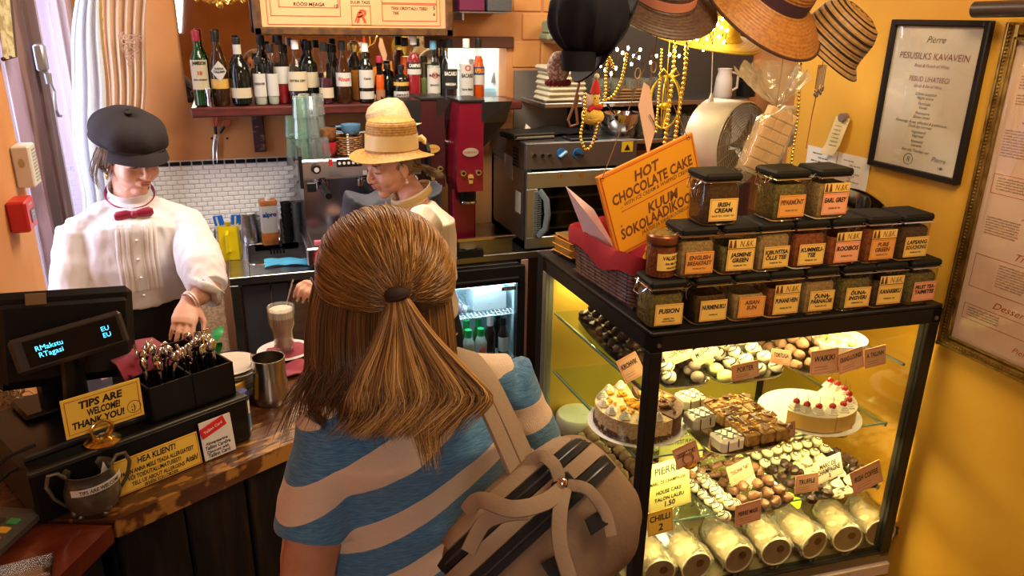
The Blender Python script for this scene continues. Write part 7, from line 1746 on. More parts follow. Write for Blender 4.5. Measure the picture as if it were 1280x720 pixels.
o=rc[0];m=MB();m.add([tuple(v-o) for v in rc]+[tuple(v-o+V((0,.0,-.002))) for v in rc],[(0,1,2,3),(7,6,5,4),(0,4,5,1),(1,5,6,2),(2,6,7,3),(3,7,4,0)])
tag(m.build('receipt_slip',PAPER_W),'white receipt slip on the till behind the yellow tips card','receipt',loc=tuple(o))
CB0=K(.125,.095,DHh+.003)
cbx=thing('cutlery_box','black open box packed with spoons and forks on the till','box',tuple(CB0),KANG)
cw_,cd_,ch_=.175,.185,.075
mb=MB();
for (a_,b2,c2,d2) in ((0,.004,0,cd_),(cw_-.004,cw_,0,cd_),(0,cw_,0,.004),(0,cw_,cd_-.004,cd_),(cw_/2-.002,cw_/2+.002,0,cd_)): mb.bx(a_,b2,c2,d2,0,ch_)
mb.bx(0,cw_,0,cd_,0,.004);mb.build('tray',REG,cbx)
MB().grid(lambda u,v: (.0+cw_*.62*u-.01,cd_*.45+cd_*.62*v,ch_+.018+.006*math.sin(u*3)-.05*max(0,.25-v)*2),12,8,thick=.003).build('napkins',BURG,cbx)
def spoon_me(fork):
 m=MB();m.tube([(0,0,0),(0,0,.06),(0,.002,.10),(0,.0,.125)],[(.002,.0012),(.002,.0012),(.003,.0014),(.0045,.0015)],6,ref=(1,0,0))
 if fork:
  m.box((0,0,.137),(.017,.002,.018),.0008)
  for k in range(4): m.box((-.0068+.0045*k,.001,.156),(.0022,.0016,.024))
 else: m.ball((0,0,.146),(.0115,.0035,.019),12,7)
 return m.mesh('fork' if fork else 'spoon',CHROME)
spm,fkm=spoon_me(False),spoon_me(True);rnd=random.Random(8)
lb=['bowl up, left end','leaning left','near the napkin','front row','second row','third row','middle of the left cell','leaning towards the screen','right of the middle','upright at the divider','behind the divider','in the right cell','right cell, front','right cell, back','right cell, leaning right','right end of the box','tallest of the bunch','lowest of the bunch','far corner','near corner','turned sideways','half hidden']
for i in range(40):
 x=.018+(cw_*.48 if i<22 else cw_*.5)*rnd.random()+(0 if i<22 else cw_*.45);x=min(x,cw_-.018);y=.02+rnd.random()*(cd_*.42)
 p=CB0+KU*x+KN*y+V((0,0,.012));fk=i % 4==1
 o=obj('fork' if fk else 'spoon',fkm if fk else spm)
 o.scale=(.85,.85,.68);tag(o,('steel fork' if fk else 'steel spoon')+' standing in the black cutlery box','fork' if fk else 'spoon','cutlery standing in the black box',loc=tuple(p),rot=(rnd.uniform(-.22,.10),rnd.uniform(-.25,.25),rnd.uniform(0,3)))
def kcard(name,s0,s1,z0,z1,t,lines,label,mat,ink=INK,cat='sign',rotz=0,lean=.12,border=True,rnd_=None):
 p=K((s0+s1)/2,t,z0);T=thing(name,label,cat,tuple(p),KANG+rotz);T.rotation_euler=(-lean,0,KANG+rotz)
 w_,h_=s1-s0,z1-z0
 MB().box((0,.001,h_/2),(w_,.002,h_),.0008 if not rnd_ else .0008).build('card',mat,T)
 Bm=axes((0,-.0004,h_/2),(1,0,0),(0,0,1));q=MB()
 for (s_,x,y,hh,ww) in lines: q.text(s_,Bm,hh*h_,x*w_,y*h_,ww*w_,.03,.15)
 q.build('lettering',ink,T)
 if border: rr=MB();rule(rr,Bm,-w_/2+.003,-h_/2+.003,w_/2-.003,h_/2-.003,.0005);rr.build('ruling',INKR,T)
 return T,Bm,w_,h_
def pix2k(px,py,t):
 n=KN;d=_ray(px,py);k=(K(0,t)-CAMP).dot(n)/d.dot(n);return KI @ (CAMP+d*k)
A0,A1=pix2k(135,600,.062),pix2k(253,575,.062);A2=pix2k(247,541,.062)
T,Bm,w_,h_=kcard('client_notice',A0.x+.012,A1.x,.002,max(A2.z,.066),.062,[('HEA KLIENT!',-.0,.32,.17,.45),('PALUN ANNA MEILE TEADA ALLERGIATEST',.0,.08,.12,.86),('VÕI TOIDUTALUMATUSEST!',-.05,-.10,.12,.62),('TELL US ABOUT ALLERGENS',-.02,-.28,.11,.62),('WHEN YOU ORDER',.0,-.42,.10,.4),('Aitäh!',.38,-.22,.16,.16)],'long yellow handwritten allergy notice leaning on the front of the till drawer',PAPER_Y)
B1=pix2k(297,560,.060)
T,Bm,w_,h_=kcard('discount_sign',A1.x+.004,A1.x+.072,.004,.088,.058,[('Aktsepteerime',-.05,-.08,.07,.7),('Tallinn Cardiga',-.03,-.19,.09,.8),('Discount with',-.05,-.30,.07,.7),('Tallinn Card',-.03,-.40,.09,.7)],'white rounded discount sign with a tilted red card, at the right end of the till',M('white_enamel',(.80,.80,.78),.3),border=False)
MB(Bm).box((0,.026,.002),(.056,.022,.002),.001,Mx=Matrix.Rotation(.28,4,'Z')).build('red_card',M('bright_red_card',(.70,.02,.03),.4),T)
q=MB();q.text('Tallinn Card',Bm @ Matrix.Rotation(.28,4,'Z') @ Matrix.Translation((0,.026,.0034)),.006,0,0,.042,.02);q.build('lettering',INKW,T)
pt=pix2k(128,548,.10);p=K(pt.x,.10,DHh+.0012)
tc_=thing('tips_card','yellow card reading TIPS ARE WELCOME in a brass ring holder on the till drawer','sign',tuple(p),KANG)
c4=[pix2k(77,504,.10),pix2k(176,474,.10),pix2k(180,520,.10),pix2k(80,548,.10)]
wT=(c4[1]-c4[0]).length;hT=(c4[1]-c4[2]).length;cT=(c4[0]+c4[1]+c4[2]+c4[3])/4;cT=V((cT.x-pt.x,0,cT.z-DHh))
uxT=V(((c4[1]-c4[0]).x,0,(c4[1]-c4[0]).z));uyT=V(((c4[0]-c4[3]).x,0,(c4[0]-c4[3]).z))
BT=axes(cT,uxT,uyT)
MB(BT).box((0,0,-.001),(wT,hT,.002)).build('card',PAPER_Y,tc_)
q=MB();T9=BT @ Matrix.Translation((0,0,.0004))
q.text('TIPS ARE',T9,hT*.18,-wT*.02,hT*.26,wT*.55,.04,.1);q.text('WELCOME!',T9,hT*.17,-wT*.0,hT*.02,wT*.42,.04,.1);q.text('THANK YOU!',T9,hT*.17,-wT*.08,-hT*.22,wT*.66,.04,.1);q.text(';)',T9,hT*.16,wT*.37,-hT*.2,None,.01,.0)
q.tube([tuple(T9 @ V((wT*.38+wT*.09*math.cos(a_),-hT*.2+hT*.16*math.sin(a_),0))) for a_ in [2*PI*i/18 for i in range(18)]],.0005,4,True)
q.build('lettering',INK,tc_);rr=MB();rule(rr,T9,-wT*.46,-hT*.42,wT*.46,hT*.42,.0006);rr.build('ruling',INKR,tc_)
MB().tube([(.019*math.cos(a_),-.007,.028+.019*math.sin(a_)) for a_ in [2*PI*i/22 for i in range(22)]],.003,8,True).tube([(.019*math.cos(a_),.006,.028+.019*math.sin(a_)) for a_ in [2*PI*i/22 for i in range(22)]],.003,8,True).build('ring_clip',BRASS,tc_)
MB().lathe([(0,0),(.030,0),(.032,.004),(.022,.009),(.01,.012),(0,.013)],24).build('holder_base',BRASS,tc_)
# sugar bowl / tip pot
p=AZ(118,652,KZ)
sb2=thing('pewter_pot','tarnished two-handled pewter tip pot at the corner of the bar counter','pot',(p.x,p.y+.03,KZ+.0018),.35)
PEW=M('pewter',(.16,.15,.12),.38,.85,col2=(.28,.26,.20),nscale=14,bump=.0012,bscale=60)
def potf(k): return [(r_*k,z_) for r_,z_ in ((0,.010),(.024,.008),(.036,.014),(.044,.032),(.044,.052),(.038,.074),(.036,.084),(.040,.092))]
MB().lathe(potf(1)+[(.038,.092),(.034,.084),(.036,.072),(.041,.050),(.040,.032),(.030,.017),(0,.014)],30,sx=1.05,sy=.92).build('bowl',PEW,sb2)
for sg2 in (-1,1): MB().tube([(sg2*.038,0,.086),(sg2*.048,0,.100),(sg2*.062,0,.100),(sg2*.068,0,.080),(sg2*.060,0,.052),(sg2*.044,0,.030)],[.0035,.0035,.0038,.0038,.0035,.003],8).build('handle',PEW,sb2)
for a_ in (-1.2,1.4,3.6):
 MB().ball((.030*math.cos(a_),.026*math.sin(a_),.006),(.006,.006,.0062),8,6).ball((.036*math.cos(a_),.030*math.sin(a_),.018),(.010,.006,.009),8,6).build('foot',PEW,sb2)
MB().grid(lambda u,v: ((.0455*1.10)*math.sin((u-.40)*2.1),-(.0455*.93)*math.cos((u-.40)*2.1),.060+.013*v+.006*u),16,2,thick=.0006).build('tape_label',PAPER_W,sb2)
q=MB();q.text('TIPS ARE WELCOME',Matrix(),.007,0,0,.070,.02,0);q.v=[(.0512*math.sin(v[0]/.048+.2),-.0434*math.cos(v[0]/.048+.2),.0695+v[1]+.06*v[0]) for v in q.v];q.build('lettering',INK,sb2)
tag(MB().prism([(-.012,0),(.012,0),(.0,.035)],0,.001,Mx=axes((0,0,0),(1,.2,0),(0,.4,1))).build('folded_note',PAPER_W),'white folded slip sticking out inside the pewter pot','paper',loc=(p.x+.022,p.y+.045,KZ+.055))
p=AZ(4,682,KZ)
cr=thing('card_reader','dark card reader with green and yellow keys at the lower left','card reader',(p.x-.012,p.y-.0,KZ+.0018),R(-25))
MB().box((0,0,.016),(.078,.15,.030),.010).build('body',M('reader_grey',(.07,.07,.065),.4),cr)
for i,(nm,c_) in enumerate((('green_key',(.05,.35,.12)),('yellow_key',(.80,.50,.03)),('red_key',(.65,.10,.08)))): MB().box((.020,.028-.024*i,.032),(.020,.015,.005),.002).build('key',M(nm,c_,.45),cr,label=nm.replace('_',' '))
for i in range(2):
 for j in range(3): MB().box((-.024+.020*i,.028-.024*j,.032),(.014,.014,.004),.002).build('key',M('dark_key',(.03,.03,.03),.5),cr)
p=AZ(38,716,KZ)
ctr=thing('coin_tray','shiny clear plastic tray of coins in the bottom left corner','tray',(p.x-.02,p.y-.035,KZ+.0018),R(8))
PL=pane_mat('clear_plastic_tray',(.80,.78,.72),3.0,.06)
MB().bx(-.09,.06,-.08,.05,0,.003).bx(-.09,.06,.047,.05,0,.014).bx(.057,.06,-.08,.05,0,.014).bx(-.09,.06,.0,.002,0,.012).build('tray',PL,ctr)
CO=MB().lathe([(0,0),(.011,0),(.0112,.001),(.011,.002),(0,.002)],18).mesh('coin',M('coin_gold',(.65,.45,.12),.3,1))
for i,(dx,dy) in enumerate(((.02,-.02),(-.005,-.028),(-.03,-.018),(.035,-.045))):
 c=obj('coin',CO);tag(c,['gold coin nearest the right rim of the clear tray','gold coin in the middle of the clear tray','gold coin at the left of the clear tray','gold coin at the lower edge of the clear tray'][i],'coin','coins in the clear tray',loc=(ctr.location.x+dx,ctr.location.y+dy,KZ+.0052))
# latte, pitcher, napkins, plates, shaker
p=AZ(357,447,KZ);LX,LY=p.x,p.y+.02
sa=thing('saucer','white saucer with burgundy napkin under the latte glass','saucer',(LX,LY,KZ+.0006))
MB().lathe([(0,.003),(.035,.002),(.045,.004),(.070,.012),(.072,.014),(.069,.0145),(.045,.008),(0,.006)],32).build('plate',WHITEP,sa)
MB().grid(lambda u,v: (-.060+.115*u+.02*v,-.045+.09*v,.0115+.003*math.sin(u*7+v*4)),14,10,thick=.002).build('napkin',BURG,sa)
lg=thing('latte_glass','glass of foamy milk coffee on the burgundy napkin','glass',(LX,LY,KZ+.0185))
GH=.122
MB().lathe([(0,.002),(.024,0),(.026,.004),(.027,.055),(.0345,.075),(.035,GH),(.033,GH),(.0325,.077),(.025,.057),(.024,.010),(0,.010)],30).build('glass',GCLR,lg)
MB().lathe([(0,.0105),(.0242,.0105),(.0250,.056),(.0325,.076),(.0327,.094),(0,.094)],26).build('coffee',M('milk_coffee',(.36,.20,.10),.4,col2=(.45,.27,.15),nscale=8,stretch=(1,1,3)),lg)
MB().lathe([(0,.094),(.0327,.094),(.0328,.112),(.028,.1145),(0,.1135)],26).build('foam',M('milk_foam',(.78,.64,.50),.8),lg)
p=AZ(341,505,KZ)
mp_=thing('tall_milk_pitcher','brushed steel pitcher on the bar counter in front of the saucer','pitcher',(p.x,p.y+.02,KZ+.0006),2.2)
MB().lathe([(0,.002),(.040,0),(.0425,.004),(.042,.02),(.037,.075),(.0375,.112),(.036,.112),(.0345,.075),(.039,.02),(0,.006)],30).build('body',M('brushed_pitcher',(.42,.38,.32),.25,1),mp_)
MB().tube([(.036,0,.10),(.06,0,.10),(.062,0,.045),(.041,0,.03)],[(.004,.007)]*4,8).build('handle',M('brushed_pitcher'),mp_)
p=AZ(352,476,KZ)
nk=MB().grid(lambda u,v: (-.075+.15*u,-.035+.075*v,.002+.010*abs(math.sin(3*u+2*v))+.004*noise.noise(V((u*5,v*5,0)))),18,10,thick=.003)
tag(nk.build('burgundy_napkin',BURG),'folded burgundy napkin behind the steel pitcher','napkin',loc=(p.x,p.y+.03,KZ+.001),rz=.3)
p=AZ(283,475,KZ);pz=KZ+.0006
SAU=MB().lathe([(0,.003),(.035,.002),(.045,.004),(.066,.011),(.068,.013),(.065,.0135),(.045,.008),(0,.006)],30).mesh('saucer',M('cream_china',(.80,.76,.66),.2,coat=.5))
SX_,SY_=AZ(287,458,1.152).x,AZ(287,458,1.152).y
for i in range(9):
 o=obj('saucer',SAU);tag(o,['lowest','second','third','fourth','fifth','sixth','seventh','eighth','topmost'][i]+' cream saucer of the stack behind the cutlery box','saucer','stack of cream saucers',loc=(SX_+.004*math.sin(i*2),SY_+.003*math.cos(i*3),pz+i*.0082))
p=AZ(304,546,KZ)
ss=thing('seasoning_shaker','white oval shaker with dark blue lid and yellow print beside the till','shaker',(p.x,p.y+.018,KZ+.0006),.4)
MB().lathe([(0,.001),(.017,0),(.019,.004),(.0195,.075),(.018,.080)],24,sx=1.05,sy=.75,cap=False).build('body',M('shaker_white',(.80,.80,.80),.3),ss)
MB().lathe([(.0195,.078),(.0205,.080),(.0205,.094),(.018,.100),(0,.101)],24,sx=1.05,sy=.78).build('lid',M('navy_lid',(.01,.03,.18),.3),ss)
MB().grid(lambda u,v: (.0208*math.sin((u-.5)*2.4),-.0152*math.cos((u-.5)*2.4),.012+.035*v),12,2).build('print_band',M('blue_print',(.10,.30,.60),.4),ss)
MB().prism([(.009*math.cos(a_),.009*math.sin(a_)) for a_ in [2*PI*i/14 for i in range(14)]],0,.0012,Mx=axes((.0,-.0160,.026),(1,0,0),(0,0,1))).build('yellow_print',M('sun_yellow',(.85,.55,.03),.5),ss)
p=AZ(296,520,KZ)
for i in range(5): tag(MB().box((0,0,.03),(.022,.0015,.06),.0004).build('sugar_sachet',M('kraft_yellow',(.70,.42,.08),.7)),['brown sugar sachet nearest the cutlery box','second brown sugar sachet behind the white shaker','middle brown sugar sachet behind the white shaker','fourth brown sugar sachet behind the white shaker','brown sugar sachet farthest from the cutlery box'][i],'sachet','sugar sachets behind the white shaker',loc=(p.x+.004*i-.004,p.y+.035+.005*i,KZ+.001),rot=(.12,0,.5+.05*i))
p=AY(12,490,1.72)
rb=MB();rnd=random.Random(2)
for i in range(60):
 a_=rnd.uniform(0,6.3);r_=rnd.uniform(.006,.016);c_=V((rnd.uniform(-.035,.03),rnd.uniform(-.02,.02),rnd.uniform(-.03,.035)))
 rb.tube([c_+V((r_*math.cos(a_+k*.8),.3*r_*math.sin(k),r_*math.sin(a_+k*.8))) for k in range(8)],.0015,4)
tag(rb.build('raffia_curls',M('curly_raffia',(.48,.30,.12),.7)),'curly yellow raffia bundle at the far left behind the till','raffia',loc=tuple(p),kind='stuff')
pp_=MB().grid(lambda u,v: (-.12+.16*u,.0+.02*math.sin(u*6),-.16+.16*v+.01*math.sin(u*5)),16,8,thick=.004)
tag(pp_.build('beige_cloth',M('beige_cloth',(.42,.32,.24),.9)),'beige cloth hanging below the raffia at the far left','cloth',loc=(p.x+.02,p.y+.03,p.z-.02))
bk2=thing('side_cabinet','dark low cabinet against the left wall behind the bar counter','cabinet',(LWX+.002,1.72,0))
MB().bx(0,.12,0,.26,0,1.05,.004).build('body',M('dark_wood'),bk2)
def AD(px,py,d): return CAMP+_ray(px,py)*(d/FPX)
SKIN=M('skin_fair',(.70,.40,.28),.5,sss=.10,col2=(.66,.34,.24),nscale=30);SKIN2=M('skin_tan',(.58,.29,.17),.5,sss=.10,col2=(.52,.25,.14),nscale=30)
LIP=M('lip_rose',(.48,.14,.12),.4);NAIL=M('nail_pale',(.85,.62,.52),.25);LASH=M('dark_lash',(.04,.02,.015),.7);BROWM=M('brow_brown',(.18,.09,.05),.8);EYEW=M('eye_white',(.8,.78,.75),.2)
def head_shapes(mb,H,s=1.0):
 def b(c,r): mb.add(*_ball_geo(c,r,s),True,H)
 b((0,-.014,.030),(.073,.093,.083));b((0,.012,-.012),(.064,.076,.082));b((0,.022,-.060),(.052,.058,.042));b((0,.058,-.092),(.026,.024,.021))
 for sg in (-1,1):
  b((sg*.034,.052,-.030),(.030,.032,.032));b((sg*.030,.076,.026),(.024,.014,.008));b((sg*.031,.070,.006),(.0155,.0145,.0115))
  b((sg*.071,-.010,-.012),(.007,.017,.029));b((sg*.071,-.006,-.036),(.006,.009,.009));b((sg*.011,.094,-.032),(.008,.009,.007))
 b((0,.064,.045),(.045,.030,.035));b((0,.078,-.056),(.022,.013,.016))
 t=MB(H);t.tube([(0,.078*s,.022*s),(0,.092*s,.002*s),(0,.105*s,-.020*s),(0,.106*s,-.030*s),(0,.092*s,-.037*s)],[.007*s,.0075*s,.0095*s,.010*s,.008*s],12)
 t.ball((0,.088*s,-.0525*s),(.019*s,.008*s,.0050*s),12,8).ball((0,.086*s,-.063*s),(.016*s,.008*s,.0055*s),12,8)
 off=len(mb.v);mb.v+=t.v;mb.f+=[tuple(i+off for i in f) for f in t.f];mb.sm+=t.sm;mb.mi+=t.mi
def _ball_geo(c,r,s=1.0):
 t=MB().ball(tuple(x*s for x in c),tuple(x*s for x in r),22,14);return t.v,t.f
def face_parts(par,H,s=1.0,closed=True,brow=BROWM):
 m=MB(H);
 m.ball((0,.0945*s,-.0525*s),(.0185*s,.0040*s,.0040*s),14,8).ball((0,.0925*s,-.0610*s),(.0150*s,.0042*s,.0046*s),14,8);m.build('lips',LIP,par)
 for sg in (-1,1):
  m=MB(H).tube([(sg*(.031+.014*k)*s,(.0845-.004*k*k)*s,(.000-.002*(1-k*k))*s) for k in (-1,-.5,0,.5,1)],.0013*s,6);m.build('eyelashes',LASH,par)
  m=MB(H).tube([(sg*(.031+.018*k)*s,(.0895-.006*k*k)*s,(.027+.003*(1-k*k))*s) for k in (-1,-.5,0,.5,1)],[(.0022*s,.003*s)]*5,6);m.build('eyebrow',brow,par)
def hand_shapes(mb,Hm,s=1.0,curl=(.25,.35,.3),side=1,spread=.09,thumb=(.5,.3),per=None):
 t=MB(Hm);tips=[]
 t.tube([(-.03*s,0,0),(0,0,0),(.035*s,0,0),(.070*s,0,.001*s),(.088*s,0,0)],[(.019*s,.025*s),(.017*s,.027*s),(.016*s,.037*s),(.014*s,.040*s),(.010*s,.037*s)],16,ref=(0,0,1))
 for i,(L_,y,rr_) in enumerate(((.072,.028,.0082),(.080,.0095,.0085),(.074,-.0095,.0080),(.058,-.027,.0070))):
  a=spread*(1.4-i)*1.0*side*1.0;c_=per[i] if per else curl
  p=V((.080*s,side*y*s,-.001*s));pts=[p-V((.012*s,0,0)),p];ang=0;L3=(L_*.46*s,L_*.30*s,L_*.24*s)
  for k in range(3):
   ang+=c_[k];d=V((math.cos(ang)*math.cos(a),math.cos(ang)*math.sin(a),-math.sin(ang)));p=p+d*L3[k];pts.append(p)
  t.tube(pts,[rr_*1.05*s,rr_*1.05*s,rr_*1.0*s,rr_*.92*s,rr_*.72*s],10);t.ball(pts[-1],rr_*.74*s,10,6)
  tips.append((Hm @ (pts[-1]-(pts[-1]-pts[-2])*.15+V((math.sin(ang),0,math.cos(ang)))*rr_*.62*s),(Hm.to_3x3() @ (pts[-1]-pts[-2])).normalized(),(Hm.to_3x3() @ V((math.sin(ang),0,math.cos(ang)))).normalized(),rr_*s))
 th=[(.004*s,side*.020*s,-.004*s),(.030*s,side*.038*s,-.012*s),(.056*s,side*(.050+.012*thumb[0])*s,-.020*s),(.080*s,side*(.054+.02*thumb[0]-.02*thumb[1])*s,-.026*s)]
 t.tube(th,[.014*s,.0135*s,.0105*s,.0075*s],10).ball(th[-1],.0076*s,8,6)
 off=len(mb.v);mb.v+=t.v;mb.f+=[tuple(i+off for i in f) for f in t.f];mb.sm+=t.sm;mb.mi+=t.mi
 return tips
def nails(par,tips):
 for (p,d,n_,r_) in tips:
  T_=axes(p,d,n_.cross(d));MB(T_).ball((0,0,0),(r_*.75,r_*.62,r_*.22),8,5).build('fingernail',NAIL,par)
def wrinkle(k,f,seed=0,dirs=(1,1,1)):
 def fn(co,n):
  q=V((co.x*dirs[0],co.y*dirs[1],co.z*dirs[2]))*f+V((seed,seed*.7,seed*1.3))
  return co+n*(k*(noise.noise(q)+.5*noise.noise(q*2.3)))
 return fn
def legs(mb,hipc,side,zt,r0=.085,gap=.085,foot_dir=(0,-1,0)):
 side=V(side).normalized();fd=V(foot_dir).normalized()
 for sg in (-1,1):
  h=V(hipc)+side*sg*gap
  mb.tube([h+V((0,0,.02)),h+V((0,0,-.15)),V((h.x,h.y,.50)),V((h.x,h.y,.46)),V((h.x,h.y,.28)),V((h.x,h.y,.09))],[r0,r0,.058,.055,.056,.038],14)
  mb.ball(V((h.x,h.y,.045))+fd*.05,.04,12,8);mb.tube([V((h.x,h.y,.05))-fd*.02,V((h.x,h.y,.042))+fd*.08,V((h.x,h.y,.035))+fd*.15],[(.035,.045),(.032,.042),(.02,.03)],12)
SHOE=M('dark_shoe',(.02,.018,.018),.5)
def shoes(par,hipc,side,fd,gap=.085):
 side=V(side).normalized();fd=V(fd).normalized()
 for sg in (-1,1):
  h=V(hipc)+side*sg*gap;MB().tube([V((h.x,h.y,.045))-fd*.055,V((h.x,h.y,.05)),V((h.x,h.y,.045))+fd*.09,V((h.x,h.y,.038))+fd*.19],[(.035,.035),(.047,.05),(.042,.047),(.025,.034)],12).build('shoe',SHOE,par)
# barista in the black cap (left)
B1=thing('person','person in white pleated shirt, burgundy bow tie and black cap, looking down behind the till','person',(0,0,0))
D1=2.52
Hc=AD(164,197,D1)
f1=V((.50,-.84,-.24)).normalized();up1=V((.18,-.25,1)).normalized();sd=f1.cross(up1).normalized();up1=sd.cross(f1)
H1m=Matrix(((sd.x,f1.x,up1.x,Hc.x),(sd.y,f1.y,up1.y,Hc.y),(sd.z,f1.z,up1.z,Hc.z),(0,0,0,1)))
nb1=AD(163,246,D1+.05);shL=AD(233,278,D1+.09);shR=AD(94,292,D1-.06)
side1=(shL-shR).normalized();fwd1=V((side1.y,-side1.x,0)).normalized()
chest1=(shL+shR)/2+V((0,0,-.13));waist1=V((chest1.x,chest1.y,1.03))+V((0,.01,0));hip1=waist1+V((0,0,-.14))
body=MB();head_shapes(body,H1m,1.0)
body.tube([H1m @ V((0,-.02,-.05)),H1m @ V((0,-.03,-.10)),nb1+V((0,0,.02)),nb1+V((0,0,-.05))],[.052,.047,.050,.075],18)
body.tube([nb1+V((0,0,.0)),nb1+V((0,0,-.05)),chest1+V((0,0,.06)),chest1,waist1+V((0,0,.02)),hip1,hip1+V((0,0,-.1))],[(.05,.05),(.12,.06),(.155,.085),(.150,.095),(.115,.085),(.155,.10),(.15,.09)],24,ref=side1)
elL=AD(262,362,D1-.10);wrL=AD(236,378,2.36)
elR=shR+V((-.035,-.05,-.25));wrR=AD(118,470,2.20)
body.tube([shL,(shL+elL)/2,elL,(elL+wrL)/2,wrL],[.048,.042,.036,.031,.024],14)
body.tube([shR,(shR+elR)/2,elR,(elR+wrR)/2,wrR],[.048,.042,.036,.030,.022],14)
hx=(AD(226,420,2.28)-wrL).normalized();hz=(V((0,-1,.35))-hx*hx.dot(V((0,-1,.35)))).normalized();hy=hz.cross(hx)
HL=Matrix(((hx.x,hy.x,hz.x,wrL.x),(hx.y,hy.y,hz.y,wrL.y),(hx.z,hy.z,hz.z,wrL.z),(0,0,0,1)))
tips=hand_shapes(body,HL,.98,side=1,spread=.06,per=[(.25,.45,.3),(.18,.35,.25),(.2,.4,.3),(.35,.5,.4)])
hx2=(AD(150,472,2.12)-wrR).normalized();hz2=V((0,-.2,1));hz2=(hz2-hx2*hx2.dot(hz2)).normalized();hy2=hz2.cross(hx2)
HR=Matrix(((hx2.x,hy2.x,hz2.x,wrR.x),(hx2.y,hy2.y,hz2.y,wrR.y),(hx2.z,hy2.z,hz2.z,wrR.z),(0,0,0,1)))
tips2=hand_shapes(body,HR,.92,side=-1,curl=(.5,.5,.3))
legs(body,hip1,side1,0,foot_dir=fwd1)
obj('body',fmesh('body',remesh(body,.0038,2),SKIN),B1);nails(B1,tips);nails(B1,tips2)
face_parts(B1,H1m)
SHIRT=M('white_cotton',(.70,.68,.68),.85,sheen=0,bump=.0006,bscale=140)
sh=MB()
sh.tube([nb1+V((0,0,-.022)),nb1+V((0,0,-.045)),(shL+shR)/2+V((0,0,-.02)),chest1+V((0,0,.02)),chest1+V((0,0,-.08)),waist1+V((0,0,.09)),waist1+V((0,0,.03))],[(.058,.055),(.115,.075),(.185,.105),(.19,.125),(.18,.13),(.175,.13),(.14,.11)],28,ref=side1)
for (s_,e_) in ((shL,elL),(shR,elR)):
 s0_=s_-side1*(.03 if s_ is shL else -.03)
 sh.tube([s0_,s_,s_.lerp(e_,.35),s_.lerp(e_,.75),s_.lerp(e_,1.0)],[.055,.058,.068,.074,.058],18);sh.tube([nb1+V((0,0,-.045)),nb1.lerp(s_,.5)+V((0,0,-.012)),s_+V((0,0,-.004))],[.060,.058,.055],16)
sh.tube([elR,elR.lerp(wrR,.5),elR.lerp(wrR,.85)],[.062,.055,.040],14)
sh.tube([elL+V((0,0,.015)),elL.lerp(wrL,.18)],[.060,.056],16)
def sw1(co,n):
 q=V((co.x*1.0,co.y,co.z*.45))*16;k=.008*noise.noise(q)+.004*noise.noise(q*2.7)
 return co+n*k
shirt1=obj('shirt',fmesh('shirt',remesh(sh,.0048,3,sw1),SHIRT),B1)
MB().tube([elL.lerp(wrL,.06),elL.lerp(wrL,.22)],[.058,.054],18).build('rolled_cuff',SHIRT,B1)
from mathutils.bvhtree import BVHTree
def bvh(o): return BVHTree.FromPolygons([v.co[:] for v in o.data.vertices],[p.vertices[:] for p in o.data.polygons])
bv1=bvh(shirt1);fo=fwd1
def surf(u,z):
 zt_,zb_=chest1.z+.10,waist1.z+.06
 bulge=.118+.016*math.sin(PI*min(1,max(0,(chest1.z+.10-z)/.30)))
 c=chest1 if z>chest1.z else chest1
 t_=(nb1.z-.05-z)/(nb1.z-.05-waist1.z);base=V((nb1.x,nb1.y,0)).lerp(V((chest1.x,chest1.y,0)),min(1,max(0,t_*2.5)))
 d=(.085 if t_<.15 else .085+(bulge-.085)*min(1,(t_-.15)/.25))
 p_=base+fo*.5+V((side1.x,side1.y,0))*u+V((0,0,z));h_=bv1.ray_cast(p_,-fo)[0];return (h_ or base+fo*d)+fo*.001
z1_,z0_=nb1.z-.055,waist1.z+.055
m=MB().grid(lambda u,v: tuple(surf(-.062+.124*u,z1_+(z0_-z1_)*v)+fo*(.0035*abs(math.sin(u*PI*9)))),90,14,thick=-.003);m.build('pleated_front',M('white_cotton'),B1)
MB().grid(lambda u,v: tuple(surf(-.012+.024*u,z1_+(z0_-z1_)*v)+fo*.006),4,14,thick=-.003).build('placket',M('white_cotton'),B1)
m=MB()
for k in range(5): p=surf(0,z1_-.05-.06*k)+fo*.009;m.ball(p,(.0045,.0045,.0045),8,6)
m.build('buttons',M('pearl_button',(.85,.83,.78),.2),B1,kind='stuff')
col_c=nb1+V((0,0,.030))
m=MB().grid(lambda u,v: tuple(col_c+V((side1.x,side1.y,0))*((.062+.004*v)*math.sin((u-.5)*5.6))+fo*((.060+.006*v)*math.cos((u-.5)*5.6)+.012)+V((0,0,-.040+.048*v-.022*math.cos((u-.5)*5.6)*1.2))),40,5,thick=.0025)
m.build('collar',M('white_cotton'),B1)
def ribpt(u,off=.0): a=(u-.5)*5.6;return col_c+V((side1.x,side1.y,0))*((.074+off)*math.sin(a))+fo*((.078+off)*math.cos(a)+.012)+V((0,0,-.018-.030*math.cos(a)*1.2))
BT_=M('burgundy_satin',(.30,.01,.04),.4)
MB().tube([ribpt(i/30) for i in range(31)],[(.009,.003)]*31,8,ref=(0,0,1)).build('collar_ribbon',BT_,B1)
bw0=surf(0,nb1.z-.030)+fo*.018;s1=V((side1.x,side1.y,0)).normalized()
m=MB();
for sg in (-1,1): m.tube([bw0,bw0+s1*sg*.020+V((0,0,.002)),bw0+s1*sg*.048+V((0,0,sg*.004)),bw0+s1*sg*.058+V((0,0,sg*.005))],[(.008,.007),(.013,.009),(.017,.008),(.009,.004)],10,ref=(0,0,1))
m.ball(bw0+fo*.006,(.011,.011,.012),10,7);m.build('bow_tie',BT_,B1)
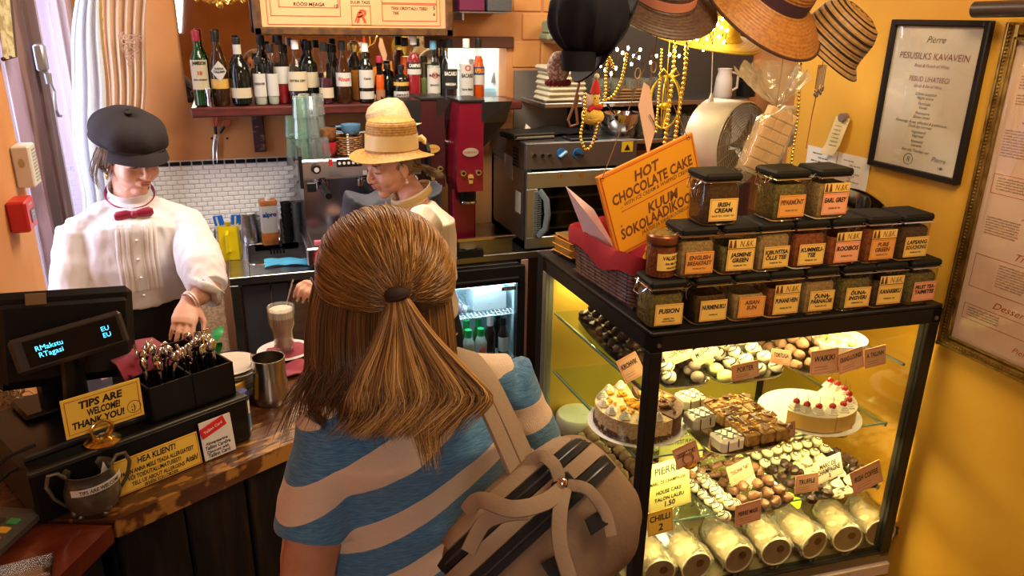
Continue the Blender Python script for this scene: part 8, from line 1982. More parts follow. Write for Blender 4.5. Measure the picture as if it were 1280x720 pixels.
tr=MB().tube([waist1+V((0,0,.075)),waist1+V((0,0,.0)),hip1,hip1+V((0,0,-.18)),hip1+V((0,0,-.45))],[(.150,.118),(.150,.118),(.180,.128),(.185,.135),(.19,.14)],26,ref=side1)
obj('black_skirt',fmesh('black_skirt',remesh(tr,.008,2,wrinkle(.006,9)),M('black_fabric',(.012,.011,.014),.85)),B1);shoes(B1,hip1,side1,fwd1)
CAPM=M('black_wool_cap',(.022,.016,.017),.85,bump=.0008,bscale=90,sheen=0)
cp=MB(H1m)
def capf(u,v):
 a=2*PI*u;ph=v*PI*.56;k=1+.025*math.cos(8*a);rr_=math.sin(ph)**.75
 return (.120*k*rr_*math.cos(a),-.016+.122*k*rr_*math.sin(a),.078+.070*math.cos(ph)-.012*math.sin(a))
m=MB(H1m);m.grid(capf,64,20,closeu=True,thick=-.004);m.build('cap_crown',CAPM,B1)
m=MB(H1m).grid(lambda u,v: ((.118-.030*v)*math.cos(2*PI*u),-.014+(.119-.024*v)*math.sin(2*PI*u),.066-.016*v-.012*math.sin(2*PI*u)),50,6,closeu=True,thick=.004);m.build('cap_underside',CAPM,B1)
m=MB(H1m).tube([(.087*math.cos(2*PI*i/40),-.006+.098*math.sin(2*PI*i/40),.052) for i in range(40)],[(.008,.004)]*40,8,True,ref=(0,0,1));m.build('cap_band',CAPM,B1)
MB(H1m).ball((0,-.014,.149),(.012,.012,.006),12,6).build('cap_button',CAPM,B1)
def vis(u,v): a=(u-.5)*2.3;return ((.085+.018*v)*math.sin(a)*1.05,-.004+(.090+.052*v*math.cos(a*.75))*math.cos(a),.054-.026*v*v-.008*v-.012*(1-math.cos(a)))
MB(H1m).grid(vis,34,9,thick=-.005).build('visor',CAPM,B1)
HB1=M('ash_brown_hair',(.16,.10,.06),.6,col2=(.30,.20,.13),nscale=60,stretch=(1,1,.2))
def strands(name,polys,mat,parent,rad=.0011,tones=None,taper=True,kind='stuff'):
 P=np.asarray(polys,dtype=np.float32);S_,n=P.shape[:2]
 T=np.gradient(P,axis=1);T/=np.linalg.norm(T,axis=2,keepdims=True)+1e-9
 ref=np.array([.31,.22,.92],dtype=np.float32);A=np.cross(T,ref);A/=np.linalg.norm(A,axis=2,keepdims=True)+1e-9;B=np.cross(T,A)
 w_=np.full(n,rad,dtype=np.float32)
 if taper: w_=rad*np.clip(1.15-np.linspace(0,1,n)**2.5,.12,1)
 rad_s=w_[None,:,None]
 ring=[P+rad_s*(math.cos(a)*A+math.sin(a)*B) for a in (0,2.094,4.189)]
 vs=np.stack(ring,axis=2).reshape(-1,3)
 idx=np.arange(S_*n*3).reshape(S_,n,3);q=[]
 for k in range(3):
  k2=(k+1) % 3;q.append(np.stack([idx[:,:-1,k],idx[:,:-1,k2],idx[:,1:,k2],idx[:,1:,k]],axis=-1).reshape(-1,4))
 F=np.concatenate(q);me=bpy.data.meshes.new(name)
 me.vertices.add(len(vs));me.vertices.foreach_set('co',vs.ravel());me.loops.add(F.size);me.loops.foreach_set('vertex_index',F.ravel().astype(np.int32))
 me.polygons.add(len(F));me.polygons.foreach_set('loop_start',np.arange(0,F.size,4,dtype=np.int32));me.polygons.foreach_set('use_smooth',np.ones(len(F),dtype=bool));me.update(calc_edges=True)
 if tones is not None:
  at=me.attributes.new('tone','FLOAT','POINT');along=np.linspace(0,1,n)[None,:,None]
  tv=(np.asarray(tones)[:,None,None]+0*along+np.zeros((1,1,3))).reshape(-1);at.data.foreach_set('value',tv.astype(np.float32))
 me.materials.append(mat);return obj(name,me,parent,kind)
def hair_mat(name,cols,rough=.38):
 m_=bpy.data.materials.new(name);m_.use_nodes=True;nt=m_.node_tree;N=nt.nodes;b_=N['Principled BSDF'];b_.inputs['Roughness'].default_value=rough;b_.inputs['Specular IOR Level'].default_value=.45
 a_=N.new('ShaderNodeAttribute');a_.attribute_name='tone';r_=N.new('ShaderNodeValToRGB');e=r_.color_ramp.elements
 e[0].position=0;e[0].color =(*cols[0],1);e[1].position=1;e[1].color =(*cols[-1],1)
 for i,c in enumerate(cols[1:-1]): x=e.new((i+1)/(len(cols)-1));x.color =(*c,1)
 nt.links.new(a_.outputs['Fac'],r_.inputs[0]);nt.links.new(r_.outputs[0],b_.inputs['Base Color']);return m_
nr=np.random.RandomState(4)
def catmull(P,n):
 P=np.asarray(P,dtype=float);k=len(P)-1;out=[]
 for t_ in np.linspace(0,k-1e-6,n):
  i=int(t_);u=t_-i;p0,p1,p2,p3=P[max(i-1,0)],P[i],P[i+1],P[min(i+2,k)]
  out.append(.5*((2*p1)+(p2-p0)*u+(2*p0-5*p1+4*p2-p3)*u*u+(3*p1-p0-3*p2+p3)*u**3))
 return np.array(out)
def Hl(H,x,y,z): return np.array(H @ V((x,y,z)))
HM1=hair_mat('hair_ash',[(.05,.03,.02),(.13,.08,.045),(.30,.20,.13)])
MB(H1m).ball((0,-.022,.012),(.077,.088,.074),24,16).build('hair_base',HB1,B1)
pol=[];tn=[]
for sg in (-1,1):
 for i in range(220):
  a=nr.uniform(-.25,1.0);z_=nr.uniform(.02,.035);y0_=-.09+.115*nr.rand()
  x0_=sg*.078*math.sqrt(max(.05,1-((y0_+.014)/.1)**2));
  pol.append(catmull([Hl(H1m,x0_,y0_,z_+.01),Hl(H1m,x0_*1.04,y0_-.006,z_-.022),Hl(H1m,x0_*1.0,y0_-.022,z_-.05-.02*nr.rand()),Hl(H1m,x0_*.75,y0_-.05*nr.rand()-.03,z_-.075-.03*nr.rand())],9));tn.append(nr.rand())
 for i in range(26):
  y0_=-.02-.05*nr.rand();x0_=sg*.078;pol.append(catmull([Hl(H1m,x0_,y0_,.02),Hl(H1m,x0_*1.14,y0_-.01,-.02),Hl(H1m,x0_*(1.15+.1*nr.rand()),y0_-.02,-.06-.03*nr.rand()),Hl(H1m,x0_*(1.1+.1*nr.rand()),y0_,-.09-.03*nr.rand())],9));tn.append(.5+.5*nr.rand())
strands('hair',pol,HM1,B1,.0012,tn)
for sg in (-1,): MB(H1m).tube([(sg*.078,-.004+.007*math.sin(a_),-.058+.010*math.cos(a_)) for a_ in [2*PI*i/14 for i in range(14)]],.0022,6,True).build('earring',BRASS,B1)
MB(H1m).tube([(.078,-.004+.007*math.sin(a_),-.058+.010*math.cos(a_)) for a_ in [2*PI*i/14 for i in range(14)]],.0022,6,True).build('earring',BRASS,B1)
br=elL.lerp(wrL,.88);dd_=(wrL-elL).normalized();oA=dd_.orthogonal().normalized();oB=dd_.cross(oA)
MB().tube([br+oA*.031*math.cos(a_)+oB*.031*math.sin(a_) for a_ in [2*PI*i/24 for i in range(24)]],.004,6,True).tube([br+dd_*.008+oA*.030*math.cos(a_)+oB*.030*math.sin(a_) for a_ in [2*PI*i/24 for i in range(24)]],.003,6,True).build('bracelet',M('pearl_bracelet',(.75,.60,.52),.3),B1)
# woman in the straw hat, in profile
B2=thing('person','person in cream shirt, gold bow tie and banded straw hat, seen in profile stirring coffee','person',(0,0,0))
D2=2.72
Hc=AD(490,206,D2);f2=V((-.93,-.30,-.22)).normalized();up2=V((-.16,-.05,1)).normalized();sd=f2.cross(up2).normalized();up2=sd.cross(f2)
H2m=Matrix(((sd.x,f2.x,up2.x,Hc.x),(sd.y,f2.y,up2.y,Hc.y),(sd.z,f2.z,up2.z,Hc.z),(0,0,0,1)))
nb2=AD(517,250,D2+.01);sd2=V((-.22,.97,0)).normalized();fw2_=V((-.97,-.22,0))
shN=AD(532,275,D2-.12);shF=AD(520,262,D2+.15)
chest2=(shN+shF)/2+V((0,0,-.13));waist2=V((AD(535,390,D2-.02).x,chest2.y-.02,.98));hip2=waist2+V((.02,0,-.14))
body=MB();head_shapes(body,H2m,.96)
body.tube([H2m @ V((0,-.02,-.04)),H2m @ V((0,-.035,-.09)),nb2+V((0,0,.015)),nb2+V((0,0,-.06))],[.050,.046,.050,.07],18)
body.tube([nb2,nb2+V((0,0,-.05)),chest2+V((0,0,.05)),chest2,waist2,hip2,hip2+V((0,0,-.1))],[(.05,.05),(.12,.06),(.15,.085),(.145,.10),(.12,.09),(.15,.105),(.15,.1)],24,ref=sd2)
elN=AD(470,372,2.40);wrN=AD(402,358,2.27);elF=shF+V((-.12,-.02,-.24));wrF=elF+V((-.17,-.10,.02))
body.tube([shN,(shN+elN)/2,elN,(elN+wrN)/2,wrN],[.046,.040,.034,.029,.023],14);body.tube([shF,(shF+elF)/2,elF,(elF+wrF)/2,wrF],[.046,.040,.034,.029,.023],14)
hx=(AD(372,356,2.14)-wrN).normalized();hz=V((0,-.5,1));hz=(hz-hx*hx.dot(hz)).normalized();hy=hz.cross(hx)
HN=Matrix(((hx.x,hy.x,hz.x,wrN.x),(hx.y,hy.y,hz.y,wrN.y),(hx.z,hy.z,hz.z,wrN.z),(0,0,0,1)))
tips=hand_shapes(body,HN,.80,curl=(.75,.8,.5),side=-1,thumb=(.2,.6))
hx3=(V((-.6,-.6,-.3))).normalized();hz3=V((0,-.5,1));hz3=(hz3-hx3*hx3.dot(hz3)).normalized();hy3=hz3.cross(hx3)
HF=Matrix(((hx3.x,hy3.x,hz3.x,wrF.x),(hx3.y,hy3.y,hz3.y,wrF.y),(hx3.z,hy3.z,hz3.z,wrF.z),(0,0,0,1)));hand_shapes(body,HF,.85,curl=(.4,.5,.3))
legs(body,hip2,sd2,0,foot_dir=fw2_)
obj('body',fmesh('body',remesh(body,.0038,2),SKIN),B2);nails(B2,tips);face_parts(B2,H2m,.96)
CRS=M('cream_cotton',(.80,.70,.54),.85,sheen=0,bump=.0006,bscale=140)
sh=MB().tube([nb2+V((0,0,-.022)),nb2+V((.01,0,-.045)),(shN+shF)/2+V((.01,0,-.03)),chest2,chest2+V((0,0,-.1)),waist2+V((0,0,.04)),waist2+V((.01,0,-.07)),waist2+V((.01,0,-.11))],[(.056,.054),(.11,.075),(.175,.105),(.175,.125),(.165,.128),(.155,.125),(.165,.135),(.12,.10)],28,ref=sd2)
for (s_,e_,w2) in ((shN,elN,wrN),(shF,elF,wrF)): sh.tube([s_-(s_-chest2).normalized()*.02,s_,s_.lerp(e_,.5),e_,e_.lerp(w2,.3)],[.055,.064,.068,.060,.050],18)
obj('shirt',fmesh('shirt',remesh(sh,.005,3,wrinkle(.007,15,3,(1,1,.5))),CRS),B2)
tr=MB().tube([waist2+V((0,0,.0)),hip2,hip2+V((0,0,-.2)),V((hip2.x,hip2.y,.28))],[(.14,.115),(.17,.13),(.175,.135),(.18,.14)],24,ref=sd2)
obj('dark_apron',fmesh('dark_apron',remesh(tr,.008,2,wrinkle(.005,9)),M('black_fabric')),B2);shoes(B2,hip2,sd2,fw2_)
cc_=nb2+V((-.01,0,.028))
MB().grid(lambda u,v: tuple(cc_+fw2_*((.060+.010*v)*math.cos(2*PI*u))+sd2*((.056+.006*v)*math.sin(2*PI*u))+V((0,0,-.036+.045*v-.030*math.cos(2*PI*u)))),40,5,closeu=True,thick=.0025).build('collar',CRS,B2)
GS=M('gold_satin',(.52,.36,.12),.35,sheen=0)
rp=lambda a: cc_+fw2_*(.071*math.cos(a))+sd2*(.064*math.sin(a))+V((0,0,-.010-.030*math.cos(a)))
MB().tube([rp(2*PI*i/36) for i in range(36)],[(.013,.003)]*36,8,True,ref=(0,0,1)).build('collar_ribbon',GS,B2)
p=rp(0)+fw2_*.012+V((0,0,-.012));m=MB()
for sg in (-1,1): m.tube([p,p+sd2*sg*.02+V((0,0,.004)),p+sd2*sg*.045-fw2_*.006,p+sd2*sg*.052-fw2_*.01],[(.006,.005),(.014,.007),(.020,.006),(.008,.003)],10,ref=(0,0,1))
m.ball(p+fw2_*.004,(.009,.009,.01),10,7).build('bow_tie',GS,B2)
STR=M('golden_straw',(.52,.29,.07),.55,col2=(.34,.17,.035),nscale=90);
def hatprof(prof,H,name,mats,par,seam=.008,n=64,sy=1.1,wave=.0,cx=0):
 L=[0]
 for a,b_ in zip(prof,prof[1:]): L.append(L[-1]+math.dist(a,b_))
 tot=L[-1];K_=int(tot/seam*4);pr=[]
 for i in range(K_+1):
  d=tot*i/K_;j=max(k for k in range(len(L)) if L[k]<=d+1e-9);j=min(j,len(prof)-2);u=(d-L[j])/(L[j+1]-L[j])
  r_,z_=prof[j][0]*(1-u)+prof[j+1][0]*u,prof[j][1]*(1-u)+prof[j+1][1]*u
  off=.0014*abs(math.sin(PI*d/seam));tx,tz=prof[j+1][0]-prof[j][0],prof[j+1][1]-prof[j][1];ll=math.hypot(tx,tz)
  pr.append((r_-off*tz/ll,z_+off*tx/ll,d/tot))
 def f(u,v):
  r_,z_,k=pr[int(round(v*(len(pr)-1)))];a=2*PI*u
  return (r_*math.cos(a),r_*sy*math.sin(a)+cx,z_+wave*max(0,k-.6)*math.sin(a*2+1)*.05)
 MB(H).grid(f,n,len(pr),closeu=True,thick=-.003).build(name,mats,par,sharp=80)
Hh=H2m @ Matrix.Translation((0,-.014,.052)) @ Matrix.Rotation(R(13),4,'X')
hatprof([(0,.112),(.05,.112),(.074,.104),(.080,.092),(.084,.050),(.086,.0),(.10,-.010),(.128,-.018),(.140,-.020)],Hh,'straw_hat',STR,B2,wave=.4)
MB(Hh).lathe([(.0865,.006),(.0885,.006),(.0865,.056),(.0845,.056)],48,sy=1.1,cap=False).build('hat_ribbon',M('cream_gold_ribbon',(.75,.58,.28),.35,sheen=0),B2)
q=MB();q.text('R',axes((0,0,0),(1,0,0),(0,0,1)),.026,0,0,None,.0,.3);q.v=[tuple(Hh @ V((.0895*math.cos(v[0]/.09+.15),.0895*1.1*math.sin(v[0]/.09+.15),.030+v[2]))) for v in q.v]
q.build('hat_monogram',M('rust_thread',(.50,.14,.03),.6),B2)
m=MB(Hh)
for sg in (-1,1): m.tube([(.0,-.097,.03),(.0+sg*.02,-.112,.036),(sg*.045,-.112,.026),(sg*.05,-.108,.018)],[(.006,.004),(.013,.004),(.014,.004),(.005,.003)],8,ref=(0,0,1))
m.build('hat_bow',M('cream_gold_ribbon'),B2)
HM2=hair_mat('hair_dark_blond',[(.10,.06,.03),(.28,.18,.09),(.55,.40,.22)])
MB(H2m).ball((0,-.026,.012),(.074,.082,.070),24,16).build('hair_base',HB1,B2)
pol=[];tn=[]
for i in range(700):
 s_=nr.uniform(-1,1);x0_=.072*s_;y0_=-.030-.055*math.sqrt(max(0,1-s_*s_))+nr.uniform(0,.05)*abs(s_)
 k=nr.rand();pol.append(catmull([Hl(H2m,x0_,y0_,.03),Hl(H2m,x0_*1.0,y0_-.012,-.01),Hl(H2m,x0_*.7,-.095-.01*k,-.035),Hl(H2m,x0_*.3+.01*nr.randn(),-.125-.02*k,-.050-.02*nr.rand()),Hl(H2m,x0_*.3+.02*nr.randn(),-.150-.03*k,-.075-.03*nr.rand())],11));tn.append(nr.rand())
strands('hair',pol,HM2,B2,.0012,tn)
for sg in (-1,1): MB(H2m).ball((sg*.076,-.004,-.045),.0035,8,6).ball((sg*.077,-.004,-.054),.0055,8,6).build('earring',M('pearl_button'),B2)
s0_=AD(367,358,2.13);s1_=V((LX+.006,LY,KZ+.112))
ls=thing('long_spoon','long thin spoon held in the latte glass by the woman in the straw hat','spoon',tuple(s1_))
MB().tube([s0_-s1_+V((0,.0,.02)),V((0,0,0)),V((0,.0,-.05))],.002,7).build('handle',CHROME,ls);MB().ball((0,0,-.055),(.009,.004,.013),10,6).build('bowl',CHROME,ls)
# third person, behind, grey vest and pale hat
B3=thing('person','person in dark grey waistcoat and pale straw hat, mostly hidden behind the woman in profile','person',(0,0,0))
D3=3.10
Hc=AD(492,174,D3);f3=V((-.75,.60,-.35)).normalized();up3=V((-.2,.1,1));sd=f3.cross(up3).normalized();up3=sd.cross(f3)
H3m=Matrix(((sd.x,f3.x,up3.x,Hc.x),(sd.y,f3.y,up3.y,Hc.y),(sd.z,f3.z,up3.z,Hc.z),(0,0,0,1)))
nb3=V((Hc.x-.01,Hc.y-.03,Hc.z-.17));sd3=V((.9,.3,0)).normalized();fw3=V((-.3,.95,0)).normalized()
s3L=nb3-sd3*.16+V((0,0,-.045));s3R=nb3+sd3*.16+V((0,0,-.045));chest3=nb3+V((0,0,-.20));waist3=V((nb3.x-.05,nb3.y-.02,1.0));hip3=waist3+V((0,0,-.14))
body=MB();head_shapes(body,H3m,.96)
body.tube([H3m @ V((0,-.02,-.04)),nb3+V((0,0,.015)),nb3+V((0,0,-.06))],[.050,.050,.07],16)
body.tube([nb3,nb3+V((0,0,-.05)),chest3,waist3,hip3,hip3+V((0,0,-.1))],[(.05,.05),(.09,.05),(.13,.085),(.11,.08),(.14,.09),(.13,.09)],20,ref=sd3)
e3L=s3L+V((-.06,.03,-.25));w3L=e3L+V((.02,.12,.06));e3R=s3R+V((.0,.06,-.25));w3R=e3R+V((-.06,.12,.06))
for a_,b2,c2 in ((s3L,e3L,w3L),(s3R,e3R,w3R)): body.tube([a_+(chest3-a_)*.15,b2,c2],[.032,.032,.024],12)
for w3,sg in ((w3L,1),(w3R,-1)):
 hx=V((0,.9,.2)).normalized();hz=V((0,-.2,1));hz=(hz-hx*hx.dot(hz)).normalized();hy=hz.cross(hx)
 hand_shapes(body,Matrix(((hx.x,hy.x,hz.x,w3.x),(hx.y,hy.y,hz.y,w3.y),(hx.z,hy.z,hz.z,w3.z),(0,0,0,1))),.85,side=sg)
legs(body,hip3,sd3,0,foot_dir=fw3)
obj('body',fmesh('body',remesh(body,.006,2),SKIN),B3);face_parts(B3,H3m,.96)
GV=M('slate_grey_wool',(.075,.080,.105),.75,sheen=0,bump=.0008,bscale=120)
sh=MB().tube([nb3+V((0,0,-.02)),nb3+V((0,0,-.05)),chest3+V((0,0,.06)),chest3,waist3,hip3,hip3+V((0,0,-.35))],[(.06,.055),(.14,.08),(.185,.11),(.175,.12),(.145,.115),(.175,.13),(.19,.14)],26,ref=sd3)
for a_,b2 in ((s3L,e3L),(s3R,e3R)): sh.tube([a_+(chest3-a_)*.2,a_,a_.lerp(b2,.6),b2],[.06,.066,.060,.05],16)
obj('grey_waistcoat',fmesh('grey_waistcoat',remesh(sh,.007,3,wrinkle(.006,12,5)),GV),B3);shoes(B3,hip3,sd3,fw3)
PST=M('pale_straw',(.74,.52,.30),.6,col2=(.62,.40,.20),nscale=80)
Hh3=H3m @ Matrix.Translation((0,-.01,.035))
hatprof([(0,.125),(.03,.124),(.058,.112),(.074,.090),(.080,.06),(.084,.0),(.098,-.008),(.112,-.012)],Hh3,'pale_hat',PST,B3,seam=.006)
MB(H3m).ball((0,-.026,.012),(.074,.084,.072),20,14).build('hair',HB1,B3)
# customer in the striped top, back view
B4=thing('person','person seen from behind, long golden-brown half-ponytail, blue and beige striped top','person',(0,0,0))
Hc=V((.184,1.118,1.556));f4=V((-.36,.93,-.05)).normalized();up4=V((-.03,.05,1));sd=f4.cross(up4).normalized();up4=sd.cross(f4)
H4m=Matrix(((sd.x,f4.x,up4.x,Hc.x),(sd.y,f4.y,up4.y,Hc.y),(sd.z,f4.z,up4.z,Hc.z),(0,0,0,1)))
nb4=V((.215,1.06,1.425));s4L=V((.085,1.02,1.362));s4R=V((.372,1.045,1.385));sd4=(s4R-s4L).normalized();bk4=V((sd4.y,-sd4.x,0)).normalized()
chest4=V((.215,1.06,1.23));waist4=V((.215,1.06,1.03));hip4=V((.215,1.05,.90))
body=MB();head_shapes(body,H4m,1.0)
body.tube([H4m @ V((0,-.02,-.05)),H4m @ V((0,-.03,-.10)),nb4+V((0,0,.01)),nb4+V((0,-.0,-.05))],[.054,.050,.054,.08],18)
body.tube([nb4,nb4+V((0,0,-.045)),chest4+V((0,0,.07)),chest4,waist4,hip4,hip4+V((0,0,-.1))],[(.06,.05),(.13,.06),(.155,.085),(.150,.095),(.125,.088),(.165,.11),(.16,.1)],24,ref=sd4)
e4L=V((.025,.965,1.13));w4L=V((.03,1.15,1.115));e4R=V((.445,1.04,1.14));w4R=V((.36,1.16,1.10))
for a_,b2,c2 in ((s4L,e4L,w4L),(s4R,e4R,w4R)): body.tube([a_,a_.lerp(b2,.5)+V((0,0,0)),b2,b2.lerp(c2,.5),c2],[.036,.045,.040,.034,.025],14)
for w4,sg in ((w4L,-1),(w4R,1)):
 hx=V((.1*sg*-1,.95,-.1)).normalized();hz=V((0,0,1));hz=(hz-hx*hx.dot(hz)).normalized();hy=hz.cross(hx)
 hand_shapes(body,Matrix(((hx.x,hy.x,hz.x,w4.x),(hx.y,hy.y,hz.y,w4.y),(hx.z,hy.z,hz.z,w4.z),(0,0,0,1))),.9,side=sg)
legs(body,hip4,sd4,0,foot_dir=(0,1,0))
obj('body',fmesh('body',remesh(body,.005,2),SKIN2),B4);face_parts(B4,H4m)
STP=bpy.data.materials.new('striped_knit');STP.use_nodes=True;nt=STP.node_tree;N=nt.nodes;b_=N['Principled BSDF'];b_.inputs['Roughness'].default_value=.9;b_.inputs['Sheen Weight'].default_value=.25
at=N.new('ShaderNodeAttribute');at.attribute_name='stripe'
nz=N.new('ShaderNodeTexNoise');nz.inputs['Scale'].default_value=60;tcn=N.new('ShaderNodeTexCoord');mpn=N.new('ShaderNodeMapping');mpn.inputs['Scale'].default_value=(1,1,14);nt.links.new(tcn.outputs['Object'],mpn.inputs[0]);nt.links.new(mpn.outputs[0],nz.inputs[0])
fr2=N.new('ShaderNodeMath');fr2.operation='FRACT';nt.links.new(at.outputs['Fac'],fr2.inputs[0]);gt=N.new('ShaderNodeMath');gt.operation='GREATER_THAN';gt.inputs[1].default_value=.44;nt.links.new(fr2.outputs[0],gt.inputs[0])
ra=N.new('ShaderNodeValToRGB');ra.color_ramp.elements[0].color =(.74,.56,.40,1);ra.color_ramp.elements[1].color =(.84,.68,.50,1);nt.links.new(nz.outputs[0],ra.inputs[0])
rb_=N.new('ShaderNodeValToRGB');rb_.color_ramp.elements[0].position=.35;rb_.color_ramp.elements[1].position=.72;rb_.color_ramp.elements[0].color =(.045,.16,.34,1);rb_.color_ramp.elements[1].color =(.13,.33,.52,1);nt.links.new(nz.outputs[0],rb_.inputs[0])
mx=N.new('ShaderNodeMix');mx.data_type='RGBA';nt.links.new(gt.outputs[0],mx.inputs[0]);nt.links.new(ra.outputs[0],mx.inputs[6]);nt.links.new(rb_.outputs[0],mx.inputs[7]);nt.links.new(mx.outputs[2],b_.inputs['Base Color'])
bpn=N.new('ShaderNodeBump');bpn.inputs['Distance'].default_value=.0012;nz2=N.new('ShaderNodeTexNoise');nz2.inputs['Scale'].default_value=500;nt.links.new(tcn.outputs['Object'],nz2.inputs[0]);nt.links.new(nz2.outputs[0],bpn.inputs['Height']);nt.links.new(bpn.outputs[0],b_.inputs['Normal'])
sh=MB().tube([nb4+V((0,0,-.040)),nb4+V((0,0,-.050)),(s4L+s4R)/2+V((0,0,-.035)),chest4+V((0,0,.03)),chest4+V((0,0,-.06)),waist4+V((0,0,.0)),hip4,hip4+V((0,0,-.05))],[(.085,.068),(.125,.080),(.180,.105),(.178,.122),(.170,.122),(.155,.118),(.182,.135),(.182,.135)],32,ref=sd4)
for a_,b2 in ((s4L,e4L),(s4R,e4R)): sh.tube([a_+(chest4-a_)*.22,a_,a_.lerp(b2,.35),a_.lerp(b2,.62)],[.055,.057,.060,.060],20);sh.tube([nb4+V((0,0,-.06)),nb4.lerp(a_,.5)+V((0,0,-.015)),a_+V((0,0,-.004))],[.055,.055,.055],16)
def fold4(co,n):
 q=V((co.x*.8,co.y*.8,co.z*1.6))*9;k=.006*noise.noise(q)+.0025*noise.noise(q*2.4+V((4,4,4)));return co+n*k
me=remesh(sh,.005,4,fold4)
at_=me.attributes.new('stripe','FLOAT','POINT');vals=[]
for v in me.vertices:
 lx=(v.co-chest4).dot(sd4);armw=max(0,abs(lx)-.15)
 z_=v.co.z-(.46 if lx>0 else .42)*lx+.010*noise.noise(v.co*4)+(.3*armw if lx>0 else 0)
 vals.append((1.352-z_)/.105+.42)
at_.data.foreach_set('value',vals);obj('striped_top',fmesh('striped_top',me,STP),B4)
MB().tube([nb4+sd4*(.089*math.cos(a_))+V((0,0,0))+V((-sd4.y,sd4.x,0))*(.073*math.sin(a_))+V((0,0,-.034+.006*math.sin(a_))) for a_ in [2*PI*i/40 for i in range(40)]],[(.006,.004)]*40,8,True,ref=(0,0,1)).build('neck_band',M('beige_knit',(.74,.58,.42),.9),B4)
tr=MB().tube([hip4+V((0,0,.02)),hip4+V((0,0,-.08)),hip4+V((0,0,-.16))],[(.172,.125),(.18,.135),(.17,.12)],24,ref=sd4)
for sg in (-1,1): h=hip4+sd4*sg*.085;tr.tube([h+V((0,0,-.05)),V((h.x,h.y,.5)),V((h.x,h.y,.09))],[.10,.075,.06],16)
obj('blue_trousers',fmesh('blue_trousers',remesh(tr,.009,2,wrinkle(.006,9)),M('navy_denim',(.03,.05,.10),.9)),B4);shoes(B4,hip4,sd4,(0,1,0))
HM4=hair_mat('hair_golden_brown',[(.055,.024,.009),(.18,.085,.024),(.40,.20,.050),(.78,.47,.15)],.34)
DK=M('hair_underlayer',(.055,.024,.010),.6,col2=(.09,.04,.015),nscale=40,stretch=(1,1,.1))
MB(H4m).ball((0,-.016,.022),(.088,.104,.092),30,20).build('hair_base',DK,B4)
tie=AD(497,366,1.085);tieL=np.array(H4m.inverted() @ tie)
cL=np.array((0,-.016,.018));rad_=np.array((.094,.112,.097))
tdir=(tieL-cL)/rad_;tr_=np.linalg.norm(tdir);tdir/=tr_
pol=[];tn=[]
S_N=4200
for i in range(S_N):
 a=nr.uniform(-PI,PI);
 el=math.asin(nr.uniform(-.12,.98));d=np.array((math.cos(el)*math.sin(a),math.cos(el)*math.cos(a),math.sin(el)))
 if d[1]>.72 and el<.5: continue
 dot=float(np.clip(d @ tdir,-1,1));om=math.acos(dot)
 if om<.12: continue
 lift=1+nr.uniform(-.03,.05);pts=[]
 wob=nr.uniform(-.07,.07);ax=np.cross(d,tdir);ax/=np.linalg.norm(ax)+1e-9
 for t_ in np.linspace(0,1,15):
  q=(math.sin((1-t_)*om)*d+math.sin(t_*om)*tdir)/math.sin(om);q=q+ax*wob*math.sin(PI*t_);q/=np.linalg.norm(q)
  q=q+np.array((0,0,-.10*math.sin(PI*t_)*abs(d[0])));q/=np.linalg.norm(q)
  rr_=lift*(1+.05*math.sin(PI*t_))*(1-(1-tr_)*t_**3)
  pts.append(np.array(H4m @ V(cL+q*rad_*rr_)))
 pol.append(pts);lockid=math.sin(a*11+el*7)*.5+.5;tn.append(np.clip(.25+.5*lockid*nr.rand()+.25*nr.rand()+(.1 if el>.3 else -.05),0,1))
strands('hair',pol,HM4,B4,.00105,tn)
pol=[];tn=[]
for i in range(2600):
 k=nr.randn()*.42;k=float(np.clip(k,-1,1));dep=nr.rand();off=nr.randn(3)*.0015;e=nr.rand();cur=nr.uniform(-1,1)
 L_=.72+.33*nr.rand()
 g=[(497+k*7,362,1.085-.012*(1-dep)),(500+k*16,385,1.070-.012*(1-dep)),(508+k*38,425,1.055+.02*dep),(518+k*72,470,1.045+.03*dep),(524+k*86+8*cur,498,1.040+.035*dep),(512+k*74+16*cur,522,1.038+.03*dep),(((536+k*14+14*cur,570+24*e,1.025+.02*dep)) if .1<k<.5 and i % 2 else (488+k*70+24*cur,540+12*e,1.03+.03*dep))]
 P=catmull([np.array(AD(*q)) for q in g],20)
 nkeep=L_*19;P=np.array([P[min(int(t_),18)]*(1-(t_-min(int(t_),18)))+P[min(int(t_),18)+1]*(t_-min(int(t_),18)) for t_ in np.linspace(0,nkeep if nkeep<19 else 19,18)])
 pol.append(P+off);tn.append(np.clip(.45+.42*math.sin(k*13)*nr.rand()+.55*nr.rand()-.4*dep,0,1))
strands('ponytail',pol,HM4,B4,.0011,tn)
pol=[];tn=[]
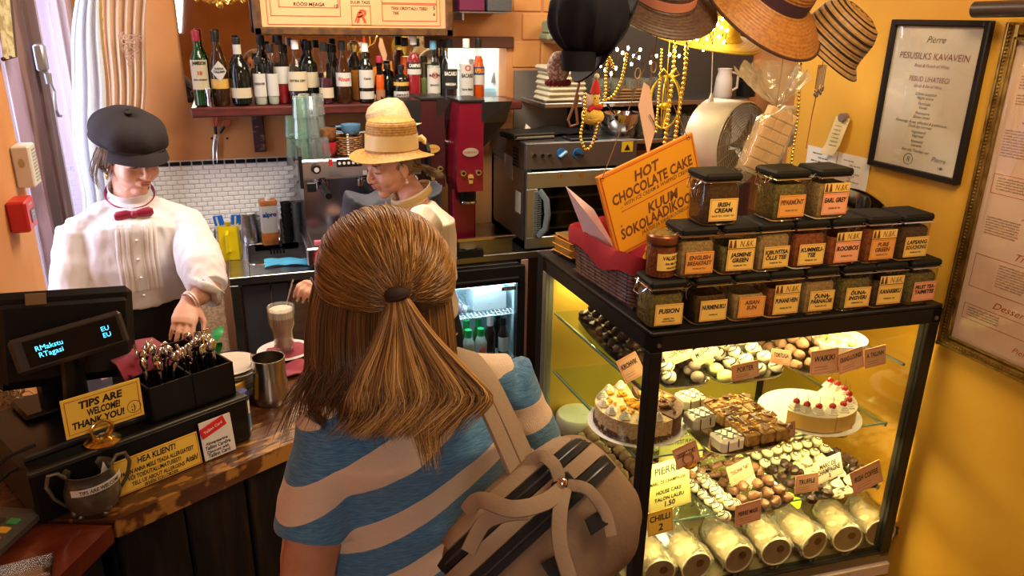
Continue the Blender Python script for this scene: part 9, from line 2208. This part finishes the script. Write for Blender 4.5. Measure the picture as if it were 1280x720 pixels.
for i in range(4200):
 u=nr.rand();dep=nr.rand()**1.3;e=nr.uniform(-1,1);lk=math.sin(u*40)*.5
 x0_=394+166*u;y0_=352+18*math.sin(PI*u)+nr.uniform(-6,10);D0=1.175-.085*math.sin(PI*u)+.05*dep
 end=nr.uniform(.80,1.05)-.12*u*(u>.8)
 xe=392+200*u+12*e+10*lk-(75*nr.rand() if nr.rand()<.16 and u<.4 else 0)
 ye=556-30*min(1,u*2.2)+26*e*nr.rand()+8*math.sin(u*23)
 g=[(x0_,y0_,D0),(x0_-10*(1-u)+5*u,400,D0-.010),(x0_-12*(1-u)+10*u+3*lk,450,D0-.022),(x0_*.45+xe*.55-6*(1-u)+6*lk,500,1.125-.05*math.sin(PI*u)+.04*dep),(xe,ye,1.105-.055*math.sin(PI*u)+.035*dep)]
 P=catmull([np.array(AD(*q)) for q in g],20);m_=max(10,int(20*end));P=catmull(P[:min(m_,20)],15)
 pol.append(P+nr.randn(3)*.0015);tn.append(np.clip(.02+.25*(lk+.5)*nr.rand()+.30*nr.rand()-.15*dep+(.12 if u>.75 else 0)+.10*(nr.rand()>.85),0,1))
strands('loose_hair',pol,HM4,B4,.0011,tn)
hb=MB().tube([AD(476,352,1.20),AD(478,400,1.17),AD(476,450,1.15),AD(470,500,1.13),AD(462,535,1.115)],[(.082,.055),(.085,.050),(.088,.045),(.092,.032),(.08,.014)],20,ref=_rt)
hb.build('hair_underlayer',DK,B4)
MB().tube([AD(497+12*math.cos(a_),366+5*math.sin(a_)-3*math.cos(a_),1.066-.012*math.sin(a_)) for a_ in [2*PI*i/20 for i in range(20)]],.007,8,True).ball(AD(496,367,1.058),(.018,.010,.010),14,10).build('hair_tie',M('dark_brown_elastic',(.03,.012,.01),.7),B4)
GL=M('dark_frame',(.03,.025,.02),.3)
g=MB(H4m)
for sg in (-1,1):
 g.tube([(sg*.084,.0,-.002),(sg*.080,.06,.002),(sg*.070,.092,.002)],[(.002,.0035)]*3,8,ref=(1,0,0))
 g.tube([(sg*.034+.028*math.cos(a_),.098-.012*abs(math.cos(a_))*0-.15*(sg*.034+.028*math.cos(a_))**2*5,-.002+.019*math.sin(a_)) for a_ in [2*PI*i/20 for i in range(20)]],.0018,6,True)
g.tube([(-.008,.100,.004),(.008,.100,.004)],.0018,6);g.build('glasses',GL,B4)
# rucksack
CNV=M('tan_canvas',(.20,.125,.07),.85,col2=(.30,.20,.12),nscale=9,bump=.0010,bscale=160,sheen=0);CNV2=M('light_canvas',(.36,.26,.165),.85,bump=.0008,bscale=160);WEB=M('black_webbing',(.013,.012,.013),.7)
bpk=thing('rucksack','tan canvas rucksack with black zips and straps hanging from the right shoulder of the customer','rucksack',(0,0,0))
P1,P2=AD(585,700,1.02),AD(735,565,1.08);cB=AD(680,672,1.055)
X_=(P2-P1).normalized();toC=(CAMP-cB).normalized();Z_=(toC-X_*toC.dot(X_)).normalized();Y_=Z_.cross(X_)
BKm=Matrix(((X_.x,Y_.x,Z_.x,cB.x),(X_.y,Y_.y,Z_.y,cB.y),(X_.z,Y_.z,Z_.z,cB.z),(0,0,0,1)))
ax_a,ax_b,ax_c=.138,.100,.075
def bagp(x,y,lift=0):
 q=max(0,1-abs(x/ax_a)**3.2-abs(y/ax_b)**3.0);return V((x,y,ax_c*q**.42+lift))
bm_=MB(BKm);
def bagball(u,v):
 a=2*PI*u;b2=-PI/2+PI*v;e=.62
 cs=lambda t_: math.copysign(abs(t_)**e,t_)
 x,y,z=ax_a*cs(math.cos(b2))*cs(math.cos(a)),ax_b*cs(math.cos(b2))*cs(math.sin(a)),ax_c*cs(math.sin(b2))
 k=1+.05*noise.noise(V((x,y,z))*16)+.02*noise.noise(V((x,y,z))*45);return (x*k,y*k,z*k*(1 if z>0 else 1.3))
bm_.grid(bagball,64,36,closeu=True);bm_.build('main_sack',CNV,bpk)
def surfz(x,y,l):
 p_=2/.62;q=1-(abs(x/ax_a)**p_+abs(y/ax_b)**p_);return V((x,y,ax_c*max(q,0)**(1/p_)*(1+.05*noise.noise(V((x,y,ax_c))*16))+l))
def band(y0,y1,mat,name,lift=.004,x0=-.132,x1=.130,slant=0):
 m=MB(BKm);m.grid(lambda u,v: tuple(surfz(x0+(x1-x0)*u,y0+(y1-y0)*v+slant*(u-.5),lift)),30,5,thick=-.003);m.build(name,mat,bpk)
band(.050,.068,WEB,'zip_band',.004);band(.004,.026,WEB,'zip_band',.004);band(.028,.048,CNV2,'top_panel',.006);band(.070,.088,CNV2,'top_panel',.005,-.11,.11)
m=MB(BKm)
for y in (.059,.015): m.tube([surfz(-.125+.25*i/24,y,.007) for i in range(25)],.0022,6)
m.build('zip',M('zip_teeth',(.06,.06,.06),.35,.5),bpk)
bk0=BKm.inverted() @ AD(706,607,1.0)
def S3(px,py,l):
 o_=BKm.inverted() @ CAMP;d_=(BKm.inverted().to_3x3() @ _ray(px,py));
 t_=-(o_.z-.06)/d_.z;p_=o_+d_*t_
 for _ in range(8): s_=surfz(max(-.137,min(.137,p_.x)),max(-.111,min(.111,p_.y)),l);t_=(s_.z-o_.z)/d_.z;p_=o_+d_*t_
 return p_
MB(BKm).box(S3(706,607,.012),(.030,.026,.010),.003).build('strap_keeper',WEB,bpk);MB(BKm).ball(S3(703,603,.020),(.007,.007,.004),12,7).build('rivet',CHROME,bpk)
def ribbon(m,P,nrm,w_,th):
 P=[V(p) for p in P];vs=[];fs=[];n=len(P)
 for j in range(n):
  t_=(P[min(j+1,n-1)]-P[max(j-1,0)]).normalized();s_=t_.cross(nrm).normalized();u_=s_.cross(t_)
  for (a,b2) in ((-1,-.5),(-.92,.5),(-.4,.75),(.4,.75),(.92,.5),(1,-.5)): vs.append(P[j]+s_*w_*a+u_*th*b2)
 for j in range(n-1):
  for i in range(6): fs.append((j*6+i,j*6+(i+1) % 6,j*6+6+(i+1) % 6,j*6+6+i))
 fs+=[tuple(range(6)),tuple((n-1)*6+i for i in range(6))];m.add(vs,fs,True)
def strap(pts,w_,name,mat=CNV2,th=.0035,lift=.01):
 P=catmull([tuple(S3(*p[:2],p[2] if len(p)>2 else lift)) for p in pts],30);m=MB(BKm);ribbon(m,P,V((0,0,1)),w_,th);m.build(name,mat,bpk)
strap([(583,640,.012),(600,625,.03),(640,636,.04),(680,628,.03),(704,610,.016)],.011,'carry_handle')
strap([(585,690,.012),(604,655,.02),(630,643,.03),(660,640,.03)],.010,'handle_loop')
strap([(706,610,.016),(700,640,.024),(700,680,.022),(712,722,.018)],.010,'front_strap')
strap([(710,606,.016),(735,612,.022),(756,640,.014),(764,670,.010)],.008,'side_strap')
strap([(700,600,.016),(692,580,.020),(676,570,.016),(660,578,.010)],.009,'top_loop')
MB(BKm).prism([tuple((BKm.inverted().to_3x3() @ (AD(x,y,1.0)-AD(745,650,1.0))))[:2] for x,y in ((757,632),(759,656),(738,670),(731,650))],0,.006,Mx=Matrix.Translation(S3(745,650,.006))).build('patch',WEB,bpk)
MB(BKm).prism([(-.012,-.02),(.014,-.014),(.012,.012),(-.008,.016)],0,.006,Mx=Matrix.Translation(S3(692,712,.008))).build('patch',WEB,bpk)
sp_=[AD(566,436,1.225),AD(580,444,1.165),AD(603,476,1.105),AD(627,525,1.070),AD(648,572,1.055),AD(660,600,1.045)]
P=catmull([tuple(p) for p in sp_],30)
m=MB();ribbon(m,P,(-_fw*.8+_rt*.35+_up*.3).normalized(),.024,.006);m.build('shoulder_strap',CNV2,bpk)
m=MB().tube([tuple(V(p)+(CAMP-V(p)).normalized()*.0045) for p in P],[(.0015,.001)]*30,6,ref=tuple(_rt));m.build('strap_seam',M('seam_brown',(.16,.10,.05),.9),bpk)
P=catmull([tuple(AD(x,y,d)) for x,y,d in ((566,436,1.225),(560,445,1.30),(590,470,1.32),(640,540,1.28),(690,610,1.16))],24)
m=MB();ribbon(m,P,_rt,.022,.005);m.build('shoulder_strap',CNV2,bpk)
bt=thing('water_bottle','black-capped bottle tucked into the side of the rucksack','bottle',tuple(AD(748,598,1.13)))
ups=V((-.1,-.2,1)).normalized().to_track_quat('Z','Y').to_matrix().to_4x4()
MB(ups).lathe([(0,-.10),(.024,-.10),(.026,-.09),(.026,-.02),(.020,-.006)],20,cap=False).build('body',M('dark_blue_bottle',(.02,.025,.07),.3),bt);MB(ups).lathe([(0,-.008),(.022,-.006),(.024,-.002),(.024,.014),(.021,.019),(0,.020)],22).build('cap',BLACKP,bt)
